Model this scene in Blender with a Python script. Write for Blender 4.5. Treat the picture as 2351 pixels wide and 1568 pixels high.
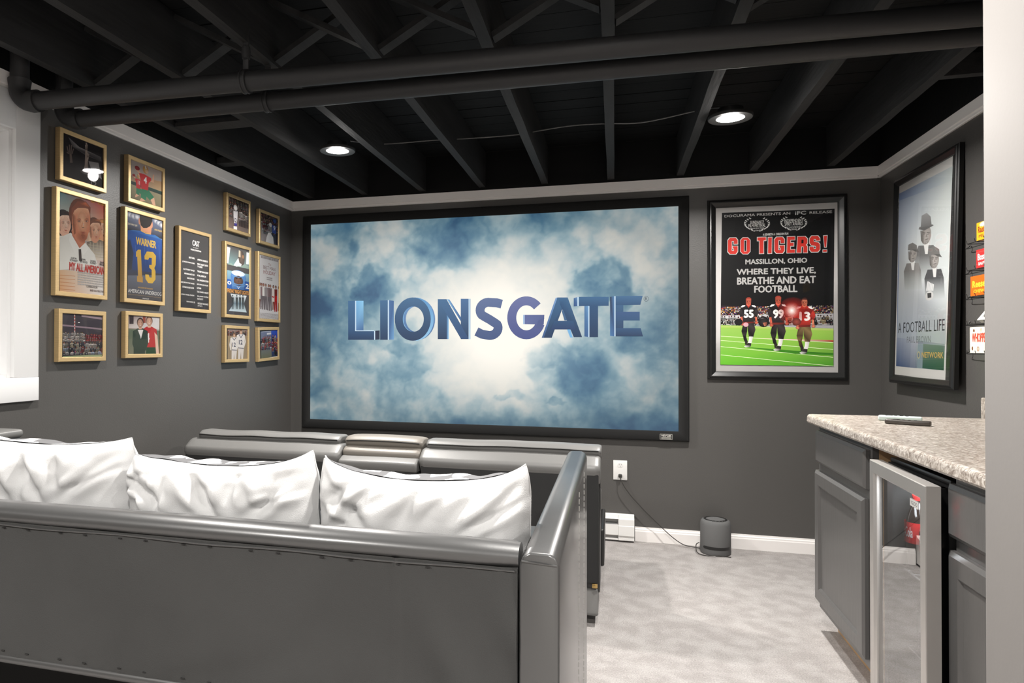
import bpy, bmesh, math, random
import numpy as np
from mathutils import Vector, Matrix, noise
from mathutils.geometry import tessellate_polygon

for _o in list(bpy.data.objects):
    bpy.data.objects.remove(_o)
SC = bpy.context.scene
COL = SC.collection

# ---------------------------------------------------------------- camera, world, exposure
cam_d = bpy.data.cameras.new('camera')
cam = bpy.data.objects.new('camera', cam_d)
COL.objects.link(cam)
SC.camera = cam
YAW, PITCH, ROLL = 0.2775, 0.0096, 0.0029
fw = Vector((-math.sin(YAW) * math.cos(PITCH), math.cos(YAW) * math.cos(PITCH), math.sin(PITCH)))
rt = Vector((math.cos(YAW), math.sin(YAW), 0))
up = rt.cross(fw)
r2 = rt * math.cos(ROLL) + up * math.sin(ROLL)
u2 = -rt * math.sin(ROLL) + up * math.cos(ROLL)
M = Matrix((r2, u2, -fw)).transposed().to_4x4()
M.translation = (2.2209, -4.4795, 1.1902)
cam.matrix_world = M
cam_d.sensor_width = 36.0
cam_d.lens = 1579.12 * 36.0 / 2351.0
cam_d.shift_x = (1175.5 - 960.19) / 2351.0
cam_d.clip_start = 0.02

world = bpy.data.worlds.new('world')
SC.world = world
world.use_nodes = True
world.node_tree.nodes['Background'].inputs[0].default_value = (0.8, 0.8, 0.82, 1)
world.node_tree.nodes['Background'].inputs[1].default_value = 0.02
SC.view_settings.view_transform = 'Standard'
SC.view_settings.look = 'None'
SC.view_settings.exposure = 0.0
SC.view_settings.gamma = 1.0
SC.view_settings.use_curve_mapping = False
SC.cycles.use_denoising = True
SC.cycles.max_bounces = 8
SC.cycles.transparent_max_bounces = 12
SC.cycles.caustics_reflective = False
SC.cycles.caustics_refractive = False
SC.cycles.sample_clamp_indirect = 4.0

LAMP_W = 30.0
# x, y, watts, spread(deg): the two lamps in view, two more over the sofa, then three added unseen as rear fill
LAMPS = [(0.806, -1.09, 1.45, 160), (2.728, -1.10, 1.50, 160),
         (0.806, -3.00, 0.60, 150), (2.25, -3.00, 1.15, 150),
         (0.806, -5.00, 2.0, 165), (2.728, -5.20, 2.4, 165), (4.60, -5.00, 2.8, 165)]

W_R, H_J = 3.679, 2.25

# ---------------------------------------------------------------- materials
def lin(c):
    return tuple(((v / 255.0) / 12.92 if v / 255.0 <= 0.04045 else ((v / 255.0 + 0.055) / 1.055) ** 2.4) for v in c)

MATS = {}
def mat(name, col, rough=0.5, metal=0.0, bump=0.0, bscale=200.0, var=0.0, vscale=5.0, spec=0.5, aniso=None, coat=0.0, emit=0.0):
    if name in MATS:
        return MATS[name]
    m = bpy.data.materials.new(name)
    m.use_nodes = True
    nt = m.node_tree
    b = nt.nodes['Principled BSDF']
    b.inputs['Base Color'].default_value = (*col, 1)
    b.inputs['Roughness'].default_value = rough
    b.inputs['Metallic'].default_value = metal
    b.inputs['Specular IOR Level'].default_value = spec
    b.inputs['Coat Weight'].default_value = coat
    b.inputs['Coat Roughness'].default_value = 0.2
    if emit:
        b.inputs['Emission Color'].default_value = (*col, 1)
        b.inputs['Emission Strength'].default_value = emit
    tc = nt.nodes.new('ShaderNodeTexCoord')
    mp = nt.nodes.new('ShaderNodeMapping')
    nt.links.new(tc.outputs['Object'], mp.inputs[0])
    if aniso:
        mp.inputs['Scale'].default_value = aniso
    if var:
        n = nt.nodes.new('ShaderNodeTexNoise')
        n.inputs['Scale'].default_value = vscale
        n.inputs['Detail'].default_value = 5
        nt.links.new(mp.outputs[0], n.inputs['Vector'])
        r = nt.nodes.new('ShaderNodeValToRGB')
        r.color_ramp.elements[0].position = 0.3
        r.color_ramp.elements[1].position = 0.7
        r.color_ramp.elements[0].color = (*[max(0, c * (1 - var)) for c in col], 1)
        r.color_ramp.elements[1].color = (*[min(1, c * (1 + var)) for c in col], 1)
        nt.links.new(n.outputs['Fac'], r.inputs['Fac'])
        nt.links.new(r.outputs[0], b.inputs['Base Color'])
    if bump:
        n = nt.nodes.new('ShaderNodeTexNoise')
        n.inputs['Scale'].default_value = bscale
        n.inputs['Detail'].default_value = 3
        nt.links.new(mp.outputs[0], n.inputs['Vector'])
        bp = nt.nodes.new('ShaderNodeBump')
        bp.inputs['Strength'].default_value = bump
        bp.inputs['Distance'].default_value = 0.002
        nt.links.new(n.outputs['Fac'], bp.inputs['Height'])
        nt.links.new(bp.outputs[0], b.inputs['Normal'])
    MATS[name] = m
    return m

wall_m = mat('charcoal_paint', (0.083, 0.079, 0.075), 0.42, bump=0.25, bscale=160)
nook_m = mat('warm_grey_paint', (0.25, 0.235, 0.225), 0.6, bump=0.05, bscale=120)
rear_m = mat('greige_paint', (0.75, 0.72, 0.69), 0.6, bump=0.2, bscale=120)
trim_m = mat('white_trim_paint', (0.88, 0.85, 0.83), 0.45)
case_m = mat('white_gloss_paint', (0.80, 0.80, 0.80), 0.55)
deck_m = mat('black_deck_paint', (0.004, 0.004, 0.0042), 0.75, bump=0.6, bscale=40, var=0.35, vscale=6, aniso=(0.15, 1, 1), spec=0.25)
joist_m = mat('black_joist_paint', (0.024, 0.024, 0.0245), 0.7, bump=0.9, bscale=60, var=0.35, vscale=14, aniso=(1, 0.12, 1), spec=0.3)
side_m = mat('black_pipe_paint', (0.028, 0.028, 0.029), 0.5, bump=0.15, bscale=200, spec=0.4)
gold_m = mat('brushed_gold', (0.66, 0.47, 0.235), 0.42, 0.55, bump=0.12, bscale=120, aniso=(1, 1, 14), var=0.08, vscale=30)
blackf_m = mat('black_frame_lacquer', (0.012, 0.012, 0.012), 0.3)
felt_m = mat('black_felt', (0.006, 0.006, 0.006), 0.85, bump=0.2, bscale=400)
leather_m = mat('charcoal_leather', (0.040, 0.040, 0.040), 0.40, bump=0.04, bscale=260, spec=0.8, coat=0.7)
lead_m = mat('grey_leather', (0.17, 0.168, 0.163), 0.42, bump=0.12, bscale=260, spec=0.55)
taupe_m = mat('taupe_leather', (0.22, 0.2, 0.175), 0.45, bump=0.12, bscale=260)
fabric_m = mat('black_twill_lining', (0.048, 0.048, 0.047), 0.9, bump=0.35, bscale=700, var=0.12, vscale=3, spec=0.2)
darkfab_m = mat('black_dust_cover', (0.012, 0.012, 0.012), 0.9, spec=0.2)
cotton_m = mat('white_cotton', (0.60, 0.60, 0.60), 0.85, bump=0.3, bscale=500, spec=0.2)
thread_m = mat('grey_thread', (0.4, 0.39, 0.37), 0.7)
cab_m = mat('charcoal_cabinet_paint', (0.112, 0.108, 0.105), 0.33, bump=0.2, bscale=60, aniso=(1, 1, 0.15), spec=0.5)
ply_m = mat('tan_plywood', (0.50, 0.32, 0.17), 0.55, var=0.15, vscale=8, aniso=(1, 1, 0.1))
steel_m = mat('brushed_steel', (0.74, 0.71, 0.68), 0.4, 0.9, bump=0.06, bscale=300, aniso=(1, 1, 0.03))
linerm = mat('matte_black_liner', (0.004, 0.004, 0.004), 0.8)
blackp_m = mat('black_plastic', (0.012, 0.012, 0.012), 0.3)
greyp_m = mat('grey_speaker_fabric', (0.14, 0.14, 0.14), 0.9, bump=0.5, bscale=700, spec=0.2)
white_p = mat('white_plastic', (0.80, 0.79, 0.77), 0.35)
brass_m = mat('brass', (0.55, 0.38, 0.15), 0.35, 0.9)
chrome_m = mat('chrome_wire', (0.6, 0.6, 0.6), 0.25, 0.9)
wire_m = mat('black_wire', (0.012, 0.012, 0.012), 0.4)
cord_m = mat('dark_cord', (0.03, 0.028, 0.025), 0.5)
cable_m = mat('grey_cable', (0.16, 0.16, 0.16), 0.5)
trimring_m = mat('dark_trim_ring', (0.007, 0.007, 0.007), 0.5)
red_m = mat('red_cap_plastic', (0.55, 0.02, 0.02), 0.35)
cola_m = mat('dark_cola', (0.012, 0.006, 0.004), 0.1)
mint_m = mat('pale_mint_plastic', (0.62, 0.74, 0.70), 0.35)
brownp_m = mat('dark_brown_plastic', (0.055, 0.045, 0.038), 0.35)

def carpet_material():
    m = bpy.data.materials.new('mottled_grey_carpet')
    m.use_nodes = True
    nt = m.node_tree
    b = nt.nodes['Principled BSDF']
    b.inputs['Roughness'].default_value = 0.95
    b.inputs['Specular IOR Level'].default_value = 0.1
    tc = nt.nodes.new('ShaderNodeTexCoord')
    def nz(scale, detail, dist=0.0):
        n = nt.nodes.new('ShaderNodeTexNoise')
        n.inputs['Scale'].default_value = scale
        n.inputs['Detail'].default_value = detail
        n.inputs['Distortion'].default_value = dist
        nt.links.new(tc.outputs['Object'], n.inputs['Vector'])
        return n
    a, f = nz(11.0, 9, 0.0), nz(190.0, 4)
    r = nt.nodes.new('ShaderNodeValToRGB')
    r.color_ramp.elements[0].position = 0.40
    r.color_ramp.elements[1].position = 0.62
    r.color_ramp.elements[0].color = (0.435, 0.405, 0.392, 1)
    r.color_ramp.elements[1].color = (0.53, 0.502, 0.488, 1)
    nt.links.new(a.outputs['Fac'], r.inputs['Fac'])
    mx = nt.nodes.new('ShaderNodeMixRGB')
    mx.blend_type = 'OVERLAY'
    mx.inputs['Fac'].default_value = 0.55
    nt.links.new(r.outputs[0], mx.inputs['Color1'])
    nt.links.new(f.outputs['Fac'], mx.inputs['Color2'])
    nt.links.new(mx.outputs[0], b.inputs['Base Color'])
    f2 = nz(420.0, 2)
    bp = nt.nodes.new('ShaderNodeBump')
    bp.inputs['Strength'].default_value = 0.9
    bp.inputs['Distance'].default_value = 0.006
    nt.links.new(f2.outputs['Fac'], bp.inputs['Height'])
    nt.links.new(bp.outputs[0], b.inputs['Normal'])
    return m
carpet_m = carpet_material()

def granite_material():
    m = bpy.data.materials.new('beige_granite_laminate')
    m.use_nodes = True
    nt = m.node_tree
    b = nt.nodes['Principled BSDF']
    b.inputs['Roughness'].default_value = 0.3
    tc = nt.nodes.new('ShaderNodeTexCoord')
    n = nt.nodes.new('ShaderNodeTexNoise')
    n.inputs['Scale'].default_value = 62
    n.inputs['Detail'].default_value = 7
    n.inputs['Distortion'].default_value = 1.6
    nt.links.new(tc.outputs['Object'], n.inputs['Vector'])
    r = nt.nodes.new('ShaderNodeValToRGB')
    e = r.color_ramp.elements
    e[0].position, e[0].color = 0.30, (0.18, 0.14, 0.115, 1)
    e[1].position, e[1].color = 0.68, (0.67, 0.62, 0.56, 1)
    k = e.new(0.46); k.color = (0.35, 0.30, 0.255, 1)
    k = e.new(0.55); k.color = (0.49, 0.44, 0.39, 1)
    nt.links.new(n.outputs['Fac'], r.inputs['Fac'])
    nt.links.new(r.outputs[0], b.inputs['Base Color'])
    return m
granite_m = granite_material()

def thin_glass(name, ior=1.5, tint=(1, 1, 1), rough=0.0, k=1.0):
    m = bpy.data.materials.new(name)
    m.use_nodes = True
    nt = m.node_tree
    nt.nodes.remove(nt.nodes['Principled BSDF'])
    out = nt.nodes['Material Output']
    fr = nt.nodes.new('ShaderNodeFresnel'); fr.inputs['IOR'].default_value = ior
    tr = nt.nodes.new('ShaderNodeBsdfTransparent'); tr.inputs[0].default_value = (*tint, 1)
    gl = nt.nodes.new('ShaderNodeBsdfGlossy'); gl.inputs['Roughness'].default_value = rough
    mx = nt.nodes.new('ShaderNodeMixShader')
    ml = nt.nodes.new('ShaderNodeMath'); ml.operation = 'MULTIPLY'; ml.inputs[1].default_value = k
    nt.links.new(fr.outputs[0], ml.inputs[0]); nt.links.new(ml.outputs[0], mx.inputs[0]); nt.links.new(tr.outputs[0], mx.inputs[1]); nt.links.new(gl.outputs[0], mx.inputs[2])
    nt.links.new(mx.outputs[0], out.inputs['Surface'])
    return m
glass_m = thin_glass('picture_glass', 1.45, (0.98, 0.98, 0.98), 0.02, 0.5)
coolglass_m = thin_glass('tinted_cooler_glass', 14.0, (0.9, 0.91, 0.92), 0.01)
clearp_m = thin_glass('clear_bottle_plastic', 1.5, (0.9, 0.93, 0.95), 0.05)

def attr_material(name, rough=0.5, emit=0.0):
    m = bpy.data.materials.new(name)
    m.use_nodes = True
    nt = m.node_tree
    b = nt.nodes['Principled BSDF']
    b.inputs['Roughness'].default_value = rough
    b.inputs['Specular IOR Level'].default_value = 0.25
    at = nt.nodes.new('ShaderNodeAttribute'); at.attribute_name = 'ink'
    if emit:
        b.inputs['Base Color'].default_value = (0.02, 0.02, 0.02, 1)
        nt.links.new(at.outputs['Color'], b.inputs['Emission Color'])
        b.inputs['Emission Strength'].default_value = emit
    else:
        nt.links.new(at.outputs['Color'], b.inputs['Base Color'])
        nt.links.new(at.outputs['Alpha'], b.inputs['Alpha'])
    return m
ink_m = attr_material('printed_paper', 0.55)
scr_m = attr_material('projected_picture', 0.6, 1.0)
pack_m = attr_material('printed_carton', 0.35)

def lens_material():
    m = bpy.data.materials.new('lit_lens')
    m.use_nodes = True
    b = m.node_tree.nodes['Principled BSDF']
    b.inputs['Emission Color'].default_value = (1, 0.98, 0.95, 1)
    b.inputs['Emission Strength'].default_value = 6.0
    return m
lens_m = lens_material()

# ---------------------------------------------------------------- helpers
def box(bm, x0, x1, y0, y1, z0, z1, bev=0.0, seg=2):
    t = bmesh.new()
    bmesh.ops.create_cube(t, size=1.0)
    for v in t.verts:
        v.co = Vector(((x0 + x1) / 2 + v.co.x * (x1 - x0), (y0 + y1) / 2 + v.co.y * (y1 - y0), (z0 + z1) / 2 + v.co.z * (z1 - z0)))
    if bev:
        bmesh.ops.bevel(t, geom=list(t.edges), offset=bev, segments=seg, profile=0.5, affect='EDGES')
    merge(bm, t)

def merge(bm, t):
    me = bpy.data.meshes.new('tmp')
    t.to_mesh(me); t.free()
    bm.from_mesh(me)
    bpy.data.meshes.remove(me)

def prism(bm, pts, axis, a0, a1, bev=0.0, seg=2):
    """pts: closed 2D outline; axis 'x': pts are (y,z); 'y': (x,z); 'z': (x,y)."""
    t = bmesh.new()
    def P(p, a):
        return {'x': (a, p[0], p[1]), 'y': (p[0], a, p[1]), 'z': (p[0], p[1], a)}[axis]
    A = [t.verts.new(P(p, a0)) for p in pts]
    B = [t.verts.new(P(p, a1)) for p in pts]
    t.faces.new(A); t.faces.new(list(reversed(B)))
    n = len(pts)
    for i in range(n):
        t.faces.new((A[i], B[i], B[(i + 1) % n], A[(i + 1) % n]))
    bmesh.ops.recalc_face_normals(t, faces=list(t.faces))
    if bev:
        bmesh.ops.bevel(t, geom=list(t.edges), offset=bev, segments=seg, profile=0.5, affect='EDGES')
    merge(bm, t)

def tube(bm, pts, r, seg=8, cap=True):
    pts = [Vector(p) for p in pts]
    rings = []
    prev = None
    for i, p in enumerate(pts):
        d = (pts[min(i + 1, len(pts) - 1)] - pts[max(i - 1, 0)]).normalized()
        if prev is None:
            a = d.orthogonal().normalized()
        else:
            a = (prev - d * prev.dot(d))
            a = a.normalized() if a.length > 1e-6 else d.orthogonal().normalized()
        prev = a
        b = d.cross(a)
        rr = r[i] if isinstance(r, (list, tuple)) else r
        rings.append([bm.verts.new(p + (a * math.cos(2 * math.pi * k / seg) + b * math.sin(2 * math.pi * k / seg)) * rr) for k in range(seg)])
    for A, B in zip(rings[:-1], rings[1:]):
        for k in range(seg):
            bm.faces.new((A[k], A[(k + 1) % seg], B[(k + 1) % seg], B[k]))
    if cap:
        bm.faces.new(list(reversed(rings[0]))); bm.faces.new(rings[-1])

def smooth_path(pts, n=8):
    P = [Vector(p) for p in pts]
    out = []
    for i in range(len(P) - 1):
        a, b, c, d = P[max(i - 1, 0)], P[i], P[i + 1], P[min(i + 2, len(P) - 1)]
        for k in range(n):
            t = k / n
            out.append(0.5 * ((2 * b) + (-a + c) * t + (2 * a - 5 * b + 4 * c - d) * t * t + (-a + 3 * b - 3 * c + d) * t ** 3))
    out.append(P[-1])
    return out

def lathe(bm, prof, cx, cy, seg=32, cap=True):
    rings = []
    for r, z in prof:
        rings.append([bm.verts.new((cx + r * math.cos(2 * math.pi * k / seg), cy + r * math.sin(2 * math.pi * k / seg), z)) for k in range(seg)])
    for A, B in zip(rings[:-1], rings[1:]):
        for k in range(seg):
            bm.faces.new((A[k], A[(k + 1) % seg], B[(k + 1) % seg], B[k]))
    if cap:
        bm.faces.new(list(reversed(rings[0]))); bm.faces.new(rings[-1])

def mesh_of(name, bm, m, smooth=True, angle=40):
    if len(bm.faces) > 1:
        bmesh.ops.recalc_face_normals(bm, faces=list(bm.faces))
    me = bpy.data.meshes.new(name)
    bm.to_mesh(me); bm.free()
    me.materials.append(m)
    if smooth:
        me.polygons.foreach_set('use_smooth', [True] * len(me.polygons))
        me.set_sharp_from_angle(angle=math.radians(angle))
    return me

def quad(bm, co, facing):
    V = [bm.verts.new(c) for c in co]
    f = bm.faces.new(V)
    f.normal_update()
    if f.normal.dot(Vector(facing)) < 0:
        f.normal_flip()
    return f

def obj(name, bm, m, parent=None, smooth=True, local=False, angle=40):
    """one linked mesh object; geometry given in world coordinates unless local"""
    me = bm if isinstance(bm, bpy.types.Mesh) else mesh_of(name, bm, m, smooth, angle)
    o = bpy.data.objects.new(name, me)
    COL.objects.link(o)
    if parent is not None:
        root = parent
        while root.parent is not None:
            root = root.parent
        o.parent = parent
        if not local:
            me.transform(Matrix.Translation(-root.location))
    return o

def tag(o, label, cat, group=None):
    o['label'] = label; o['category'] = cat
    if group:
        o['group'] = group
    return o

def thing(name, label, cat, loc, rz=0.0, group=None):
    o = bpy.data.objects.new(name, None)
    COL.objects.link(o)
    o.location = loc; o.rotation_euler = (0, 0, rz); o.empty_display_size = 0.05
    return tag(o, label, cat, group)

def struct(name, bm, m, parent=None, smooth=False):
    o = obj(name, bm, m, parent, smooth)
    if parent is None:
        o['kind'] = 'structure'
    return o

def B():
    return bmesh.new()
# ---------------------------------------------------------------- the room
Y_N, X_F = -7.0, 6.0            # rear and far side of the basement, behind the camera
Y_S = -3.25                     # face of the stub wall that ends the bar nook
b = B(); box(b, -0.1, X_F + 0.1, Y_N - 0.1, 0.1, -0.1, 0.0); struct('floor', b, carpet_m)
b = B(); box(b, -0.1, X_F + 0.1, 0.0, 0.1, 0.0, 2.52); struct('wall_back', b, wall_m)
# left wall has an opening for the window
WY0, WY1, WZ0, WZ1 = -3.20, -2.375, 1.068, 2.03
b = B()
box(b, -0.1, 0.0, WY1, 0.0, 0.0, 2.52); box(b, -0.1, 0.0, Y_N, WY0, 0.0, 2.52)
box(b, -0.1, 0.0, WY0, WY1, 0.0, WZ0); box(b, -0.1, 0.0, WY0, WY1, WZ1, 2.52)
struct('wall_left', b, wall_m)
b = B(); box(b, W_R, W_R + 0.1, Y_S + 0.12, 0.0, 0.0, 2.52); struct('wall_right', b, wall_m)
b = B(); box(b, 2.807, X_F, Y_S - 0.5, Y_S + 0.12, 0.0, 2.52, 0.008, 3); struct('wall_nook', b, nook_m, None, True)
b = B(); box(b, X_F, X_F + 0.1, Y_N, Y_S, 0.0, 2.52); struct('wall_far', b, rear_m)
b = B(); box(b, 0.0, X_F, Y_N - 0.1, Y_N, 0.0, 2.52); struct('wall_rear', b, rear_m)

# ceiling: black deck boards on joists, cross bracing between the joists
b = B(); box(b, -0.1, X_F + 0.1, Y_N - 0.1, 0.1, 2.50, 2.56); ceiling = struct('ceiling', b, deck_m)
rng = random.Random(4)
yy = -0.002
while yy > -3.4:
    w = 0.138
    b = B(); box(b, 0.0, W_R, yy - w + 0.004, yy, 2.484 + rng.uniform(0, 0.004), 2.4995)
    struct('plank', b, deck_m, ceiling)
    yy -= w
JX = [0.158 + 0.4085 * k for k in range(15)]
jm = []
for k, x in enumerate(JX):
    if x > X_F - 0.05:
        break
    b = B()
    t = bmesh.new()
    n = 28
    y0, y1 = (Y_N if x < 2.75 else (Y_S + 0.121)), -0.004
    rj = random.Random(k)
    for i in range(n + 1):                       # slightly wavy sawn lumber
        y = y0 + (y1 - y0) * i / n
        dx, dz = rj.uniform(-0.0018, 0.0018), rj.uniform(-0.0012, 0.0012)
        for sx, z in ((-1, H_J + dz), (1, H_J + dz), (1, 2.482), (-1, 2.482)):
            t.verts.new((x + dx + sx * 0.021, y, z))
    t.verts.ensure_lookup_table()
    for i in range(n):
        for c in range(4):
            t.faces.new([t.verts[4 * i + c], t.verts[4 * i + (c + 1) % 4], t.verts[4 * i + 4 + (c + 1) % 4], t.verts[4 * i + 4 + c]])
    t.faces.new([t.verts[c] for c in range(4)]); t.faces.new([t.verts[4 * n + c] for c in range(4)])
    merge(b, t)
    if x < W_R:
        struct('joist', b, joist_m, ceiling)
    else:
        b.free()
b = B(); box(b, 0.0005, W_R - 0.0005, -0.0035, -0.0005, 2.2325, 2.4835); struct('rim_board', b, deck_m, ceiling)
b = B(); box(b, 0.0005, 0.0035, -3.4, -0.004, 2.2325, 2.4835); struct('rim_board', b, deck_m, ceiling)
b = B(); box(b, W_R - 0.0035, W_R - 0.0005, Y_S + 0.121, -0.004, 2.2325, 2.4835); struct('rim_board', b, deck_m, ceiling)
def strip(p, q, w, th):
    """sawn bracing strip from p to q (xz diagonal), w along y, th thick"""
    p, q = Vector(p), Vector(q)
    d = (q - p).normalized()
    nrm = Vector((-d.z, 0, d.x)) * th / 2
    yv = Vector((0, w / 2, 0))
    bm = B()
    V = [bm.verts.new(c + s * nrm + e * yv) for c in (p, q) for s, e in ((-1, -1), (1, -1), (1, 1), (-1, 1))]
    bm.faces.new(V[0:4]); bm.faces.new(V[4:8])
    for i in range(4):
        bm.faces.new((V[i], V[(i + 1) % 4], V[4 + (i + 1) % 4], V[4 + i]))
    return bm
for k in range(8):
    a, c = JX[k] + 0.022, JX[k + 1] - 0.022
    yb = -2.13 + 0.01 * math.sin(k * 2.1)
    struct('brace', strip((a, yb, 2.268), (c, yb, 2.468), 0.05, 0.019), joist_m, ceiling)
    struct('brace', strip((c, yb - 0.055, 2.268 if k != 4 else 2.30), (a + (0.05 if k == 4 else 0), yb - 0.055, 2.468), 0.05, 0.019), joist_m, ceiling)
# short blocking pieces near the left wall and under the duct run on the right
b = B(); box(b, JX[0] + 0.022, JX[1] - 0.022, -1.62, -1.52, 2.255, 2.275); struct('brace', b, joist_m, ceiling)
b = B(); box(b, JX[0] - 0.15, JX[0] - 0.022, -0.98, -0.90, 2.255, 2.29); struct('brace', b, joist_m, ceiling)
b = B(); box(b, JX[8] + 0.022, W_R - 0.002, -1.37, -1.33, 2.25, 2.33); struct('brace', b, joist_m, ceiling)

# white band at the top of the walls, baseboards
def band(name, p):
    bm = B()
    prism(bm, p[0], p[1], p[2], p[3])
    return struct(name, bm, trim_m, None, False)
def prof(z0, z1, th, s):
    return [(0, z0), (s * th * 0.55, z0), (s * th * 0.75, z0 + 0.004), (s * th * 0.75, z0 + 0.010), (s * th * 0.5, z0 + 0.012), (s * th * 0.5, z0 + 0.016), (s * th, z0 + 0.018), (s * th, z1), (0, z1)]
band('trim_back', ([(-0.001 + y, z) for y, z in prof(2.166, 2.232, 0.016, -1)], 'x', 0.016, W_R - 0.016))
band('trim_left', ([(0.001 + x, z) for x, z in prof(2.166, 2.232, 0.016, 1)], 'y', Y_N + 0.01, -0.001))
band('trim_right', ([(W_R - 0.001 + x, z) for x, z in prof(2.166, 2.232, 0.016, -1)], 'y', Y_S + 0.125, -0.001))
def bprof(s):
    return [(0, 0), (s * 0.014, 0), (s * 0.014, 0.062), (s * 0.011, 0.068), (s * 0.011, 0.074), (s * 0.006, 0.080), (s * 0.005, 0.088), (0, 0.088)]
band('baseboard_back', ([(-0.001 + y, z + 0.001) for y, z in bprof(-1)], 'x', 2.345, W_R - 0.002))
band('baseboard_right', ([(W_R - 0.001 + x, z + 0.001) for x, z in bprof(-1)], 'y', -1.15, -0.016))
band('baseboard_left', ([(0.001 + x, z + 0.001) for x, z in bprof(1)], 'y', Y_N + 0.01, -0.016))

# window on the left wall: white casing boards, deep jamb, white panel behind glass
win = B(); box(win, -0.085, -0.070, WY0 + 0.002, WY1 - 0.002, WZ0 + 0.002, WZ1 - 0.002)
win = struct('window_1', win, case_m)
def wpart(name, *a, **k):
    bm = B(); box(bm, *a, **k); return struct(name, bm, case_m, win, True)
wpart('casing', 0.001, 0.021, WY1 - 0.004, -2.262, 0.979 + 0.093, 2.165, bev=0.002)
wpart('casing', 0.001, 0.021, WY0 - 0.11, WY0 + 0.004, 0.979 + 0.093, 2.165, bev=0.002)
wpart('casing', 0.001, 0.022, WY0 - 0.11, -2.261, 0.979, 1.0715, bev=0.002)
wpart('casing', 0.001, 0.0215, WY0 + 0.0045, WY1 - 0.0045, WZ1 - 0.006, 2.165, bev=0.002)
for a in ((WY1 - 0.018, WY1 - 0.001, WZ0 + 0.001, WZ1 - 0.001), (WY0 + 0.001, WY0 + 0.018, WZ0 + 0.001, WZ1 - 0.001)):
    wpart('jamb', -0.0695, 0.0005, *a)
wpart('jamb', -0.0695, 0.0005, WY0 + 0.019, WY1 - 0.019, WZ0 + 0.001, WZ0 + 0.016)
wpart('jamb', -0.0695, 0.0005, WY0 + 0.019, WY1 - 0.019, WZ1 - 0.016, WZ1 - 0.001)
b = B()
for a in ((WY1 - 0.060, WY1 - 0.019, WZ0 + 0.017, WZ1 - 0.017), (WY0 + 0.019, WY0 + 0.060, WZ0 + 0.017, WZ1 - 0.017)):
    box(b, -0.069, -0.045, *a, bev=0.003)
box(b, -0.069, -0.045, WY0 + 0.06, WY1 - 0.06, WZ0 + 0.017, WZ0 + 0.06, 0.003); box(b, -0.069, -0.045, WY0 + 0.06, WY1 - 0.06, WZ1 - 0.06, WZ1 - 0.017, 0.003)
struct('sash', b, case_m, win, True)
b = B(); quad(b, ((-0.058, WY0 + 0.058, WZ0 + 0.058), (-0.058, WY1 - 0.058, WZ0 + 0.058), (-0.058, WY1 - 0.058, WZ1 - 0.058), (-0.058, WY0 + 0.058, WZ1 - 0.058)), (1, 0, 0)); struct('pane', b, glass_m, win)

# ---------------------------------------------------------------- downlights
for i, (lx, ly, k, spread) in enumerate(LAMPS):
    vis = i < 2
    lab = ['round recessed ceiling light on the left, above the left half of the screen',
           'round recessed ceiling light on the right, towards the framed tiger-striped-title poster corner'][i] if vis else 'recessed ceiling light out of view'
    if i > 1:
        lab += ', ' + ['over the left of the sofa', 'over the right arm of the sofa', 'added as fill behind the camera on the left', 'added as fill behind the camera in the middle', 'added as fill behind the camera on the right'][i - 2]
    if i == 1:
        lab = 'round recessed ceiling light on the right, between screen and poster corner'
    t = thing('recessed_light', lab, 'ceiling light', (lx, ly, 2.24), 0, 'recessed ceiling lights')
    b = B(); lathe(b, [(0.060, 2.236), (0.092, 2.234), (0.095, 2.238), (0.095, 2.2475), (0.060, 2.2475)], lx, ly, 40, False); obj('trim_ring', b, trimring_m, t)
    b = B(); lathe(b, [(0.001, 2.2375), (0.061, 2.2375), (0.061, 2.242), (0.001, 2.242)], lx, ly, 40, True); obj('lens', b, lens_m, t)
    b = B(); lathe(b, [(0.055, 2.2478), (0.055, 2.28), (0.03, 2.285)], lx, ly, 24, True); obj('housing', b, trimring_m, t)
    ld = bpy.data.lights.new('downlight_lamp', 'AREA')
    ld.shape = 'DISK'; ld.size = 0.11; ld.energy = LAMP_W * k; ld.color = (1.0, 0.965, 0.92); ld.spread = math.radians(spread)
    lo = bpy.data.objects.new('downlight_lamp', ld); COL.objects.link(lo)
    lo.parent = t; lo.location = (0, 0, -0.0045)
    pd = bpy.data.lights.new('trim_fill', 'POINT'); pd.energy = LAMP_W * 0.05 * min(k, 1.4); pd.shadow_soft_size = 0.03; pd.color = (1.0, 0.965, 0.92)  # extra point lamp added below the lens to brighten the white wall band
    po = bpy.data.objects.new('trim_fill', pd); COL.objects.link(po); po.parent = t; po.location = (0, 0, -0.034)

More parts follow.
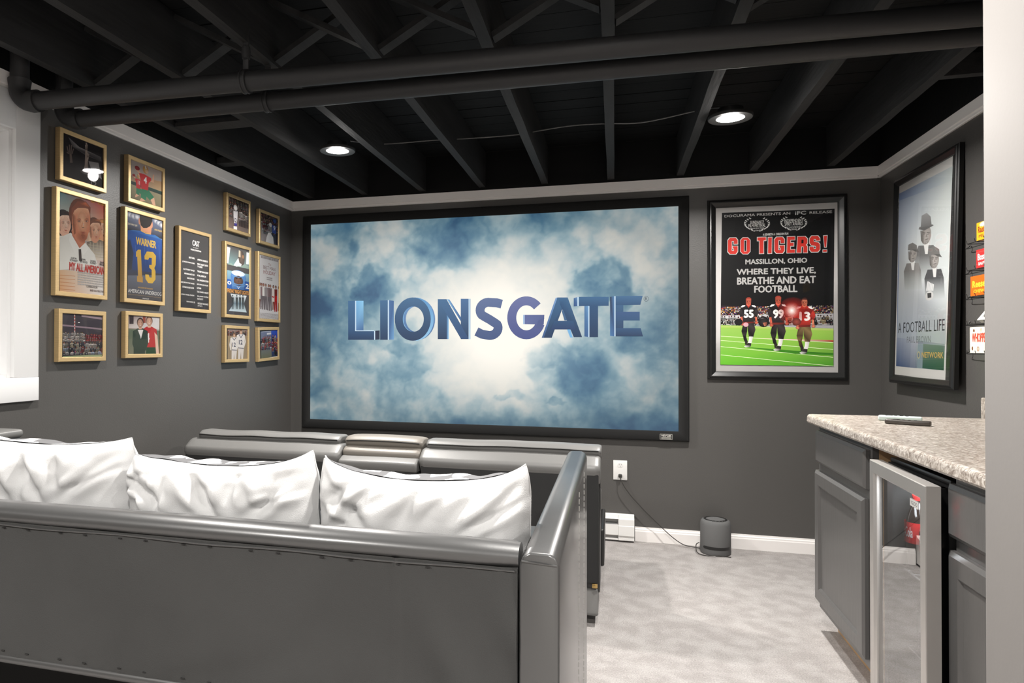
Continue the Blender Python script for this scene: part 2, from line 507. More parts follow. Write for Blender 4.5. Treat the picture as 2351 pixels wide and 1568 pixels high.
# ---------------------------------------------------------------- pipes under the joists
def pipe_run(label, xa, ya, xb, yb, z, r, couplings, riser_x, has_hook):
    t = thing('drain_pipe', label, 'pipe', (xa, ya, z), 0, 'black pipes under the joists')
    d = Vector((xb - xa, yb - ya, 0)).normalized()
    b = B(); tube(b, [(xa, ya, z), (xb, yb, z)], r, 28); obj('pipe', b, side_m, t)
    # elbow up into the joist bay with hub rings
    b = B()
    pts = []
    for k in range(9):
        a = math.radians(90 * k / 8)
        pts.append(Vector((xa, ya, z)) - d * (0.058 * math.sin(a)) + Vector((0, 0, 0.058 * (1 - math.cos(a)))))
    pts = [Vector((xa, ya, z)) + d * 0.028] + pts + [pts[-1] + Vector((0, 0, 0.028))]
    tube(b, pts, [r * 1.22] + [r * 1.22] + [r * 1.12] * 8 + [r * 1.22], 28); obj('elbow', b, side_m, t)
    top = pts[-1]
    b = B(); tube(b, [top - Vector((0, 0, 0.02)), (top.x, top.y, 2.4995)], r, 28); obj('riser', b, side_m, t)
    for cx in couplings:
        p = Vector((xa, ya, z)) + d * (cx - xa)
        b = B(); tube(b, [p - d * 0.012, p - d * 0.011, p - d * 0.006, p - d * 0.004, p + d * 0.004, p + d * 0.006, p + d * 0.011, p + d * 0.012], [r * 1.02, r * 1.22, r * 1.24, r * 1.14, r * 1.14, r * 1.24, r * 1.22, r * 1.02], 28)
        hg = obj('hanger', b, side_m, t)
        b = B(); box(b, p.x - 0.011, p.x + 0.011, p.y - 0.004, p.y + 0.004, z + r, 2.30, 0.002); lathe(b, [(0.004, 2.19), (0.014, 2.195), (0.016, 2.215), (0.014, 2.235), (0.004, 2.24)], p.x, p.y, 14); obj('strap', b, side_m, hg)
    return t
PY1, PY2 = (lambda x: -2.400 + 0.0487 * x), (lambda x: -2.185 + 0.0265 * x)
pipe_run('long black pipe nearer the camera, running just in front of its twin across the ceiling', 0.113, PY1(0.113), W_R - 0.002, PY1(W_R), 2.115, 0.0335, [0.99], 0.05, True)
pipe_run('long black pipe further from the camera, partly hidden behind its twin below the joists', 0.117, PY2(0.117), W_R - 0.002, PY2(W_R), 2.115, 0.0335, [0.97], 0.1, False)

def wire_seg(name, label, pts, r, m):
    b = B(); tube(b, smooth_path(pts, 6), r, 6)
    o = obj(name, b, m); tag(o, label, 'cable')
    return o
# thin cable strung through the joist bays between the two ceiling lights
cz = 2.32
ct = thing('ceiling_cable', 'thin grey cable strung across the joist bays between the two ceiling lights', 'cable', (0.9, -1.0, cz))
cp = [(0.86, -1.04, 2.30), (0.99, -0.88, cz), (1.27, -0.86, cz + .004), (1.50, -0.865, cz - .004), (1.72, -0.85, cz), (1.83, -0.88, cz), (2.0, -0.91, cz + .004), (2.16, -0.915, cz), (2.36, -0.90, cz - .006), (2.60, -0.99, cz), (2.69, -1.07, 2.30)]
b = B(); tube(b, smooth_path(cp, 5), 0.0032, 6); obj('cable', b, cable_m, ct)

# ---------------------------------------------------------------- flat print: coloured inks on paper, one mesh
class Ink:
    def __init__(s):
        s.v, s.f, s.c, s.k = [], [], [], 0
    def layer(s):
        s.k += 1
        return 0.0002 + 0.000004 * s.k
    def poly(s, pts, cols, d=None):
        d = s.layer() if d is None else d
        n = len(pts)
        cols = [(*lin(c[:3]), c[3] if len(c) > 3 else 1.0) for c in cols]
        if len(cols) == 1:
            cols = cols * n
        i0 = len(s.v)
        s.v += [(p[0], -d, p[1]) for p in pts]
        for tri in (tessellate_polygon([[Vector((p[0], p[1], 0)) for p in pts]]) if n > 3 else [(0, 1, 2)]):
            s.f.append([i0 + q for q in tri]); s.c += [cols[q] for q in tri]
    def fan(s, cu, cv, ru, rv, c0, c1, n=20):
        d = s.layer()
        i0 = len(s.v); a, e = [(*lin(c[:3]), c[3] if len(c) > 3 else 1.0) for c in (c0, c1)]
        s.v.append((cu, -d, cv))
        s.v += [(cu + ru * math.cos(2 * math.pi * k / n), -d, cv + rv * math.sin(2 * math.pi * k / n)) for k in range(n)]
        for k in range(n):
            s.f.append([i0, i0 + 1 + k, i0 + 1 + (k + 1) % n]); s.c += [a, e, e]
    def text(s, t, x0, y0, x1, y1, col, bold=0.0):
        cu = bpy.data.curves.new('t', 'FONT')
        cu.body = t; cu.size = 1.0; cu.resolution_u = 2
        o = bpy.data.objects.new('t', cu); COL.objects.link(o)
        bpy.context.view_layer.update()
        me = bpy.data.meshes.new_from_object(o.evaluated_get(bpy.context.evaluated_depsgraph_get()))
        V = [tuple(v.co) for v in me.vertices]
        if V:
            ax, bx = min(v[0] for v in V), max(v[0] for v in V)
            ay, by = min(v[1] for v in V), max(v[1] for v in V)
            c = (*lin(col), 1.0)
            me.calc_loop_triangles()
            w = min(bold * 1.25 * abs(y1 - y0), 0.11 * abs(x1 - x0) / max(1, len(t)))
            for sh, sv in ((0.0, 0.0),) if bold < 0.005 else ((-w, 0), (w, 0), (0, w * .8), (0, -w * .8)):
                d = s.layer(); i0 = len(s.v)
                s.v += [(x0 + w + sh + (v[0] - ax) / max(bx - ax, 1e-6) * (x1 - x0 - 2 * w), -d, y0 + sv + (v[1] - ay) / max(by - ay, 1e-6) * (y1 - y0)) for v in V]
                for tr in me.loop_triangles:
                    s.f.append([i0 + q for q in tr.vertices]); s.c += [c, c, c]
        bpy.data.objects.remove(o); bpy.data.curves.remove(cu); bpy.data.meshes.remove(me)
    def lines(s, x0, y0, x1, y1, n, col, seed):
        r = random.Random(seed)
        h = (y1 - y0) / n
        for k in range(n):
            y = y0 + h * k; x = x0
            while x < x1 - 0.001:
                w = r.uniform(0.04, 0.14) * (x1 - x0)
                e = min(x + w, x1)
                s.poly([(x, y + h * .15), (e, y + h * .15), (e, y + h * .75), (x, y + h * .75)], [col])
                x = e + 0.012 * (x1 - x0)
    def crowd(s, x0, y0, x1, y1, nr, nc, seed, pal, skin, sz):
        r = random.Random(seed)
        dw, dh = (x1 - x0) / nc, (y1 - y0) / nr
        cl = lambda a, b: (min(max(a, x0), x1), min(max(b, y0), y1))
        small = nr * nc > 150
        for i in range(nr):
            for j in range(nc):
                cx = x0 + dw * (j + .5 + r.uniform(-.35, .35)); top = y1 - dh * (i + r.uniform(-.1, .25))
                c = r.choice(pal); f = r.uniform(.7, 1.15); c = [min(255, int(q * f)) for q in c]
                k = [int(q * .6) for q in c]
                if small:
                    w, h = dw * r.uniform(.3, .8), dh * r.uniform(.3, .8)
                    s.poly([cl(cx - w, top - h), cl(cx + w * .6, top - h), cl(cx + w, top), cl(cx - w * .3, top + h * .4)], [c, k, c, c])
                    continue
                w, h = dw * .42 * sz * r.uniform(.8, 1.05), dh * 1.25
                hr = min(w * .42, dh * .24)
                sh = top - hr * 1.9
                s.poly([cl(cx - w * .85, sh - h), cl(cx + w * .85, sh - h), cl(cx + w, sh - hr), cl(cx + w * .75, sh - hr * .2), cl(cx + w * .2, sh + hr * .1), cl(cx - w * .2, sh + hr * .1), cl(cx - w * .75, sh - hr * .2), cl(cx - w, sh - hr)], [k, k, k, c, c, c, c, k])
                s.poly([cl(cx - w * .3, sh - dh * .42), cl(cx + w * .3, sh - dh * .42), cl(cx + w * .3, sh - dh * .2), cl(cx - w * .3, sh - dh * .2)], [[int(255 - q * .8) for q in c] + [.35]])
                hc = [min(255, int(q * r.uniform(.8, 1.25))) for q in skin]
                if x0 < cx - hr and cx + hr < x1 and sh + hr * 2 < y1 + dh * .3:
                    s.fan(cx, sh + hr * .9, hr * .95, hr * 1.15, [int(q * .45) for q in skin], [int(q * .35) for q in skin], 9)
                    s.fan(cx + hr * .05, sh + hr * .7, hr * .72, hr * .9, hc, [int(q * .75) for q in hc], 9)
    def run(s, prims):
        for p in prims:
            t = p[0]
            if t == 'p':
                P = [(p[1][i] * 1e-4, p[1][i + 1] * 1e-4) for i in range(0, len(p[1]), 2)]
                n = p[3] if len(p) > 3 else 3
                s.poly(P, [p[2][i:i + n] for i in range(0, len(p[2]), n)])
            elif t == 'e':
                s.fan(p[1] * 1e-4, p[2] * 1e-4, p[3] * 1e-4, p[4] * 1e-4, p[5], p[6])
            elif t == 't':
                s.text(p[1], *[q * 1e-4 for q in p[2:6]], p[6], p[7])
            elif t == 'l':
                s.lines(*[q * 1e-4 for q in p[1:5]], *p[5:])
            elif t == 'c':
                s.crowd(*[q * 1e-4 for q in p[1:5]], *p[5:])
        return s
    def mesh(s, name, m, off=(0, 0, 0)):
        me = bpy.data.meshes.new(name)
        me.from_pydata([(a + off[0], y + off[1], z + off[2]) for a, y, z in s.v], [], s.f)
        at = me.color_attributes.new('ink', 'FLOAT_COLOR', 'CORNER')
        at.data.foreach_set('color', [q for c in s.c for q in c])
        me.materials.append(m)
        return me

def clip_ink(s, x0, z0, x1, z1):
    s.v = [(min(max(a, x0), x1), y, min(max(z, z0), z1)) for a, y, z in s.v]
    return s

def ring_frame(bm, w, h, bw, prof_pts):
    """mitred picture-frame: prof_pts = list of (inset from outer edge, depth towards the viewer)"""
    n = len(prof_pts)
    R = []
    for ins, dep in prof_pts:
        R.append([bm.verts.new(c) for c in ((ins, -dep, ins), (w - ins, -dep, ins), (w - ins, -dep, h - ins), (ins, -dep, h - ins))])
    for i in range(n - 1):
        for k in range(4):
            bm.faces.new((R[i][k], R[i][(k + 1) % 4], R[i + 1][(k + 1) % 4], R[i + 1][k]))

def picture(key, label, cat, loc, rz, w, h, depth, bw, fm, print_d, frame_prof=None, tilt=0.0, group=None, roll=0.0):
    t = thing('framed_picture', label, cat, loc, rz, group)
    t.rotation_euler = (tilt, roll, rz)
    bm = B()
    pr = frame_prof or [(0.0005, 0.001), (0.0, 0.004), (0.0, depth - 0.002), (0.002, depth), (bw - 0.002, depth), (bw, depth - 0.002), (bw, print_d - 0.003)]
    ring_frame(bm, w, h, bw, pr)
    obj('frame', bm, fm, t, True, True, 25)
    bk = B(); box(bk, 0.003, w - 0.003, -print_d + 0.0002, -0.002, 0.003, h - 0.003); obj('backing', bk, blackf_m, t, False, True)
    ink = Ink().run(PRINTS[key])
    clip_ink(ink, bw - 0.004, bw - 0.004, w - bw + 0.004, h - bw + 0.004)
    obj('print', ink.mesh('print', ink_m, (0, -print_d, 0)), None, t, False, True)
    e, f_ = bw - 0.001, -print_d - 0.004
    g = B(); quad(g, ((e, f_, e), (w - e, f_, e), (w - e, f_, h - e), (e, f_, h - e)), (0, -1, 0))
    obj('glass', g, glass_m, t, False, True)
    return t
# ---------------------------------------------------------------- artwork of the prints: inks as polygons, ellipses, text (0.1 mm, from the lower left of each frame)
PRINTS = {
'tigers': [
["p",[390,415,7071,361,7173,10352,485,10439],[225,222,220]],["p",[704,873,6724,844,6824,9925,814,9993],[14,14,16]],["p",[814,9769,6816,9702,6824,9925,814,9993],[38,38,40]],["t","DOCURAMA PRESENTS AN",962,9708,4517,9858,[235,235,232],0.012],["t","iFC",4768,9671,5351,9879,[235,235,232],0.035],["t","RELEASE",5529,9687,6694,9833,[235,235,232],0.012],["e",2474,8893,45,28,[235,235,232],[235,235,232]],
["e",2426,8931,32,30,[235,235,232],[235,235,232]],["e",2336,8954,44,28,[235,235,232],[235,235,232]],["e",2288,8991,32,31,[235,235,232],[235,235,232]],["e",2225,9034,45,28,[235,235,232],[235,235,232]],["e",2177,9071,32,31,[235,235,232],[235,235,232]],["e",2149,9127,45,29,[235,235,232],[235,235,232]],["e",2101,9165,32,31,[235,235,232],[235,235,232]],["e",2114,9228,44,28,[235,235,232],[235,235,232]],
["e",2065,9266,33,31,[235,235,232],[235,235,232]],["e",2121,9329,45,29,[235,235,232],[235,235,232]],["e",2073,9367,32,31,[235,235,232],[235,235,232]],["e",2171,9424,44,28,[235,235,232],[235,235,232]],["e",2122,9462,33,31,[235,235,232],[235,235,232]],["e",2259,9505,45,29,[235,235,232],[235,235,232]],["e",2211,9543,32,31,[235,235,232],[235,235,232]],["e",2381,9568,44,28,[235,235,232],[235,235,232]],
["e",2332,9606,33,31,[235,235,232],[235,235,232]],["p",[2457,8877,2614,8804,2601,8789,2426,8859],[235,235,232]],["e",3003,8870,44,28,[235,235,232],[235,235,232]],["e",3051,8903,32,30,[235,235,232],[235,235,232]],["e",3141,8918,44,28,[235,235,232],[235,235,232]],["e",3189,8951,32,30,[235,235,232],[235,235,232]],["e",3251,8987,43,28,[235,235,232],[235,235,232]],
["e",3298,9020,32,31,[235,235,232],[235,235,232]],["e",3326,9073,43,28,[235,235,232],[235,235,232]],["e",3373,9106,32,31,[235,235,232],[235,235,232]],["e",3361,9170,44,28,[235,235,232],[235,235,232]],["e",3409,9203,31,31,[235,235,232],[235,235,232]],["e",3354,9271,44,28,[235,235,232],[235,235,232]],["e",3402,9304,32,31,[235,235,232],[235,235,232]],["e",3305,9370,44,28,[235,235,232],[235,235,232]],
["e",3353,9402,32,31,[235,235,232],[235,235,232]],["e",3218,9459,44,28,[235,235,232],[235,235,232]],["e",3266,9492,32,31,[235,235,232],[235,235,232]],["e",3099,9533,44,28,[235,235,232],[235,235,232]],["e",3147,9566,32,31,[235,235,232],[235,235,232]],["p",[3020,8852,2864,8793,2877,8777,3052,8831],[235,235,232]],["e",4424,8867,43,28,[235,235,232],[235,235,232]],
["e",4377,8904,31,31,[235,235,232],[235,235,232]],["e",4282,8928,44,28,[235,235,232],[235,235,232]],["e",4235,8965,32,30,[235,235,232],[235,235,232]],["e",4169,9007,43,28,[235,235,232],[235,235,232]],["e",4122,9044,31,30,[235,235,232],[235,235,232]],["e",4091,9099,44,28,[235,235,232],[235,235,232]],["e",4044,9136,31,31,[235,235,232],[235,235,232]],["e",4055,9199,43,28,[235,235,232],[235,235,232]],
["e",4008,9236,31,31,[235,235,232],[235,235,232]],["e",4062,9299,44,28,[235,235,232],[235,235,232]],["e",4015,9336,32,31,[235,235,232],[235,235,232]],["e",4113,9392,44,28,[235,235,232],[235,235,232]],["e",4066,9429,32,31,[235,235,232],[235,235,232]],["e",4204,9472,43,28,[235,235,232],[235,235,232]],["e",4157,9510,31,30,[235,235,232],[235,235,232]],["e",4328,9534,43,28,[235,235,232],[235,235,232]],
["e",4281,9571,32,31,[235,235,232],[235,235,232]],["p",[4406,8852,4567,8779,4554,8764,4374,8834],[235,235,232]],["e",4966,8843,42,28,[235,235,232],[235,235,232]],["e",5012,8876,32,30,[235,235,232],[235,235,232]],["e",5106,8890,43,28,[235,235,232],[235,235,232]],["e",5153,8923,31,30,[235,235,232],[235,235,232]],["e",5219,8959,42,28,[235,235,232],[235,235,232]],
["e",5265,8991,31,31,[235,235,232],[235,235,232]],["e",5295,9044,43,27,[235,235,232],[235,235,232]],["e",5342,9076,31,30,[235,235,232],[235,235,232]],["e",5332,9139,42,28,[235,235,232],[235,235,232]],["e",5378,9171,31,31,[235,235,232],[235,235,232]],["e",5325,9239,42,27,[235,235,232],[235,235,232]],["e",5371,9271,31,30,[235,235,232],[235,235,232]],["e",5275,9336,43,28,[235,235,232],[235,235,232]],
["e",5322,9368,31,31,[235,235,232],[235,235,232]],["e",5186,9424,43,28,[235,235,232],[235,235,232]],["e",5233,9457,31,30,[235,235,232],[235,235,232]],["e",5063,9498,43,27,[235,235,232],[235,235,232]],["e",5110,9530,31,30,[235,235,232],[235,235,232]],["p",[4983,8826,4823,8768,4836,8752,5015,8805],[235,235,232]],["t","SUNDANCE",2370,9250,3108,9436,[235,235,232],0.008],
["t","FILM FESTIVAL",2273,9048,3204,9242,[235,235,232],0.008],["t","GRAND JURY PRIZE",2370,8915,3124,9012,[235,235,232],0.0],["t","NOMINEE",2563,8800,2940,8880,[235,235,232],0.0],["t","INDEPENDENT",4202,9237,5195,9437,[235,235,232],0.008],["t","SPIRIT AWARD",4218,9046,5171,9237,[235,235,232],0.008],["t","BEST DOCUMENTARY",4257,8907,5093,9003,[235,235,232],0.0],
["t","NOMINEE",4476,8786,4875,8873,[235,235,232],0.0],["t","A KENNETH A. CARLSON FILM",3051,8521,4413,8652,[235,235,232],0.02],["p",[1112,8343,1232,8496,1545,8492,1652,8335,1652,8121,1447,8125,1448,8299,1329,8301,1328,7722,1447,7718,1447,7854,1393,7855,1393,7991,1652,7984,1651,7673,1543,7521,1230,7532,1112,7690],[235,235,232]],
["p",[1172,8341,1291,8493,1604,8489,1712,8332,1711,8118,1507,8123,1507,8297,1388,8299,1387,7719,1506,7716,1506,7851,1452,7853,1453,7988,1711,7982,1711,7671,1603,7519,1290,7530,1171,7688],[235,235,232]],
["p",[1112,8278,1232,8431,1545,8427,1652,8270,1652,8056,1447,8060,1447,8235,1329,8236,1328,7657,1447,7653,1447,7789,1393,7790,1393,7926,1652,7920,1651,7608,1543,7456,1230,7467,1111,7625],[235,235,232]],
["p",[1172,8276,1291,8428,1604,8425,1711,8268,1711,8054,1507,8058,1507,8232,1388,8234,1387,7655,1506,7651,1506,7787,1452,7788,1453,7924,1711,7918,1711,7606,1603,7454,1290,7465,1171,7623],[235,235,232]],
["p",[1142,8342,1262,8494,1575,8491,1682,8334,1682,8120,1477,8124,1477,8298,1359,8300,1358,7721,1476,7717,1477,7853,1423,7854,1423,7989,1681,7983,1681,7672,1573,7520,1260,7531,1141,7689],[235,235,232]],
["p",[1142,8277,1261,8430,1574,8426,1682,8269,1682,8055,1477,8059,1477,8233,1358,8235,1358,7656,1476,7652,1477,7788,1423,7789,1423,7925,1681,7919,1681,7607,1573,7455,1260,7466,1141,7624],[235,235,232]],
["p",[1172,8308,1291,8461,1604,8457,1712,8300,1711,8086,1507,8090,1507,8265,1388,8266,1387,7687,1506,7684,1506,7819,1452,7821,1453,7956,1711,7950,1711,7638,1603,7487,1290,7497,1171,7655],[235,235,232]],
["p",[1112,8311,1232,8463,1545,8460,1652,8303,1652,8088,1447,8093,1447,8267,1329,8269,1328,7689,1447,7686,1447,7821,1393,7823,1393,7958,1652,7952,1651,7641,1543,7489,1230,7499,1111,7657],[235,235,232]],
["p",[1142,8310,1261,8462,1574,8458,1682,8301,1682,8087,1477,8091,1477,8266,1358,8268,1358,7688,1476,7685,1477,7820,1423,7822,1423,7957,1681,7951,1681,7640,1573,7488,1260,7498,1141,7656],[232,62,52]],["p",[1815,8317,1959,8476,2244,8469,2386,8301,2385,7603,2243,7443,1957,7453,1814,7622],[235,235,232]],
["p",[1839,8296,1971,8447,2233,8440,2363,8282,2362,7623,2231,7473,1969,7482,1838,7641],[232,62,52]],["p",[2028,8301,2175,8297,2174,7620,2027,7625],[235,235,232]],["p",[2054,8271,2149,8268,2148,7650,2053,7653],[14,14,16]],["p",[2732,8462,3185,8459,3185,8268,3058,8268,3057,7503,2839,7503,2840,8269,2731,8270],[235,235,232]],
["p",[2790,8459,3243,8456,3243,8265,3116,8266,3115,7501,2897,7501,2899,8267,2790,8268],[235,235,232]],["p",[2732,8398,3185,8395,3184,8204,3058,8204,3056,7439,2839,7439,2840,8205,2731,8206],[235,235,232]],["p",[2790,8395,3243,8392,3242,8201,3116,8202,3115,7437,2897,7437,2899,8203,2790,8203],[235,235,232]],
["p",[2761,8461,3214,8457,3214,8266,3087,8267,3086,7502,2868,7502,2870,8268,2761,8269],[235,235,232]],["p",[2761,8396,3214,8394,3213,8202,3087,8203,3086,7438,2868,7438,2869,8204,2760,8205],[235,235,232]],["p",[2790,8427,3243,8424,3243,8233,3116,8234,3115,7469,2897,7469,2899,8235,2790,8236],[235,235,232]],
["p",[2732,8430,3185,8427,3184,8236,3058,8236,3057,7471,2839,7471,2840,8237,2731,8238],[235,235,232]],["p",[2761,8428,3214,8426,3213,8234,3087,8235,3086,7470,2868,7470,2869,8236,2761,8237],[232,62,52]],["p",[3314,8438,3507,8437,3491,7492,3298,7491],[235,235,232]],["p",[3372,8435,3565,8435,3549,7490,3356,7489],[235,235,232]],["p",[3314,8374,3507,8374,3491,7428,3298,7427],[235,235,232]],
["p",[3372,8371,3565,8371,3548,7426,3356,7425],[235,235,232]],["p",[3343,8436,3536,8436,3520,7491,3327,7490],[235,235,232]],["p",[3343,8372,3536,8372,3520,7427,3327,7426],[235,235,232]],["p",[3372,8403,3565,8403,3549,7458,3356,7457],[235,235,232]],["p",[3314,8406,3507,8405,3491,7460,3298,7459],[235,235,232]],["p",[3343,8404,3536,8404,3520,7459,3327,7458],[232,62,52]],
["p",[3642,8287,3760,8438,4069,8434,4175,8280,4174,8069,3972,8072,3973,8244,3855,8246,3854,7673,3972,7671,3972,7805,3919,7806,3919,7940,4174,7935,4173,7629,4067,7478,3758,7485,3641,7639],[235,235,232]],
["p",[3700,8285,3817,8436,4126,8432,4232,8278,4232,8067,4030,8070,4030,8242,3913,8244,3912,7671,4029,7669,4029,7803,3976,7804,3976,7937,4231,7933,4231,7627,4124,7476,3816,7483,3699,7637],[235,235,232]],
["p",[3642,8223,3760,8374,4069,8371,4175,8216,4174,8006,3972,8009,3973,8181,3855,8182,3854,7610,3971,7608,3972,7741,3918,7742,3919,7876,4174,7872,4173,7566,4067,7415,3758,7421,3641,7576],[235,235,232]],
["p",[3700,8221,3817,8372,4126,8368,4232,8214,4231,8004,4030,8007,4030,8179,3913,8180,3912,7608,4029,7606,4029,7739,3976,7740,3976,7874,4231,7870,4230,7564,4124,7413,3816,7419,3698,7574],[235,235,232]],
["p",[3671,8286,3789,8437,4097,8433,4203,8279,4203,8068,4001,8071,4001,8243,3884,8245,3883,7672,4000,7670,4001,7804,3947,7805,3948,7938,4203,7934,4202,7628,4096,7477,3787,7484,3670,7638],[235,235,232]],
["p",[3671,8222,3789,8373,4097,8370,4203,8215,4203,8005,4001,8008,4001,8180,3884,8181,3883,7609,4000,7607,4000,7740,3947,7741,3947,7875,4202,7871,4202,7565,4095,7414,3787,7420,3670,7575],[235,235,232]],
["p",[3700,8253,3817,8404,4126,8400,4232,8246,4231,8035,4030,8038,4030,8210,3913,8212,3912,7639,4029,7637,4029,7771,3976,7772,3976,7906,4231,7901,4231,7595,4124,7444,3816,7451,3698,7605],[235,235,232]],
["p",[3642,8255,3760,8406,4069,8403,4175,8248,4174,8038,3972,8041,3973,8213,3855,8214,3854,7642,3971,7639,3972,7773,3918,7774,3919,7908,4174,7904,4173,7597,4067,7446,3758,7453,3641,7607],[235,235,232]],
["p",[3671,8254,3789,8405,4097,8401,4203,8247,4203,8036,4001,8040,4001,8211,3884,8213,3883,7641,4000,7638,4000,7772,3947,7773,3948,7907,4203,7903,4202,7596,4095,7445,3787,7452,3670,7606],[232,62,52]],["p",[4330,8434,4725,8434,4724,8244,4494,8245,4492,8074,4664,8074,4663,7885,4489,7885,4487,7677,4723,7677,4723,7488,4311,7487],[235,235,232]],
["p",[4388,8432,4782,8431,4781,8242,4551,8242,4549,8072,4721,8072,4720,7883,4546,7883,4544,7675,4780,7675,4780,7486,4368,7485],[235,235,232]],["p",[4330,8371,4725,8370,4724,8181,4494,8181,4492,8011,4664,8011,4663,7822,4489,7821,4486,7613,4723,7614,4723,7425,4311,7423],[235,235,232]],
["p",[4388,8369,4782,8368,4781,8179,4551,8179,4549,8009,4721,8009,4720,7820,4546,7819,4544,7611,4780,7612,4780,7423,4368,7421],[235,235,232]],["p",[4359,8433,4753,8432,4753,8243,4522,8244,4520,8073,4692,8073,4692,7884,4518,7884,4515,7676,4752,7676,4751,7487,4339,7486],[235,235,232]],
["p",[4359,8370,4753,8369,4753,8180,4522,8180,4520,8010,4692,8010,4691,7821,4518,7820,4515,7612,4752,7613,4751,7424,4339,7422],[235,235,232]],["p",[4388,8400,4782,8400,4781,8210,4551,8211,4549,8040,4721,8040,4720,7851,4546,7851,4544,7643,4780,7643,4780,7454,4368,7453],[235,235,232]],
["p",[4330,8403,4725,8402,4724,8213,4494,8213,4492,8043,4664,8043,4663,7853,4489,7853,4487,7645,4723,7645,4723,7456,4311,7455],[235,235,232]],["p",[4359,8402,4753,8401,4753,8212,4522,8212,4520,8041,4692,8041,4691,7852,4518,7852,4515,7644,4752,7644,4751,7455,4339,7454],[232,62,52]],
["p",[4876,8419,5256,8415,5382,8273,5381,8018,5302,7926,5381,7830,5380,7472,5171,7477,5178,7834,5060,7836,5049,7479,4828,7484],[235,235,232]],["p",[4932,8417,5312,8413,5438,8270,5437,8016,5358,7923,5437,7828,5436,7470,5227,7475,5235,7832,5117,7834,5106,7477,4885,7482],[235,235,232]],
["p",[4875,8356,5256,8352,5382,8210,5381,7955,5301,7862,5381,7767,5380,7409,5171,7414,5178,7771,5060,7773,5049,7416,4828,7421],[235,235,232]],["p",[4932,8354,5312,8350,5438,8207,5437,7953,5358,7860,5437,7765,5436,7407,5227,7412,5234,7768,5117,7770,5106,7414,4885,7419],[235,235,232]],
["p",[4904,8418,5284,8414,5410,8271,5409,8017,5330,7924,5409,7829,5408,7471,5199,7476,5206,7833,5089,7835,5078,7478,4856,7483],[235,235,232]],["p",[4904,8355,5284,8351,5410,8208,5409,7954,5330,7861,5409,7766,5408,7408,5199,7413,5206,7769,5089,7772,5077,7415,4856,7420],[235,235,232]],
["p",[4932,8385,5312,8381,5438,8239,5437,7985,5358,7892,5437,7796,5436,7439,5227,7443,5234,7800,5117,7802,5106,7446,4885,7451],[235,235,232]],["p",[4876,8388,5256,8384,5382,8241,5381,7987,5302,7894,5381,7799,5380,7441,5171,7445,5178,7802,5060,7804,5049,7448,4828,7453],[235,235,232]],
["p",[4904,8387,5284,8382,5410,8240,5409,7986,5330,7893,5409,7797,5408,7440,5199,7444,5206,7801,5089,7803,5078,7447,4856,7452],[232,62,52]],["p",[5101,8197,5214,8195,5210,7989,5095,7991],[14,14,16]],
["p",[5505,8283,5611,8431,5923,8427,6027,8275,6028,8144,5829,8147,5829,8241,5714,8242,5713,8093,5950,8033,6029,7919,6030,7638,5923,7490,5599,7497,5494,7649,5496,7798,5710,7794,5709,7682,5827,7679,5828,7829,5578,7908,5500,8040],[235,235,232]],
["p",[5561,8280,5668,8428,5979,8424,6083,8273,6084,8142,5885,8145,5885,8238,5770,8240,5769,8091,6005,8031,6085,7917,6086,7636,5979,7488,5656,7495,5550,7647,5553,7796,5766,7792,5765,7680,5883,7677,5884,7827,5634,7906,5557,8038],[235,235,232]],
["p",[5505,8220,5611,8368,5923,8364,6027,8213,6028,8081,5829,8084,5829,8178,5714,8179,5712,8030,5949,7970,6029,7856,6030,7575,5923,7427,5599,7434,5494,7586,5496,7735,5710,7731,5709,7619,5827,7617,5827,7766,5578,7845,5500,7977],[235,235,232]],
["p",[5561,8217,5667,8365,5979,8362,6083,8210,6084,8079,5885,8082,5885,8176,5770,8177,5769,8028,6005,7968,6085,7854,6086,7573,5979,7425,5656,7432,5550,7584,5552,7733,5766,7729,5765,7617,5883,7614,5883,7764,5634,7843,5557,7975],[235,235,232]],
["p",[5533,8282,5639,8429,5951,8426,6055,8274,6056,8143,5857,8146,5857,8240,5742,8241,5741,8092,5977,8032,6057,7918,6058,7637,5951,7489,5628,7496,5522,7648,5524,7797,5738,7793,5737,7681,5855,7678,5856,7828,5606,7907,5529,8039],[235,235,232]],
["p",[5533,8219,5639,8366,5951,8363,6055,8212,6056,8080,5857,8083,5857,8177,5742,8178,5741,8029,5977,7969,6057,7855,6058,7574,5951,7426,5627,7433,5522,7585,5524,7734,5738,7730,5737,7618,5855,7616,5855,7765,5606,7844,5528,7976],[235,235,232]],
["p",[5561,8249,5667,8397,5979,8393,6083,8242,6084,8111,5885,8114,5885,8207,5770,8209,5769,8059,6005,7999,6085,7886,6086,7604,5979,7457,5656,7464,5550,7615,5553,7764,5766,7760,5765,7648,5883,7646,5884,7796,5634,7875,5557,8007],[235,235,232]],
["p",[5505,8251,5611,8399,5923,8395,6027,8244,6028,8113,5829,8116,5829,8209,5714,8211,5713,8061,5949,8002,6029,7888,6030,7607,5923,7459,5599,7466,5494,7617,5496,7766,5710,7762,5709,7650,5827,7648,5827,7798,5578,7877,5500,8009],[235,235,232]],
["p",[5533,8250,5639,8398,5951,8394,6055,8243,6056,8112,5857,8115,5857,8208,5742,8210,5741,8060,5977,8000,6057,7887,6058,7605,5951,7458,5628,7465,5522,7616,5524,7765,5738,7761,5737,7649,5855,7647,5856,7797,5606,7876,5529,8008],[232,62,52]],["p",[6226,8411,6405,8417,6354,7757,6274,7756],[235,235,232]],["p",[6281,8409,6461,8415,6409,7755,6329,7754],[235,235,232]],
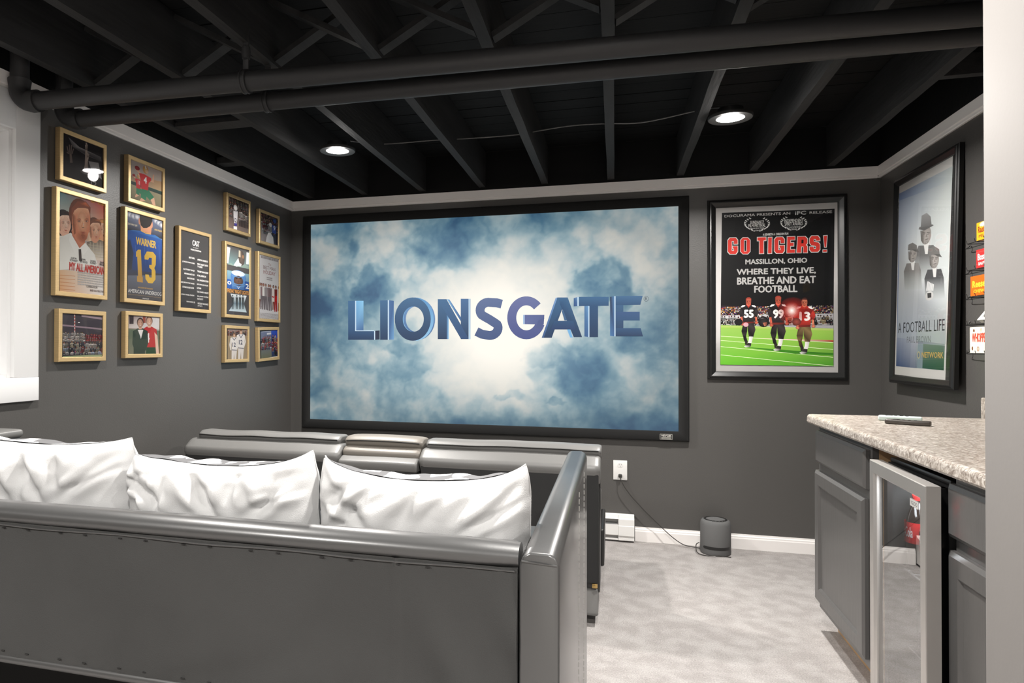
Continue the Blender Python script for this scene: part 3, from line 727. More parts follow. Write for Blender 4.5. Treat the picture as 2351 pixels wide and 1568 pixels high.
["p",[6225,8348,6405,8355,6353,7694,6274,7693],[235,235,232]],["p",[6281,8346,6460,8352,6409,7692,6329,7691],[235,235,232]],["p",[6253,8410,6433,8416,6381,7756,6302,7755],[235,235,232]],["p",[6253,8347,6433,8353,6381,7693,6302,7692],[235,235,232]],["p",[6281,8377,6460,8384,6409,7723,6329,7722],[235,235,232]],["p",[6226,8380,6405,8386,6353,7725,6274,7724],[235,235,232]],
["p",[6253,8378,6433,8385,6381,7724,6302,7723],[232,62,52]],["p",[6190,7591,6382,7591,6382,7475,6190,7474],[235,235,232]],["p",[6246,7588,6438,7589,6438,7473,6245,7472],[235,235,232]],["p",[6190,7528,6382,7529,6382,7413,6189,7412],[235,235,232]],["p",[6245,7526,6438,7527,6437,7411,6245,7410],[235,235,232]],["p",[6218,7589,6410,7590,6410,7474,6217,7473],[235,235,232]],
["p",[6218,7527,6410,7528,6410,7412,6217,7411],[235,235,232]],["p",[6245,7557,6438,7558,6438,7442,6245,7441],[235,235,232]],["p",[6190,7559,6382,7560,6382,7444,6189,7443],[235,235,232]],["p",[6218,7558,6410,7559,6410,7443,6217,7442],[232,62,52]],["t","MASSILLON, OHIO",2099,6814,5400,7136,[200,198,196],0.036],["t","WHERE THEY LIVE,",1624,6193,5849,6570,[200,198,196],0.036],
["t","BREATHE AND EAT",1642,5666,5848,6067,[200,198,196],0.036],["t","FOOTBALL",2578,5160,4881,5552,[200,198,196],0.036],["p",[746,3249,6732,3002,6735,4210,747,4420],[40,32,36]],["c",746,3769,6735,4335,9,75,3,[[235,225,205],[220,190,130],[190,60,50],[60,50,80],[240,240,235],[30,25,30],[215,150,70],[130,90,160]],[220,170,120],1.3],["p",[746,3249,6732,3002,6734,3877,746,3813],[215,212,215]],
["c",746,3205,6734,3793,3,34,7,[[240,240,240],[30,30,35],[235,230,220],[40,35,45],[225,200,150]],[90,60,50],1.5],["p",[711,873,6726,837,6732,3002,738,3249],[96,176,44,70,140,40,150,190,80,150,190,90]],["p",[738,3205,6732,2981,6731,2835,737,3032],[180,195,110,180,190,110,140,190,70,140,190,70]],["p",[737,2590,6730,2211,6729,2186,737,2564],[225,240,190]],
["p",[737,2338,6729,1815,6728,1790,736,2312],[225,240,190]],["p",[736,1970,6727,1358,6727,1333,736,1944],[225,240,190]],["p",[735,1471,6726,858,6726,833,735,1445],[225,240,190]],["p",[2760,2457,6730,2336,6730,2227,3613,2379],[230,210,180,190,60,40,120,40,30,235,235,210]],["p",[1897,1950,5514,1665,6728,1586,6728,1462,4759,1535],[60,130,30,50,110,28,50,110,28,60,130,30,60,130,30]],
["p",[1986,3391,2222,3347,2189,2874,2126,2574,1953,2574,1874,2876],[18,15,17,58,50,50,18,15,17,18,15,17,58,50,50,18,15,17]],["p",[1953,2617,2126,2574,2181,2359,2086,2187,2000,2359],[18,15,17,18,15,17,24,20,20,24,20,20,18,15,17]],["p",[2063,2252,2181,2359,2228,2230,2141,2058,2070,2080],[40,34,34]],
["p",[2206,3347,2543,3387,2636,2958,2518,2530,2275,2539,2221,2917],[58,50,50,18,15,17,58,50,50,18,15,17,58,50,50,18,15,17]],["p",[2299,2556,2503,2547,2463,2316,2400,2144,2228,2161,2275,2359],[235,232,228,190,186,184,205,200,198,235,232,230,225,222,220,238,236,232]],
["p",[2220,2187,2408,2162,2392,2016,2337,1921,2101,1912,2015,1964,2141,2058],[44,38,38,30,26,28,24,20,22,60,54,52,225,222,220,230,228,224,50,44,44]],["p",[1869,4339,1987,4209,1931,3736,1820,3694,1734,3953],[20,16,18,52,44,46,20,16,18,20,16,18,52,44,46]],["p",[1820,3716,1931,3753,1986,3391,1875,3306],[222,110,86,155,77,60,222,110,86,155,77,60]],
["p",[2654,4329,2794,3984,2723,3677,2598,3729,2545,4202],[20,16,18,52,44,46,20,16,18,20,16,18,52,44,46]],["p",[2723,3694,2606,3747,2637,3464,2731,3429],[222,110,86,155,77,60,222,110,86,155,77,60]],["e",1930,3306,95,94,[222,110,86],[155,77,60]],["e",2692,3377,93,86,[222,110,86],[155,77,60]],
["p",[1821,4263,1932,4407,2121,4448,2404,4444,2592,4398,2701,4251,2591,4072,2575,3730,2551,3344,1978,3322,1931,3736,1931,4080],[20,16,18,52,44,46,20,16,18,20,16,18,52,44,46,20,16,18,20,16,18,52,44,46,20,16,18,20,16,18,52,44,46,20,16,18]],["p",[1978,3426,2551,3438,2551,3344,1978,3322],[120,36,30,90,28,24,90,28,24,120,36,30]],["p",[1837,4314,1932,4416,2090,4422,2058,4345,1900,4287],[236,232,230]],
["p",[2685,4303,2592,4407,2435,4417,2466,4340,2623,4278],[236,232,230]],["p",[2129,4465,2262,4248,2396,4461,2365,4522,2161,4525],[214,70,50,150,40,30,190,60,44,214,90,60,150,40,30]],["p",[2122,4723,2145,4817,2263,4858,2381,4813,2404,4718,2404,4564,2349,4419,2263,4377,2176,4421,2121,4568],[155,77,60,155,77,60,222,110,86,222,110,86,155,77,60,155,77,60,222,110,86,222,110,86,222,110,86,155,77,60]],
["e",2279,4592,109,189,[222,110,86,1.0],[222,110,86,0.0]],["p",[2114,4706,2122,4818,2208,4885,2326,4883,2412,4804,2412,4701,2373,4779,2169,4791],[150,58,44]],["e",2208,4627,43,26,[90,36,28,0.8],[90,36,28,0.0]],["e",2208,4618,20,11,[48,20,16],[48,20,16]],["e",2318,4625,43,26,[90,36,28,0.8],[90,36,28,0.0]],["e",2318,4617,20,10,[48,20,16],[48,20,16]],
["p",[2255,4618,2279,4617,2294,4531,2239,4532],[155,77,60,0.2,155,77,60,0.2,155,77,60,0.9,155,77,60,0.9],4],["p",[2216,4489,2310,4488,2294,4462,2231,4463],[126,48,40]],["t","55",2002,3681,2544,4128,[238,232,228],0.06],["t","55",2018,3707,2528,4102,[238,232,228],0.05],["p",[3557,3324,3811,3276,3776,2762,3708,2435,3521,2435,3437,2763],[18,15,17,58,50,50,18,15,17,18,15,17,58,50,50,18,15,17]],
["p",[3522,2482,3708,2435,3767,2201,3665,2014,3572,2201],[18,15,17,18,15,17,24,20,20,24,20,20,18,15,17]],["p",[3640,2084,3767,2201,3817,2061,3724,1874,3648,1897],[40,34,34]],["p",[3794,3276,4157,3320,4257,2853,4130,2388,3869,2397,3810,2808],[58,50,50,18,15,17,58,50,50,18,15,17,58,50,50,18,15,17]],
["p",[3894,2416,4113,2406,4071,2154,4003,1968,3817,1986,3868,2201],[235,232,228,190,186,184,205,200,198,235,232,230,225,222,220,238,236,232]],["p",[3809,2014,4011,1986,3994,1828,3935,1725,3681,1715,3588,1770,3724,1874],[44,38,38,30,26,28,24,20,22,60,54,52,225,222,220,230,228,224,50,44,44]],["p",[3432,4356,3559,4214,3498,3699,3379,3654,3286,3936],[20,16,18,52,44,46,20,16,18,20,16,18,52,44,46]],
["p",[3379,3677,3498,3718,3557,3324,3438,3231],[210,100,76,147,70,53,210,100,76,147,70,53]],["p",[4277,4344,4428,3970,4351,3635,4217,3692,4159,4206],[20,16,18,52,44,46,20,16,18,20,16,18,52,44,46]],["p",[4351,3654,4225,3711,4258,3403,4359,3365],[210,100,76,147,70,53,210,100,76,147,70,53]],["e",3497,3231,102,103,[210,100,76],[147,70,53]],["e",4317,3310,101,93,[210,100,76],[147,70,53]],
["p",[3380,4273,3500,4430,3703,4474,4008,4470,4210,4420,4327,4260,4209,4066,4192,3693,4166,3273,3548,3249,3498,3699,3499,4074],[20,16,18,52,44,46,20,16,18,20,16,18,52,44,46,20,16,18,20,16,18,52,44,46,20,16,18,20,16,18,52,44,46,20,16,18]],["p",[3549,3362,4166,3376,4166,3273,3548,3249],[120,36,30,90,28,24,90,28,24,120,36,30]],["p",[3397,4329,3500,4440,3669,4447,3635,4363,3465,4300],[236,232,230]],
["p",[4311,4316,4210,4429,4042,4441,4075,4357,4243,4289],[236,232,230]],["p",[3712,4493,3855,4257,3999,4488,3966,4554,3746,4558],[214,70,50,150,40,30,190,60,44,214,90,60,150,40,30]],["p",[3704,4774,3730,4876,3857,4921,3983,4872,4008,4769,4008,4600,3949,4442,3856,4397,3763,4445,3704,4605],[147,70,53,147,70,53,210,100,76,210,100,76,147,70,53,147,70,53,210,100,76,210,100,76,210,100,76,147,70,53]],
["e",3873,4631,118,205,[210,100,76,1.0],[210,100,76,0.0]],["p",[3695,4755,3704,4877,3798,4950,3924,4948,4017,4862,4017,4750,3975,4835,3755,4848],[150,58,44]],["e",3797,4669,46,28,[90,36,28,0.8],[90,36,28,0.0]],["e",3797,4660,21,12,[48,20,16],[48,20,16]],["e",3915,4667,47,28,[90,36,28,0.8],[90,36,28,0.0]],["e",3915,4658,21,12,[48,20,16],[48,20,16]],
["p",[3848,4659,3873,4659,3890,4565,3831,4566],[147,70,53,0.2,147,70,53,0.2,147,70,53,0.9,147,70,53,0.9],4],["p",[3805,4519,3907,4518,3890,4490,3822,4491],[126,48,40]],["t","99",3575,3640,4158,4126,[238,232,228],0.06],["t","99",3592,3668,4142,4098,[238,232,228],0.05],["p",[4939,3164,5193,3116,5158,2597,5089,2267,4903,2267,4819,2598],[72,56,36,128,106,70,72,56,36,72,56,36,128,106,70,72,56,36]],
["p",[4903,2314,5089,2267,5148,2032,5046,1843,4953,2031],[72,56,36,72,56,36,24,20,20,24,20,20,72,56,36]],["p",[5021,1913,5148,2032,5199,1890,5105,1702,5029,1725],[40,34,34]],["p",[5176,3116,5539,3161,5638,2690,5511,2220,5250,2230,5192,2644],[128,106,70,72,56,36,128,106,70,72,56,36,128,106,70,72,56,36]],
["p",[5275,2248,5494,2239,5452,1985,5384,1797,5198,1815,5250,2032],[235,232,228,190,186,184,205,200,198,235,232,230,225,222,220,238,236,232]],["p",[5190,1843,5392,1816,5375,1656,5316,1552,5062,1541,4969,1597,5105,1702],[44,38,38,30,26,28,24,20,22,60,54,52,225,222,220,230,228,224,50,44,44]],
["p",[4814,4205,4941,4062,4880,3543,4761,3496,4668,3781],[118,26,22,190,54,44,118,26,22,118,26,22,190,54,44]],["p",[4761,3520,4880,3562,4939,3164,4820,3071],[226,132,100,158,92,70,226,132,100,158,92,70]],["p",[5659,4194,5809,3816,5733,3479,5598,3536,5541,4054],[118,26,22,190,54,44,118,26,22,118,26,22,190,54,44]],
["p",[5733,3498,5607,3555,5640,3245,5740,3206],[226,132,100,158,92,70,226,132,100,158,92,70]],["e",4879,3070,102,104,[226,132,100],[158,92,70]],["e",5698,3150,101,94,[226,132,100],[158,92,70]],
["p",[4763,4121,4882,4280,5086,4324,5390,4320,5592,4270,5709,4109,5591,3913,5573,3537,5547,3114,4930,3089,4880,3543,4881,3921],[118,26,22,190,54,44,118,26,22,118,26,22,190,54,44,118,26,22,118,26,22,190,54,44,118,26,22,118,26,22,190,54,44,118,26,22]],["p",[4931,3202,5547,3217,5547,3114,4930,3089],[120,36,30,90,28,24,90,28,24,120,36,30]],
["p",[4780,4177,4882,4289,5052,4296,5018,4212,4848,4148],[236,232,230]],["p",[5692,4165,5592,4280,5423,4291,5457,4206,5625,4138],[236,232,230]],["p",[5094,4343,5237,4105,5381,4339,5348,4405,5128,4409],[214,70,50,150,40,30,190,60,44,214,90,60,150,40,30]],
["p",[5086,4626,5112,4730,5239,4775,5365,4726,5390,4622,5390,4452,5331,4293,5238,4247,5145,4295,5086,4456],[158,92,70,158,92,70,226,132,100,226,132,100,158,92,70,158,92,70,226,132,100,226,132,100,226,132,100,158,92,70]],["e",5255,4482,118,208,[226,132,100,1.0],[226,132,100,0.0]],["p",[5078,4608,5086,4730,5180,4804,5306,4802,5399,4716,5399,4603,5357,4688,5137,4701],[64,30,24]],
["e",5179,4521,47,28,[90,36,28,0.8],[90,36,28,0.0]],["e",5179,4512,21,11,[48,20,16],[48,20,16]],["e",5297,4519,47,29,[90,36,28,0.8],[90,36,28,0.0]],["e",5297,4510,21,12,[48,20,16],[48,20,16]],["p",[5230,4511,5255,4511,5272,4416,5213,4417],[158,92,70,0.2,158,92,70,0.2,158,92,70,0.9,158,92,70,0.9],4],["p",[5187,4370,5289,4369,5272,4341,5204,4342],[126,48,40]],
["t","13",4957,3483,5540,3973,[238,232,228],0.06],["t","13",4974,3511,5523,3945,[238,232,228],0.05],["e",4631,4027,813,824,[225,60,44,0.75],[150,24,20,0.12]],["e",4574,4070,455,507,[255,225,215,1.0],[225,60,48,0.0]],["e",4574,4070,228,253,[255,252,250,1.0],[255,220,210,0.0]],["e",3073,3426,291,320,[52,46,48],[10,10,12]],
["p",[3034,3362,3248,3403,3267,3211,3112,3169],[200,120,90,120,60,50,60,40,40,180,110,90]],["p",[2840,3577,3035,3661,3229,3574,3035,3610],[140,130,130,0.8,160,150,150,0.8,60,50,50,0.2,60,50,50,0.2],4],["e",1721,3415,237,194,[24,22,24],[24,22,24]],["e",4820,3412,234,220,[150,70,60],[90,40,34]],["e",2115,3261,142,129,[210,160,170],[210,160,170]],],
'portrait': [
["p",[141,440,6155,357,6348,10405,42,10414],[224,222,218]],["p",[563,874,5985,813,6359,9892,405,9954],[120,140,175,150,165,160,200,208,206,130,150,190]],["p",[609,5347,6131,4674,6331,9247,429,9580],[208,212,214,205,210,210,202,208,206,165,178,200]],["p",[563,874,3151,840,3197,2337,600,2727],[58,84,130,120,130,150,190,195,205,160,170,190]],
["p",[3756,857,5985,813,6038,1919,3781,2024],[48,86,78,40,80,60,100,125,110,120,140,130]],["p",[622,2377,6083,1994,6123,4824,598,5523],[170,180,195,185,195,195,210,213,214,208,211,213]],["p",[2969,6843,4633,6642,4954,6171,5152,5070,2774,5224,2586,6401],[112,112,112,112,112,112,112,112,112,200,205,206,200,205,206,112,112,112]],["p",[3554,6879,4107,6837,4030,6293,3734,6332],[225,224,222]],
["e",3794,7220,565,436,[178,172,168],[150,146,142]],["p",[3138,7552,3669,7464,3557,6839,3244,7047],[130,126,124,0.8,150,146,142,0.0,120,116,112,0.3,110,106,104,0.8],4],["p",[3372,7432,3729,7390,3730,7358,3375,7391],[100,96,94]],["e",3566,7320,150,25,[110,106,104],[110,106,104]],["p",[3859,7353,4206,7313,4208,7281,3862,7313],[100,96,94]],["e",4048,7243,145,24,[110,106,104],[110,106,104]],
["p",[3825,7311,3743,7148,3964,7113],[140,134,130]],["e",3860,7018,221,24,[110,104,102],[110,104,102]],["e",3870,6857,292,80,[190,184,180,0.7],[170,164,160,0.0]],["p",[2940,7650,3631,7487,4599,7561,4490,7627,3011,7753],[105,104,104]],["p",[3168,7694,3248,8265,3805,8305,4254,8038,4386,7598],[120,120,120,150,150,150,165,165,165,140,140,140,110,110,110]],
["p",[1588,6139,3038,5999,3320,5609,3495,4686,1420,4792,1258,5767],[134,132,130,134,132,130,134,132,130,200,205,206,200,205,206,134,132,130]],["p",[2095,6180,2577,6154,2509,5698,2252,5726],[225,224,222]],["e",2304,6468,493,363,[178,172,168],[150,146,142]],["p",[1734,6732,2195,6670,2097,6146,1826,6314],[130,126,124,0.8,150,146,142,0.0,120,116,112,0.3,110,106,104,0.8],4],
["p",[1937,6637,2247,6609,2249,6582,1939,6603],[100,96,94]],["e",2105,6548,131,20,[110,106,104],[110,106,104]],["p",[2361,6580,2663,6553,2665,6526,2363,6547],[100,96,94]],["e",2525,6492,127,20,[110,106,104],[110,106,104]],["p",[2331,6544,2259,6407,2452,6382],[140,134,130]],["e",2362,6300,192,21,[110,104,102],[110,104,102]],["e",2370,6166,255,67,[190,184,180,0.7],[170,164,160,0.0]],
["p",[1697,6792,1747,7070,2265,7101,2784,6892,2861,6631],[120,118,116]],["p",[2189,6764,2859,6671,3116,6492,2613,6599],[95,94,93]],["p",[4063,5551,5478,5429,5752,5025,5922,4063,3898,4135,3740,5154],[84,84,86,84,84,86,84,84,86,200,205,206,200,205,206,84,84,86]],["p",[4559,5602,5028,5583,4962,5104,4711,5129],[225,224,222]],["e",4762,5907,481,381,[178,172,168],[150,146,142]],
["p",[4206,6175,4656,6117,4561,5566,4295,5738],[130,126,124,0.8,150,146,142,0.0,120,116,112,0.3,110,106,104,0.8],4],["p",[4404,6079,4707,6054,4708,6026,4406,6043],[100,96,94]],["e",4568,5987,128,22,[110,106,104],[110,106,104]],["p",[4818,6026,5113,6002,5114,5974,4820,5991],[100,96,94]],["e",4978,5936,124,21,[110,106,104],[110,106,104]],["p",[4789,5988,4718,5842,4907,5820],[140,134,130]],
["e",4818,5733,188,21,[110,104,102],[110,104,102]],["e",4826,5592,250,70,[190,184,180,0.7],[170,164,160,0.0]],["p",[4170,6236,4218,6529,4725,6570,5230,6359,5306,6088],[120,118,116]],["p",[4650,6216,5303,6129,5554,5946,5064,6050],[95,94,93]],["p",[3947,4553,4094,4541,4214,4966,4086,4994],[225,225,225]],["p",[4112,4540,4257,4528,4360,4921,4233,4948],[225,225,225]],
["p",[4275,4527,4418,4515,4504,4876,4379,4903],[225,225,225]],["p",[4436,4513,4578,4502,4648,4831,4523,4858],[225,225,225]],["p",[4596,4501,4737,4489,4790,4788,4666,4814],[225,225,225]],["e",4324,4286,426,222,[215,214,212],[215,214,212]],["p",[4101,4422,4531,4412,4543,4192,4150,4189],[70,70,70]],["t","A FOOTBALL LIFE",695,2597,5975,3137,[70,74,80],0.0],
["t","PAUL BROWN",1869,2084,4584,2401,[120,125,130],0.0],["t","NETWORK",3645,1366,5914,1630,[214,178,104],0.03],["e",3305,1484,171,179,[200,190,150],[200,190,150]],["e",3305,1484,95,122,[120,130,150],[120,130,150]],],
'actors': [
["p",[266,93,2935,153,2893,4349,223,4326],[235,225,215,238,230,222,214,60,36,120,160,165]],["p",[243,2402,2911,2538,2893,4349,223,4326],[240,225,205,240,200,160,206,52,32,110,152,160]],["p",[265,158,2925,177,2916,1138,256,1088],[225,170,120,238,235,232,238,235,232,220,180,140]],["p",[266,864,1109,898,1109,878,267,845],[200,130,80]],["p",[268,720,1110,750,1111,730,268,700],[200,130,80]],
["p",[269,575,1112,601,1112,582,270,556],[200,130,80]],["p",[271,431,1113,453,1114,433,271,412],[200,130,80]],["p",[272,287,1115,304,1115,285,272,267],[200,130,80]],["p",[249,1761,242,2434,830,2690,882,1846],[236,232,226]],["p",[104,3282,890,3429,917,2593,95,2462],[42,24,24]],["e",451,3166,411,434,[42,24,24],[33,19,19]],
["p",[148,3085,209,3312,780,3419,848,3211,840,2895,715,2613,572,2486,429,2464,287,2544,161,2780],[236,186,160,250,218,196,250,218,196,236,186,160,236,186,160,236,186,160,236,186,160,236,186,160,236,186,160,236,186,160]],["e",549,3028,289,414,[250,218,196,1.0],[250,218,196,0.0]],["p",[147,3188,299,3113,320,2704,233,2638],[129,102,88,0.55,129,102,88,0.0,129,102,88,0.1,129,102,88,0.5],4],
["p",[141,3084,132,3287,348,3508,669,3570,860,3450,848,3237,762,3395,420,3383,237,3256],[42,24,24]],["p",[384,3464,670,3544,816,3457,562,3451],[91,60,60,0.0,91,60,60,0.8,91,60,60,0.5,91,60,60,0.0],4],["e",416,3030,107,62,[236,186,160,0.9],[236,186,160,0.0]],["p",[338,3053,430,3092,494,3085,487,3071,416,3072],[42,24,24,0.85],4],["e",417,3017,49,16,[232,220,210],[190,160,140]],
["e",417,3017,23,18,[46,30,26],[46,30,26]],["p",[360,3013,416,3038,473,3033,416,3030],[129,102,88,0.9],4],["e",703,3081,109,62,[236,186,160,0.9],[236,186,160,0.0]],["p",[624,3103,717,3143,783,3137,776,3122,703,3122],[42,24,24,0.85],4],["e",703,3068,51,15,[232,220,210],[190,160,140]],["e",703,3068,24,17,[46,30,26],[46,30,26]],["p",[646,3063,703,3089,761,3083,703,3081],[129,102,88,0.9],4],
["p",[556,3055,581,3059,529,2884,503,2890],[236,186,160,0.2,236,186,160,0.2,236,186,160,0.9,236,186,160,0.6],4],["p",[518,2874,629,2893,604,2873,540,2862],[129,102,88,0.7],4],["e",589,2957,29,72,[255,240,225,0.5],[255,240,225,0.0]],["p",[469,2734,555,2769,577,2765,598,2776,678,2768,577,2744],[158,74,62]],["e",577,2728,72,21,[196,112,96,1.0],[196,112,96,0.0]],
["e",577,2679,90,26,[236,186,160,0.8],[236,186,160,0.0]],["p",[2514,2410,2913,2398,2906,3027,2507,3101],[225,170,120]],["p",[2404,3351,3045,3463,3067,2763,2397,2660],[214,140,76]],["e",2688,3248,335,365,[214,140,76],[171,112,60]],
["p",[2440,3185,2490,3375,2956,3456,3011,3281,3005,3017,2904,2782,2787,2676,2671,2659,2554,2728,2452,2928],[225,160,120,246,208,176,246,208,176,225,160,120,225,160,120,225,160,120,225,160,120,225,160,120,225,160,120,225,160,120]],["e",2768,3131,236,348,[246,208,176,1.0],[246,208,176,0.0]],["p",[2439,3271,2564,3206,2582,2862,2510,2807],[123,88,66,0.55,123,88,66,0.0,123,88,66,0.1,123,88,66,0.5],4],
["p",[2435,3184,2427,3355,2604,3538,2866,3585,3021,3481,3011,3303,2942,3436,2663,3431,2514,3327],[214,140,76]],["p",[2633,3500,2866,3563,2985,3488,2779,3486],[255,255,149,0.0,255,255,149,0.8,255,255,149,0.5,255,255,149,0.0],4],["e",2660,3135,87,52,[225,160,120,0.9],[225,160,120,0.0]],["p",[2596,3155,2671,3187,2724,3180,2718,3169,2660,3170],[214,140,76,0.85],4],
["e",2660,3124,41,13,[232,220,210],[190,160,140]],["e",2660,3124,19,15,[46,30,26],[46,30,26]],["p",[2614,3121,2660,3142,2707,3136,2660,3135],[123,88,66,0.9],4],["e",2894,3174,89,52,[225,160,120,0.9],[225,160,120,0.0]],["p",[2829,3194,2905,3226,2959,3220,2953,3208,2894,3209],[214,140,76,0.85],4],["e",2894,3163,41,13,[232,220,210],[190,160,140]],["e",2894,3163,19,15,[46,30,26],[46,30,26]],
["p",[2847,3160,2894,3181,2941,3175,2894,3174],[123,88,66,0.9],4],["p",[2774,3154,2794,3157,2752,3011,2731,3016],[225,160,120,0.2,225,160,120,0.2,225,160,120,0.9,225,160,120,0.6],4],["p",[2743,3003,2834,3018,2813,3001,2761,2993],[123,88,66,0.7],4],["e",2801,3071,23,61,[255,240,225,0.5],[255,240,225,0.0]],["p",[2703,2886,2773,2914,2791,2910,2808,2920,2873,2913,2791,2893],[158,74,62]],
["e",2791,2880,59,17,[196,112,96,1.0],[196,112,96,0.0]],["e",2792,2838,73,22,[225,160,120,0.8],[225,160,120,0.0]],["p",[1772,1695,2919,1768,2911,2608,2416,2672,1764,2437],[225,205,180,232,220,205,150,130,110,96,88,80,110,100,88]],["p",[1948,2464,1976,2468,1955,1820,1927,1816],[200,190,165]],["p",[1857,2349,2913,2398,2913,2377,1857,2329],[190,176,150]],
["p",[2158,2495,2186,2499,2164,1846,2136,1843],[200,190,165]],["p",[1858,2227,2914,2272,2914,2251,1859,2207],[190,176,150]],["p",[2370,2527,2398,2531,2376,1874,2348,1870],[200,190,165]],["p",[1860,2105,2915,2146,2915,2125,1860,2085],[190,176,150]],["p",[2585,2559,2614,2563,2592,1901,2563,1898],[200,190,165]],["p",[1861,1984,2917,2020,2917,1999,1861,1963],[190,176,150]],
["p",[2803,2592,2832,2596,2810,1929,2780,1926],[200,190,165]],["p",[1862,1862,2918,1894,2918,1873,1862,1842],[190,176,150]],["e",2203,3161,406,431,[120,66,40],[96,52,32]],
["p",[1903,3085,1963,3309,2528,3409,2595,3202,2588,2889,2464,2610,2323,2486,2181,2465,2040,2546,1916,2782],[216,152,120,244,200,168,244,200,168,216,152,120,216,152,120,216,152,120,216,152,120,216,152,120,216,152,120,216,152,120]],["e",2300,3023,286,412,[244,200,168,1.0],[244,200,168,0.0]],["p",[1902,3187,2052,3110,2074,2704,1987,2640],[118,83,66,0.55,118,83,66,0.0,118,83,66,0.1,118,83,66,0.5],4],
["p",[1896,3084,1887,3286,2101,3503,2419,3560,2607,3439,2595,3228,2510,3385,2172,3377,1991,3253],[120,66,40]],["p",[2136,3458,2419,3535,2564,3446,2313,3443],[224,132,88,0.0,224,132,88,0.8,224,132,88,0.5,224,132,88,0.0],4],["e",2169,3027,105,62,[216,152,120,0.9],[216,152,120,0.0]],["p",[2091,3050,2182,3089,2246,3081,2239,3067,2168,3068],[120,66,40,0.85],4],
["e",2169,3014,49,16,[232,220,210],[190,160,140]],["e",2169,3014,23,18,[46,30,26],[46,30,26]],["p",[2113,3010,2169,3035,2225,3029,2169,3027],[118,83,66,0.9],4],["e",2452,3074,108,62,[216,152,120,0.9],[216,152,120,0.0]],["p",[2374,3097,2466,3136,2531,3129,2524,3115,2452,3116],[120,66,40,0.85],4],["e",2453,3061,50,16,[232,220,210],[190,160,140]],["e",2453,3061,23,18,[46,30,26],[46,30,26]],
["p",[2395,3057,2452,3082,2510,3076,2452,3074],[118,83,66,0.9],4],["p",[2306,3050,2331,3054,2280,2881,2255,2887],[216,152,120,0.2,216,152,120,0.2,216,152,120,0.9,216,152,120,0.6],4],["p",[2269,2871,2379,2889,2354,2870,2291,2859],[118,83,66,0.7],4],["e",2339,2952,29,73,[255,240,225,0.5],[255,240,225,0.0]],["p",[2221,2733,2306,2766,2327,2762,2348,2773,2427,2765,2327,2742],[158,74,62]],
["e",2327,2726,72,21,[196,112,96,1.0],[196,112,96,0.0]],["e",2328,2677,89,26,[216,152,120,0.8],[216,152,120,0.0]],["p",[256,1055,2428,1501,2234,1958,1674,2389,830,2690,243,2402],[236,234,226,240,236,230,236,234,228,240,238,232,236,234,228,225,222,214]],["p",[872,2828,1627,2551,1674,2322,1339,2107,963,2383],[206,128,94,214,136,100,220,142,106,196,116,86,180,104,78]],
["e",1350,3511,621,727,[140,70,42],[112,56,33]],["p",[898,3384,988,3761,1846,3930,1949,3579,1938,3047,1749,2576,1534,2369,1319,2337,1106,2477,919,2876],[212,132,96,246,190,150,246,190,150,212,132,96,212,132,96,212,132,96,212,132,96,212,132,96,212,132,96,212,132,96]],["e",1497,3278,438,695,[246,190,150,1.0],[246,190,150,0.0]],
["p",[897,3555,1123,3426,1156,2743,1026,2636],[116,72,52,0.55,116,72,52,0.0,116,72,52,0.1,116,72,52,0.5],4],["p",[888,3383,874,3721,1195,4086,1678,4186,1967,3980,1949,3623,1819,3889,1304,3875,1031,3666],[140,70,42]],["p",[1249,4011,1679,4142,1900,3993,1517,3987],[255,139,91,0.0,255,139,91,0.8,255,139,91,0.5,255,139,91,0.0],4],["e",1299,3285,160,104,[212,132,96,0.9],[212,132,96,0.0]],
["p",[1182,3325,1319,3389,1416,3376,1405,3352,1298,3355],[140,70,42,0.85],4],["e",1299,3264,75,26,[232,220,210],[190,160,140]],["e",1299,3264,35,29,[46,30,26],[46,30,26]],["p",[1214,3257,1299,3298,1384,3288,1299,3285],[116,72,52,0.9],4],["e",1730,3363,165,105,[212,132,96,0.9],[212,132,96,0.0]],["p",[1610,3402,1751,3468,1851,3455,1840,3431,1730,3433],[140,70,42,0.85],4],
["e",1731,3341,76,26,[232,220,210],[190,160,140]],["e",1731,3341,35,30,[46,30,26],[46,30,26]],["p",[1643,3334,1730,3376,1818,3365,1730,3363],[116,72,52,0.9],4],["p",[1508,3323,1546,3330,1468,3037,1430,3048],[212,132,96,0.2,212,132,96,0.2,212,132,96,0.9,212,132,96,0.6],4],["p",[1452,3022,1619,3050,1581,3017,1484,3001],[116,72,52,0.7],4],["e",1558,3157,43,122,[255,240,225,0.5],[255,240,225,0.0]],
["p",[1379,2788,1507,2844,1540,2836,1572,2854,1692,2839,1540,2801],[158,74,62]],["e",1540,2775,109,35,[196,112,96,1.0],[196,112,96,0.0]],["e",1541,2692,136,44,[212,132,96,0.8],[212,132,96,0.0]],["e",1536,2604,456,301,[150,80,56,0.55],[150,80,56,0.0]],["p",[830,2690,748,2350,1099,1825,1339,2107],[240,238,232]],["p",[1339,2107,1566,1837,1859,2146,1651,2386],[244,242,236]],
["p",[1282,2065,1429,2086,1464,1723,1501,1560,1314,1571],[70,58,52]],["t","AARON",850,1599,1171,1678,[60,50,48],0.03],["t","FINN",1483,1611,1690,1692,[60,50,48],0.03],["t","ROBIN",1984,1611,2293,1693,[60,50,48],0.03],["t","SARAH",2560,1618,2871,1701,[60,50,48],0.03],["t","ECKHART",808,1502,1234,1587,[60,50,48],0.03],["t","WITTROCK",1350,1503,1810,1590,[60,50,48],0.03],
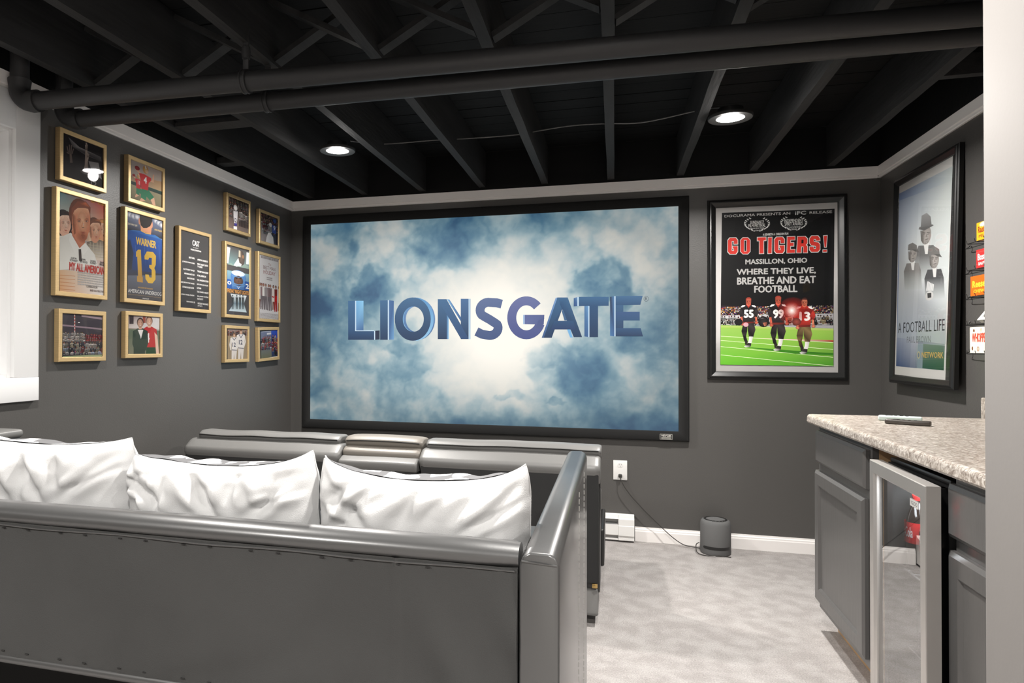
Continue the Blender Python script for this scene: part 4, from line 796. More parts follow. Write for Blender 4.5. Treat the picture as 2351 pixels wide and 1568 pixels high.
["t","TUNNEY",1948,1516,2341,1605,[60,50,48],0.03],["t","BOLGER",2542,1521,2891,1611,[60,50,48],0.03],["t","MY ALL AMERICAN",768,1121,2844,1458,[196,66,58],0.05],["l",1244,534,2891,1135,6,[190,184,180],5],["t","COMING SOON",1748,472,2409,574,[120,112,108],0.02],["t","BASED ON A TRUE STORY",1970,320,2835,403,[100,70,66],0.02],["t","DIRECTED BY THE WRITER OF",1172,4269,1952,4352,[225,200,180],0],
["t","HOOSIERS",2400,4212,2859,4295,[226,170,60],0.03],["t","AND RUDY",1986,4208,2210,4303,[226,150,60],0.03],],
'jersey': [
["p",[307,162,2890,166,2926,4326,265,4306],[70,66,66,72,68,68,150,165,195,160,172,200]],["p",[275,3392,2908,3371,2926,4326,265,4306],[50,44,48,46,42,46,120,130,160,140,150,180]],["e",431,4140,234,145,[250,250,255],[110,118,140]],["e",675,4120,237,145,[250,250,255],[110,118,140]],["e",923,4133,240,146,[250,250,255],[110,118,140]],["e",2377,4192,262,153,[250,250,255],[110,118,140]],
["e",2596,4126,265,154,[250,250,255],[110,118,140]],["e",2818,4060,268,154,[250,250,255],[110,118,140]],["t","ZACHARY LEVI",281,3671,936,3760,[235,225,200],0.02],["t","ANNA PAQUIN",2221,3694,2820,3799,[235,200,120],0.02],["p",[1205,3513,1956,3465,2056,4135,1123,4136],[225,160,120,220,150,112,236,176,140,205,140,105]],["e",1095,3963,70,161,[205,140,110],[205,140,110]],
["e",2015,3956,74,164,[225,160,128],[225,160,128]],["p",[1111,4318,2043,4339,2056,4135,1900,3867,1639,3727,1382,3684,1203,3781,1114,4034],[46,40,38]],["p",[296,1271,275,3392,633,3468,1180,3509,1538,3449,1956,3465,2277,3482,2604,3394,2909,3300,2927,1541],[70,68,76,36,84,160,70,130,190,40,90,180,40,84,170,40,84,170,70,120,190,70,130,190,50,90,160,70,68,76]],
["p",[603,1567,2843,1603,2772,3139,539,3074],[60,70,110,60,76,120,46,84,160,44,84,164]],["p",[293,1532,554,1561,693,2370,443,2993,280,2903],[64,60,64,70,68,76,60,64,80,50,60,90,40,44,60]],["p",[787,2780,857,2791,998,1610,908,1600],[70,110,190,40,70,140,60,70,110,60,70,110]],["p",[1441,2876,1513,2886,1660,1683,1567,1673],[70,110,190,40,70,140,60,70,110,60,70,110]],
["p",[1700,2913,1773,2924,1921,1712,1827,1702],[70,110,190,40,70,140,60,70,110,60,70,110]],["p",[2552,3037,2629,3048,2785,1807,2686,1796],[70,110,190,40,70,140,60,70,110,60,70,110]],["p",[1180,3509,1539,3439,1957,3451,1956,3486,1538,3480,1205,3553],[226,180,90]],["t","WARNER",846,2829,2367,3168,[226,186,84],0.04],
["p",[870,2460,1018,2587,1209,2600,1314,1309,1365,1300,1368,1031,954,1039,951,1305,1021,1312,952,2238,862,2220],[222,180,76,222,180,76,222,180,76,190,146,76,190,146,76,190,146,76,190,146,76,190,146,76,190,146,76,222,180,76,222,180,76]],
["p",[1478,2339,1651,2580,2124,2616,2352,2453,2335,2000,2229,1832,2322,1687,2326,1272,2087,1056,1771,1048,1561,1232,1548,1447,1798,1460,1873,1331,2031,1339,2027,1724,1842,1806,1840,1942,2025,1964,2032,2308,1842,2305,1759,2185,1490,2172],[222,180,76]],["t","SOME DREAMS BECOME DESTINY",1017,741,2132,809,[200,160,90],0.02],["t","AMERICAN UNDERDOG",323,483,2797,659,[232,230,226],0.0],
["t","BASED ON THE TRUE STORY OF A LEGENDARY QUARTERBACK",325,365,2798,415,[170,140,100],0],["t","CHRISTMAS DAY",1355,238,1841,292,[225,222,220],0.02],],
'cast': [
["p",[282,189,2900,174,2946,4346,273,4346],[62,60,60]],["t","CAST",1275,3615,1942,3905,[222,220,216],0.03],["t","THE COMPLETE",1336,3489,1824,3538,[222,220,216],0.0],["t","PIGSKIN JOURNEYMAN",1127,3318,2093,3423,[222,220,216],0.03],["t","BRETT FAVRE",969,2879,1483,2968,[222,220,216],0.03],["t","AMERICAN UNDERDOG",1747,2858,2757,2950,[222,220,216],0.03],
["t","J.D. MCCOY STUNT DOUBLE",380,2594,1497,2684,[222,220,216],0.03],["t","FRIDAY NIGHT LIGHTS",1749,2617,2759,2709,[222,220,216],0.03],["t","TV SERIES",1750,2481,2237,2573,[222,220,216],0.03],["t","ELLIS THE BOY TOM QB",485,2201,1478,2290,[222,220,216],0.03],["t","THE BEST MAN HOLIDAY",1753,2215,2814,2307,[222,220,216],0.03],["t","ARKANSAS SAFETY #18",555,1978,1480,2067,[222,220,216],0.03],
["t","MY ALL AMERICAN",1743,1989,2577,2081,[222,220,216],0.03],["t","HIGH SCHOOL QB",819,1750,1471,1839,[222,220,216],0.03],["t","THE AMAZING STORY",1722,1740,2870,1832,[222,220,216],0.03],["t","JAKE JORDAN STUNT DOUBLE",269,1489,1473,1578,[222,220,216],0.03],["t","RED ZONE (CBS PILOT)",1725,1495,2796,1587,[222,220,216],0.03],["t","GOTHAM ROGUES PLAYER",394,1254,1440,1343,[222,220,216],0.03],
["t","GOTHAM",1714,1296,2114,1388,[222,220,216],0.03],["t","THE DARK NIGHT",1717,1092,2838,1184,[222,220,216],0.03],["t","JOHNNY MANZIEL STAND-IN",308,847,1468,936,[222,220,216],0.03],["t","SNL: JOHNNY FOOTBALL",1755,845,2854,937,[222,220,216],0.03],["t","PHOTOSHOOT",1756,706,2317,798,[222,220,216],0.03],["t","HIGH SCHOOL QB",775,488,1543,577,[222,220,216],0.03],
["t","NECESSARY ROUGHNESS",1795,454,2820,547,[222,220,216],0.03],["t","(TV PILOT)",1796,317,2234,408,[222,220,216],0.03],],
'helmet': [
["p",[343,184,2919,154,2918,4347,264,4348],[78,74,74]],["p",[288,3182,2903,3127,2905,4226,277,4215],[120,150,150,130,150,150,92,88,86,84,80,80]],["p",[251,3210,421,3214,633,4167,241,4177],[240,245,248]],["p",[2467,3407,2900,3423,2906,4157,2513,4156],[235,240,242,200,215,220,220,228,232,240,244,246]],["e",1901,3681,395,477,[110,96,86],[84,74,68]],["e",2097,3808,119,110,[160,120,90],[160,120,90]],
["p",[1604,4152,1864,4119,1868,3745,1576,3741],[225,215,190,120,100,84,150,120,96,230,220,200]],["p",[1010,3167,1291,3436,1544,3670,1676,3381,1937,3344,1873,3200,1358,3107],[236,238,236]],["p",[300,3150,2875,3141,2805,3308,2267,3383,1873,3200,1104,3128,728,3267],[140,160,150]],["p",[289,3083,2903,3075,2906,2831,292,2821],[80,76,76]],
["p",[315,1706,2889,1766,2906,2813,292,2804],[70,110,170,60,100,160,130,165,175,130,165,175]],["p",[315,1739,837,1750,769,2276,309,2297],[50,90,160]],["p",[2217,1763,2889,1766,2884,2305,2277,2352],[44,80,150]],["t","0",324,1973,771,2171,[235,236,232],0.05],["t","2",2414,1900,2818,2176,[235,236,232],0.05],["e",1569,2488,886,440,[96,140,190],[80,120,175]],
["e",1567,2725,785,169,[238,240,242],[200,215,230]],["e",1571,2285,547,305,[120,90,74],[80,60,50]],["e",1353,2399,102,27,[40,28,24],[40,28,24]],["p",[1187,2437,1518,2470,1493,2440,1213,2412],[30,22,20]],["e",1790,2442,104,27,[40,28,24],[40,28,24]],["p",[1621,2480,1959,2513,1933,2483,1647,2455],[30,22,20]],["e",1572,2252,116,67,[96,70,58],[96,70,58]],
["p",[828,2564,1569,2519,2374,2655,2374,2620,1569,2478,829,2524],[100,145,195]],["p",[833,2115,1574,2062,2379,2190,2379,2155,1574,2022,833,2076],[100,145,195]],["p",[834,1999,1575,1944,2380,2069,2380,2035,1575,1903,835,1959],[100,145,195]],["p",[953,2560,1041,2569,985,1863,910,1856],[90,135,190]],["p",[2240,2693,2333,2702,2274,1974,2195,1967],[90,135,190]],
["p",[1370,1963,1576,1846,1820,1986,1576,1795],[235,238,240]],["p",[317,1509,2892,1505,2889,1783,315,1723],[52,44,40]],["t","FRIDAY NIGHT LIGHTS",329,1497,2795,1723,[222,160,90],0.03],["p",[511,403,2564,408,2225,923,2554,1445,685,1439,1064,883],[200,215,222,205,220,225,120,140,150,235,238,240,225,230,232,110,130,140]],["e",922,1324,63,60,[60,62,62],[60,62,62]],
["p",[799,1232,1048,1240,1026,964,1005,529,949,526,927,891,893,523,837,520,839,952],[66,68,68]],["e",1389,1358,64,61,[60,62,62],[60,62,62]],["p",[1262,1265,1517,1273,1495,995,1474,555,1416,552,1393,921,1359,549,1301,545,1303,982],[66,68,68]],["e",1762,1386,64,61,[60,62,62],[60,62,62]],["p",[1633,1292,1893,1300,1869,1019,1848,576,1789,572,1766,945,1731,569,1673,566,1675,1007],[66,68,68]],
["e",2101,1411,66,62,[60,62,62],[60,62,62]],["p",[1971,1316,2234,1325,2211,1042,2189,595,2129,591,2106,966,2070,588,2011,585,2013,1029],[66,68,68]],],
'group': [
["p",[315,201,3039,135,3077,4371,287,4344],[214,210,210]],["l",464,4079,2832,4587,2,[150,142,142],4],["t","The",1463,3741,1831,3896,[150,100,100],0],["t","BEST MAN",778,3446,2411,3674,[120,84,80],0],["t","HOLIDAY",796,3131,2430,3381,[150,90,88],0.01],["l",1232,2749,2010,2991,2,[150,142,142],9],["l",387,190,2954,583,5,[170,164,164],3],["p",[178,2254,555,2280,532,1673,199,1666],[225,220,215]],
["p",[198,1755,546,1764,622,1427,158,1424],[225,220,215]],["p",[273,1439,520,1438,569,919,438,911,375,1374,351,906,250,900],[130,80,60]],["e",364,2407,109,108,[120,90,80],[120,90,80]],["e",372,2386,72,72,[170,120,96],[170,120,96]],["p",[395,2252,775,2278,752,1667,416,1661],[140,110,110]],["p",[415,1679,752,1686,775,818,643,811,592,1475,541,805,410,798],[110,100,102]],
["e",583,2405,110,108,[110,60,56],[110,60,56]],["e",590,2384,74,72,[170,120,96],[170,120,96]],["p",[643,2249,1027,2275,1004,1661,664,1654],[230,226,222]],["p",[664,1673,1004,1679,1027,808,894,800,842,1468,790,795,658,787],[110,100,102]],["e",833,2403,111,109,[120,70,66],[120,70,66]],["e",841,2382,74,72,[170,120,96],[170,120,96]],["p",[923,2245,1312,2272,1289,1654,944,1648],[150,140,140]],
["p",[944,1666,1288,1673,1312,795,1177,788,1125,1460,1072,782,938,775],[110,100,102]],["e",1116,2401,112,109,[110,90,90],[110,90,90]],["e",1123,2379,75,73,[170,120,96],[170,120,96]],["p",[1313,2241,1708,2267,1684,1645,1334,1638],[130,110,110]],["p",[1334,1656,1684,1663,1708,778,1570,771,1518,1449,1464,765,1328,758],[110,100,102]],["e",1508,2397,114,111,[110,80,80],[110,80,80]],
["e",1516,2376,76,73,[170,120,96],[170,120,96]],["p",[1540,2238,1940,2264,1915,1639,1562,1632],[120,96,96]],["p",[1561,1651,1915,1658,1939,769,1800,761,1747,1442,1693,756,1555,748],[110,100,102]],["e",1738,2395,115,111,[130,90,86],[130,90,86]],["e",1745,2374,77,74,[170,120,96],[170,120,96]],["p",[1955,2233,2362,2260,2337,1629,1977,1622],[226,214,206]],
["p",[1976,1715,2351,1723,2434,1373,1933,1370],[226,214,206]],["p",[2057,1386,2323,1385,2376,845,2235,837,2167,1318,2141,832,2032,826],[130,80,60]],["e",2156,2392,118,111,[70,36,30],[70,36,30]],["e",2164,2370,79,74,[170,120,96],[170,120,96]],["p",[2299,2229,2711,2256,2686,1620,2321,1613],[120,40,34]],["p",[2321,1632,2686,1639,2711,736,2567,728,2513,1420,2456,723,2315,715],[170,30,26]],
["e",2503,2389,119,112,[76,30,24],[76,30,24]],["e",2511,2367,79,75,[170,120,96],[170,120,96]],["p",[2728,2224,3147,2251,3121,1609,2750,1603],[210,200,196]],["p",[2749,1697,3137,1706,3222,1350,2705,1347],[210,200,196]],["p",[2833,1363,3108,1361,3162,813,3016,805,2946,1294,2919,800,2806,794],[130,80,60]],["e",2935,2385,121,113,[90,44,32],[90,44,32]],["e",2943,2363,81,76,[170,120,96],[170,120,96]],
["p",[1952,1760,2257,1726,2258,1644,1953,1674],[180,40,34]],["p",[2414,1813,2684,1802,2656,1435,2402,1444],[200,30,26]],],
'hands': [
["p",[258,171,2653,205,2634,2093,239,2057],[66,60,60,30,26,30,36,30,34,34,28,32]],["p",[504,1893,1113,1645,2404,1563,2458,1354,1502,1393,738,1539],[120,114,116,170,165,166,120,116,118,60,56,60,120,116,118,80,74,78]],["p",[1651,1179,2253,1263,2466,573,2157,685,1802,890],[140,136,138,150,146,148,190,186,188,140,136,138,120,116,120]],
["p",[1417,649,1651,707,1577,1667,1470,1637],[110,98,94,110,98,94,196,176,164,196,176,164]],["p",[1460,1598,1518,1614,1482,1836,1444,1825],[110,98,94,110,98,94,196,176,164,196,176,164]],["p",[1483,1605,1541,1621,1520,1944,1481,1933],[110,98,94,110,98,94,196,176,164,196,176,164]],["p",[1506,1611,1565,1627,1560,1949,1521,1938],[110,98,94,110,98,94,196,176,164,196,176,164]],
["p",[1530,1618,1588,1634,1599,1889,1560,1878],[110,98,94,110,98,94,196,176,164,196,176,164]],["p",[1325,626,1499,669,1674,1367,1576,1341],[110,98,94,110,98,94,196,176,164,196,176,164]],["p",[1566,1320,1625,1336,1594,1490,1555,1480],[110,98,94,110,98,94,196,176,164,196,176,164]],["p",[1595,1328,1654,1343,1642,1547,1603,1537],[110,98,94,110,98,94,196,176,164,196,176,164]],
["p",[1625,1336,1684,1351,1692,1496,1653,1485],[110,98,94,110,98,94,196,176,164,196,176,164]],["p",[602,833,750,872,681,1241,571,1211],[110,98,94,110,98,94,130,112,104,130,112,104]],["p",[498,1173,562,1191,453,1493,408,1480],[110,98,94,110,98,94,140,120,112,140,120,112]],["p",[562,1191,626,1208,580,1592,535,1579],[110,98,94,110,98,94,140,120,112,140,120,112]],
["p",[621,1207,686,1225,700,1613,654,1599],[110,98,94,110,98,94,140,120,112,140,120,112]],["p",[676,1222,741,1240,813,1489,767,1476],[110,98,94,110,98,94,140,120,112,140,120,112]],["p",[493,1172,557,1190,447,1247,401,1234],[110,98,94,110,98,94,140,120,112,140,120,112]],["e",1509,636,345,93,[110,104,104],[60,56,56]],["e",1831,532,210,175,[70,66,70],[40,36,40]],
["t","12",1809,184,2161,367,[150,144,146],0.04],],
'thrower': [
["p",[289,236,2653,145,2633,2065,271,2086],[150,140,110,140,132,104,190,172,164,202,188,184]],["p",[283,808,2645,926,2639,1517,279,1282],[206,176,140,200,170,130,190,150,110,160,130,110]],["p",[283,867,2646,841,2644,1010,281,1025],[46,60,56,46,60,56,40,80,70,60,70,66]],["p",[289,236,2653,145,2646,841,283,867],[120,112,84,120,112,86,160,150,120,160,150,120]],
["p",[696,564,551,359,588,293,847,448],[220,170,140]],["p",[1034,563,1188,320,1303,344,1223,629],[224,176,146]],["p",[657,779,956,808,1223,629,1034,500,883,580,847,448,623,499],[40,120,84]],["p",[524,1218,801,1222,1084,1176,1066,1072,972,1012,948,774,642,763,625,994],[206,36,40,214,40,44,206,36,40,196,30,34,206,36,40,190,28,32,190,28,32,206,36,40]],
["p",[524,1193,366,1278,430,1368,616,1215],[226,176,146]],["p",[1029,1063,1200,1065,1224,1310,1163,1305,1127,1123],[222,170,140]],["e",460,1331,110,64,[170,36,40],[140,28,32]],["e",830,1371,127,119,[226,180,100],[196,140,80]],["e",883,1328,67,60,[220,180,150],[220,180,150]],["p",[784,1474,836,1492,882,1403,830,1381],[236,234,230]],["t","11",751,965,893,1152,[238,236,234],0.05],
["p",[1088,487,848,154,910,46,1337,295],[220,170,140]],["p",[1648,483,1907,82,2100,120,1966,592],[224,176,146]],["p",[1024,836,1518,886,1966,592,1649,381,1397,512,1337,295,967,380],[40,120,84]],["p",[804,1550,1262,1561,1733,1491,1703,1319,1546,1220,1506,830,999,811,971,1188],[206,36,40,214,40,44,206,36,40,196,30,34,206,36,40,190,28,32,190,28,32,206,36,40]],
["p",[804,1510,546,1645,652,1792,955,1547],[226,176,146]],["p",[1640,1304,1927,1309,1967,1713,1865,1704,1804,1404],[222,170,140]],["e",700,1732,180,104,[170,36,40],[140,28,32]],["e",1309,1805,212,195,[226,180,100],[196,140,80]],["e",1397,1737,112,98,[220,180,150],[220,180,150]],["p",[1233,1973,1319,2003,1396,1859,1309,1821],[236,234,230]],["t","4",1178,1142,1413,1447,[238,236,234],0.05],],
'team': [
["p",[253,189,2611,220,2592,2039,234,2040],[60,54,58,58,52,56,70,64,70,72,66,72]],["p",[239,1553,2598,1447,2599,1383,240,1484],[150,130,140]],["p",[1301,2000,2593,1927,2594,1830,1302,1922],[160,140,150]],["p",[884,2009,931,2011,949,1170,902,1169],[200,90,80]],["p",[884,1981,931,1983,932,1919,885,1917],[225,215,210]],["p",[886,1847,932,1849,933,1785,886,1783],[225,215,210]],
["p",[887,1713,934,1714,934,1651,888,1649],[225,215,210]],["p",[888,1578,935,1580,936,1516,889,1515],[225,215,210]],["p",[890,1444,936,1446,937,1382,890,1381],[225,215,210]],["p",[891,1310,938,1311,938,1248,892,1247],[225,215,210]],["e",1151,1666,58,21,[236,234,232],[236,234,232]],["c",255,845,1521,1254,3,12,11,[[226,218,212],[214,204,198],[232,226,222]],[140,104,88],1.5],
["c",1525,858,2601,1204,3,9,12,[[170,44,46],[184,56,56],[160,40,44]],[150,110,94],1.5],["c",261,292,2604,869,3,13,13,[[206,196,190],[60,52,54],[214,204,198],[70,60,80],[196,184,160],[150,44,46],[50,44,46],[170,180,200]],[140,104,88],1.5],["p",[253,182,2611,213,2610,287,252,237],[150,160,120]],],
'pair': [
["p",[280,158,2656,154,2637,2036,261,2041],[120,124,104,130,134,116,214,210,210,150,120,110]],["p",[268,1413,2643,1440,2637,2036,261,2041],[200,190,186,220,216,214,216,212,214,120,90,84]],["p",[324,1612,616,1622,612,2018,319,2020],[60,50,50]],["p",[1277,1685,1493,1693,1489,2026,1273,2024],[150,80,64]],["p",[280,158,2656,154,2644,1356,268,1374],[120,120,100,126,126,106,110,120,100,96,110,90]],
["p",[1575,1524,1954,1536,2328,1406,2387,807,2196,432,1363,432,1176,754,1219,1376],[186,52,52]],["p",[1649,1617,1876,1624,1878,1484,1651,1478],[224,180,156]],["e",1761,1817,253,238,[110,70,50],[110,70,50]],["e",1761,1768,209,213,[224,180,156],[179,144,124]],["e",1679,1797,31,13,[60,36,30],[60,36,30]],["e",1843,1804,32,12,[60,36,30],[60,36,30]],["e",1762,1674,57,10,[235,225,220],[235,225,220]],
["p",[2161,1261,2397,1099,2524,181,2315,182],[226,190,170]],["t","4",1519,759,1794,1208,[236,230,228],0.04],["p",[1508,164,2302,157,2234,515,1567,514],[40,70,46]],["p",[916,1424,1279,1434,1640,1306,1696,718,1513,351,712,353,531,670,572,1280],[52,66,54]],["p",[987,1514,1205,1521,1207,1384,988,1378],[206,160,136]],["e",1094,1711,244,233,[60,40,34],[60,40,34]],
["e",1094,1662,202,209,[206,160,136],[164,128,108]],["e",1015,1692,30,12,[60,36,30],[60,36,30]],["e",1173,1697,30,12,[60,36,30],[60,36,30]],["e",1095,1570,55,10,[235,225,220],[235,225,220]],["p",[916,1352,1101,1035,1150,915,1317,1363],[232,228,224]],["p",[631,171,1453,164,1449,473,628,472],[48,62,50]],],
'tunnel': [
["p",[283,202,2659,216,2678,2074,289,2062],[122,104,98,110,98,92,60,46,44,46,34,32]],["c",297,1314,2657,2265,4,12,21,[[70,50,46],[96,80,74],[130,116,110],[50,38,36]],[150,120,104],1.5],["c",1375,719,2647,1433,2,6,22,[[196,188,182],[206,198,192],[170,160,156]],[120,90,78],1.6],["c",293,851,922,1437,2,3,23,[[190,180,176],[120,100,96]],[150,110,96],1.6],
["p",[1464,830,1609,837,1594,473,1485,473],[60,52,52]],["p",[1636,861,1782,868,1768,474,1658,474],[60,52,52]],["p",[1809,892,1957,900,1943,475,1832,475],[60,52,52]],["p",[1984,924,2133,931,2119,476,2007,476],[60,52,52]],["p",[2161,956,2310,963,2297,477,2184,477],[60,52,52]],["p",[2338,988,2489,995,2476,478,2362,478],[60,52,52]],["p",[2518,1020,2670,1028,2656,479,2542,479],[60,52,52]],
["e",1027,1504,213,169,[232,230,228],[200,196,194]],["p",[791,1271,1278,1336,1247,886,1179,590,878,561,822,809],[216,212,214]],["p",[895,564,1197,593,1180,440,914,413],[70,64,140]],["p",[809,362,1198,405,1218,210,829,201],[228,226,226]],["t","12",858,631,1159,880,[50,44,60],0.04],],
'sideline': [
["p",[320,197,2611,200,2683,2039,322,2054],[150,140,138,60,56,70,70,52,50,46,34,34]],["c",309,1305,2658,2247,4,10,31,[[100,40,40],[60,46,46],[150,120,110],[40,32,34]],[190,150,130],1.5],["c",315,701,1758,1559,2,6,32,[[200,194,192],[180,172,172],[96,40,44]],[150,110,96],1.7],["c",1768,624,2641,1714,3,3,33,[[44,60,140],[50,40,70],[60,50,60]],[120,80,70],1.7],
["p",[920,186,2045,197,1931,650,1549,901,1250,852,1021,508],[222,218,216]],["e",1565,1422,194,144,[220,218,220],[220,218,220]],["e",2139,1783,243,157,[80,110,180],[50,70,140]],["p",[1781,1459,2375,1477,2336,923,1830,946],[44,66,150]],["t","9",1957,1137,2243,1451,[226,226,230],0.04],["p",[2049,851,2582,857,2543,269,2099,278],[36,34,50]],],
'duo': [
["p",[358,181,2686,145,2726,2038,352,2075],[150,130,104,146,126,102,150,132,124,146,128,122]],["c",357,1598,2712,1946,1,14,41,[[150,90,70],[180,150,130],[120,90,80]],[180,140,120],1.3],["p",[358,181,2686,145,2700,1640,350,1579],[156,138,112]],["p",[798,766,1400,746,1309,100,1128,103,1082,545,1017,105,797,109],[222,214,208]],
["p",[648,1457,851,1519,1308,1526,1505,1455,1425,1024,1358,728,818,736,787,1094],[230,224,220]],["p",[675,1443,530,1056,655,730,777,747,719,1094],[226,220,214]],["p",[1477,1447,1608,1099,1387,691,1288,721,1467,1099],[226,220,214]],["p",[893,1520,1073,1353,1280,1526,1308,1489,1081,1295,852,1482],[70,72,90]],["e",1084,1626,125,125,[220,184,158],[196,150,124]],
["e",1083,1729,125,51,[130,96,70],[130,96,70]],["t","12",870,949,1257,1192,[70,72,90],0.04],["p",[797,773,1386,750,1386,713,798,736],[90,86,100]],["p",[1535,885,2210,866,2107,154,1904,157,1853,643,1781,159,1535,163],[222,214,208]],["p",[1368,1644,1596,1713,2107,1723,2328,1646,2238,1171,2163,845,1559,853,1524,1246],[230,224,220]],
["p",[1398,1629,1236,1203,1376,845,1513,865,1448,1245],[226,220,214]],["p",[2296,1637,2443,1255,2194,804,2084,837,2284,1253],[226,220,214]],["p",[1642,1714,1844,1532,2075,1723,2107,1683,1852,1467,1596,1673],[70,72,90]],["e",1856,1831,140,138,[220,184,158],[196,150,124]],["e",1855,1945,140,56,[130,96,70],[130,96,70]],["t","12",1616,1087,2049,1354,[70,72,90],0.04],
["p",[1535,893,2194,870,2194,829,1536,853],[90,86,100]],],
'lineup': [
["p",[412,137,2812,238,2793,2027,394,1936],[110,112,84,112,110,84,96,110,150,120,130,160]],["c",406,730,1842,1627,3,7,51,[[214,206,206],[70,74,110],[190,70,70],[200,196,200]],[160,120,104],1.8],["p",[1831,240,2767,263,2749,2026,1813,1973],[36,44,70,40,40,50,44,80,190,50,84,190]],["c",1844,566,2753,1685,3,4,52,[[190,44,48],[232,230,230],[36,40,90]],[200,150,130],1.9],
["e",2370,461,210,116,[24,22,24],[24,22,24]],["p",[413,90,2812,205,2812,255,412,137],[225,222,218]],["p",[474,1919,1796,1952,1797,1927,475,1895],[220,220,225]],["p",[1211,1716,1799,1728,1797,1862,1210,1832],[214,214,220]],],
'logo': [
["p",[3357,8271,3970,8262,3978,6194,3365,6196],[110,175,220,140,200,235,60,100,150,80,120,170]],["p",[2838,8280,3394,8271,3402,6196,2847,6198],[62,106,146,62,106,146,42,82,122,42,82,122]],["p",[2847,6291,4756,6191,4759,5573,2850,5574],[42,82,122,42,82,122,22,54,90,22,54,90]],["p",[3357,8271,3431,8270,3439,6196,3365,6196],[205,228,245]],["p",[3365,6219,4756,6213,4756,6168,3365,6173],[205,228,245]],
["p",[4756,6191,4829,6190,4831,5573,4759,5573],[205,228,245]],["p",[4829,6190,5155,6212,5157,5596,4831,5573],[20,36,66]],["p",[5760,8278,6166,8226,6175,5595,5769,5573],[70,110,160,60,100,150,110,160,205,60,100,150]],["p",[5183,8265,5760,8278,5769,5573,5193,5573],[62,106,146,62,106,146,22,54,90,22,54,90]],["p",[5736,8279,5820,8277,5829,5573,5745,5573],[205,228,245]],
["p",[9073,6953,9057,7173,8463,7091,8473,6958],[90,130,177,94,134,181,92,132,180,90,130,177]],["p",[9057,7173,9011,7388,8437,7221,8463,7091],[94,134,181,99,139,185,95,135,182,92,132,180]],["p",[9011,7388,8936,7592,8393,7345,8437,7221],[99,139,185,103,143,189,98,138,185,95,135,182]],["p",[8936,7592,8833,7782,8334,7459,8393,7345],[103,143,189,107,147,193,100,140,187,98,138,185]],
["p",[8833,7782,8706,7952,8260,7562,8334,7459],[107,147,193,111,151,196,102,142,189,100,140,187]],["p",[8706,7952,8556,8097,8174,7650,8260,7562],[111,151,196,114,154,199,104,144,190,102,142,189]],["p",[8556,8097,8388,8216,8077,7721,8174,7650],[114,154,199,116,156,202,106,146,192,104,144,190]],["p",[8388,8216,8206,8303,7972,7774,8077,7721],[116,156,202,118,158,203,107,147,193,106,146,192]],
["p",[8206,8303,8014,8358,7862,7806,7972,7774],[118,158,203,119,159,204,107,147,193,107,147,193]],["p",[8014,8358,7817,8379,7749,7818,7862,7806],[119,159,204,120,160,205,108,148,194,107,147,193]],["p",[7817,8379,7619,8365,7635,7810,7749,7818],[120,160,205,119,159,204,107,147,193,108,148,194]],["p",[7619,8365,7426,8317,7524,7780,7635,7810],[119,159,204,118,158,203,107,147,193,107,147,193]],
["p",[7426,8317,7243,8234,7419,7730,7524,7780],[118,158,203,116,156,202,106,146,192,107,147,193]],["p",[7243,8234,7073,8120,7322,7661,7419,7730],[116,156,202,114,154,199,104,144,190,106,146,192]],["p",[7073,8120,6921,7978,7235,7575,7322,7661],[114,154,199,111,151,196,102,142,189,104,144,190]],["p",[6921,7978,6792,7810,7161,7473,7235,7575],[111,151,196,107,147,193,100,140,187,102,142,189]],
["p",[6792,7810,6688,7621,7102,7359,7161,7473],[107,147,193,103,143,189,98,138,185,100,140,187]],["p",[6688,7621,6612,7415,7058,7235,7102,7359],[103,143,189,99,139,185,95,135,182,98,138,185]],["p",[6612,7415,6565,7198,7032,7105,7058,7235],[99,139,185,94,134,181,92,132,180,95,135,182]],["p",[6565,7198,6550,6975,7023,6971,7032,7105],[94,134,181,90,130,177,90,130,177,92,132,180]],
["p",[6550,6975,6567,6752,7033,6837,7023,6971],[90,130,177,85,125,173,87,127,174,90,130,177]],["p",[6567,6752,6614,6534,7060,6706,7033,6837],[85,125,173,80,120,169,84,124,172,87,127,174]],["p",[6614,6534,6692,6327,7104,6581,7060,6706],[80,120,169,76,116,165,81,121,169,84,124,172]],["p",[6692,6327,6797,6136,7164,6466,7104,6581],[76,116,165,72,112,161,79,119,167,81,121,169]],
["p",[6797,6136,6928,5966,7239,6363,7164,6466],[72,112,161,68,108,158,77,117,165,79,119,167]],["p",[6928,5966,7080,5821,7326,6276,7239,6363],[68,108,158,65,105,155,75,115,164,77,117,165]],["p",[7080,5821,7251,5704,7424,6205,7326,6276],[65,105,155,63,103,152,73,113,162,75,115,164]],["p",[7251,5704,7435,5619,7529,6153,7424,6205],[63,103,152,61,101,151,72,112,161,73,113,162]],
["p",[7435,5619,7628,5567,7640,6122,7529,6153],[61,101,151,60,100,150,72,112,161,72,112,161]],["p",[7628,5567,7825,5549,7754,6111,7640,6122],[60,100,150,60,100,150,71,111,160,72,112,161]],["p",[7825,5549,8022,5567,7867,6121,7754,6111],[60,100,150,60,100,150,72,112,161,71,111,160]],["p",[8022,5567,8214,5618,7977,6152,7867,6121],[60,100,150,61,101,151,72,112,161,72,112,161]],
["p",[8214,5618,8395,5703,8082,6202,7977,6152],[61,101,151,63,103,152,73,113,162,72,112,161]],["p",[8395,5703,8563,5818,8178,6272,8082,6202],[63,103,152,65,105,155,75,115,164,73,113,162]],["p",[8563,5818,8711,5961,8264,6358,8178,6272],[65,105,155,68,108,158,77,117,165,75,115,164]],["p",[8711,5961,8838,6128,8337,6459,8264,6358],[68,108,158,72,112,161,79,119,167,77,117,165]],
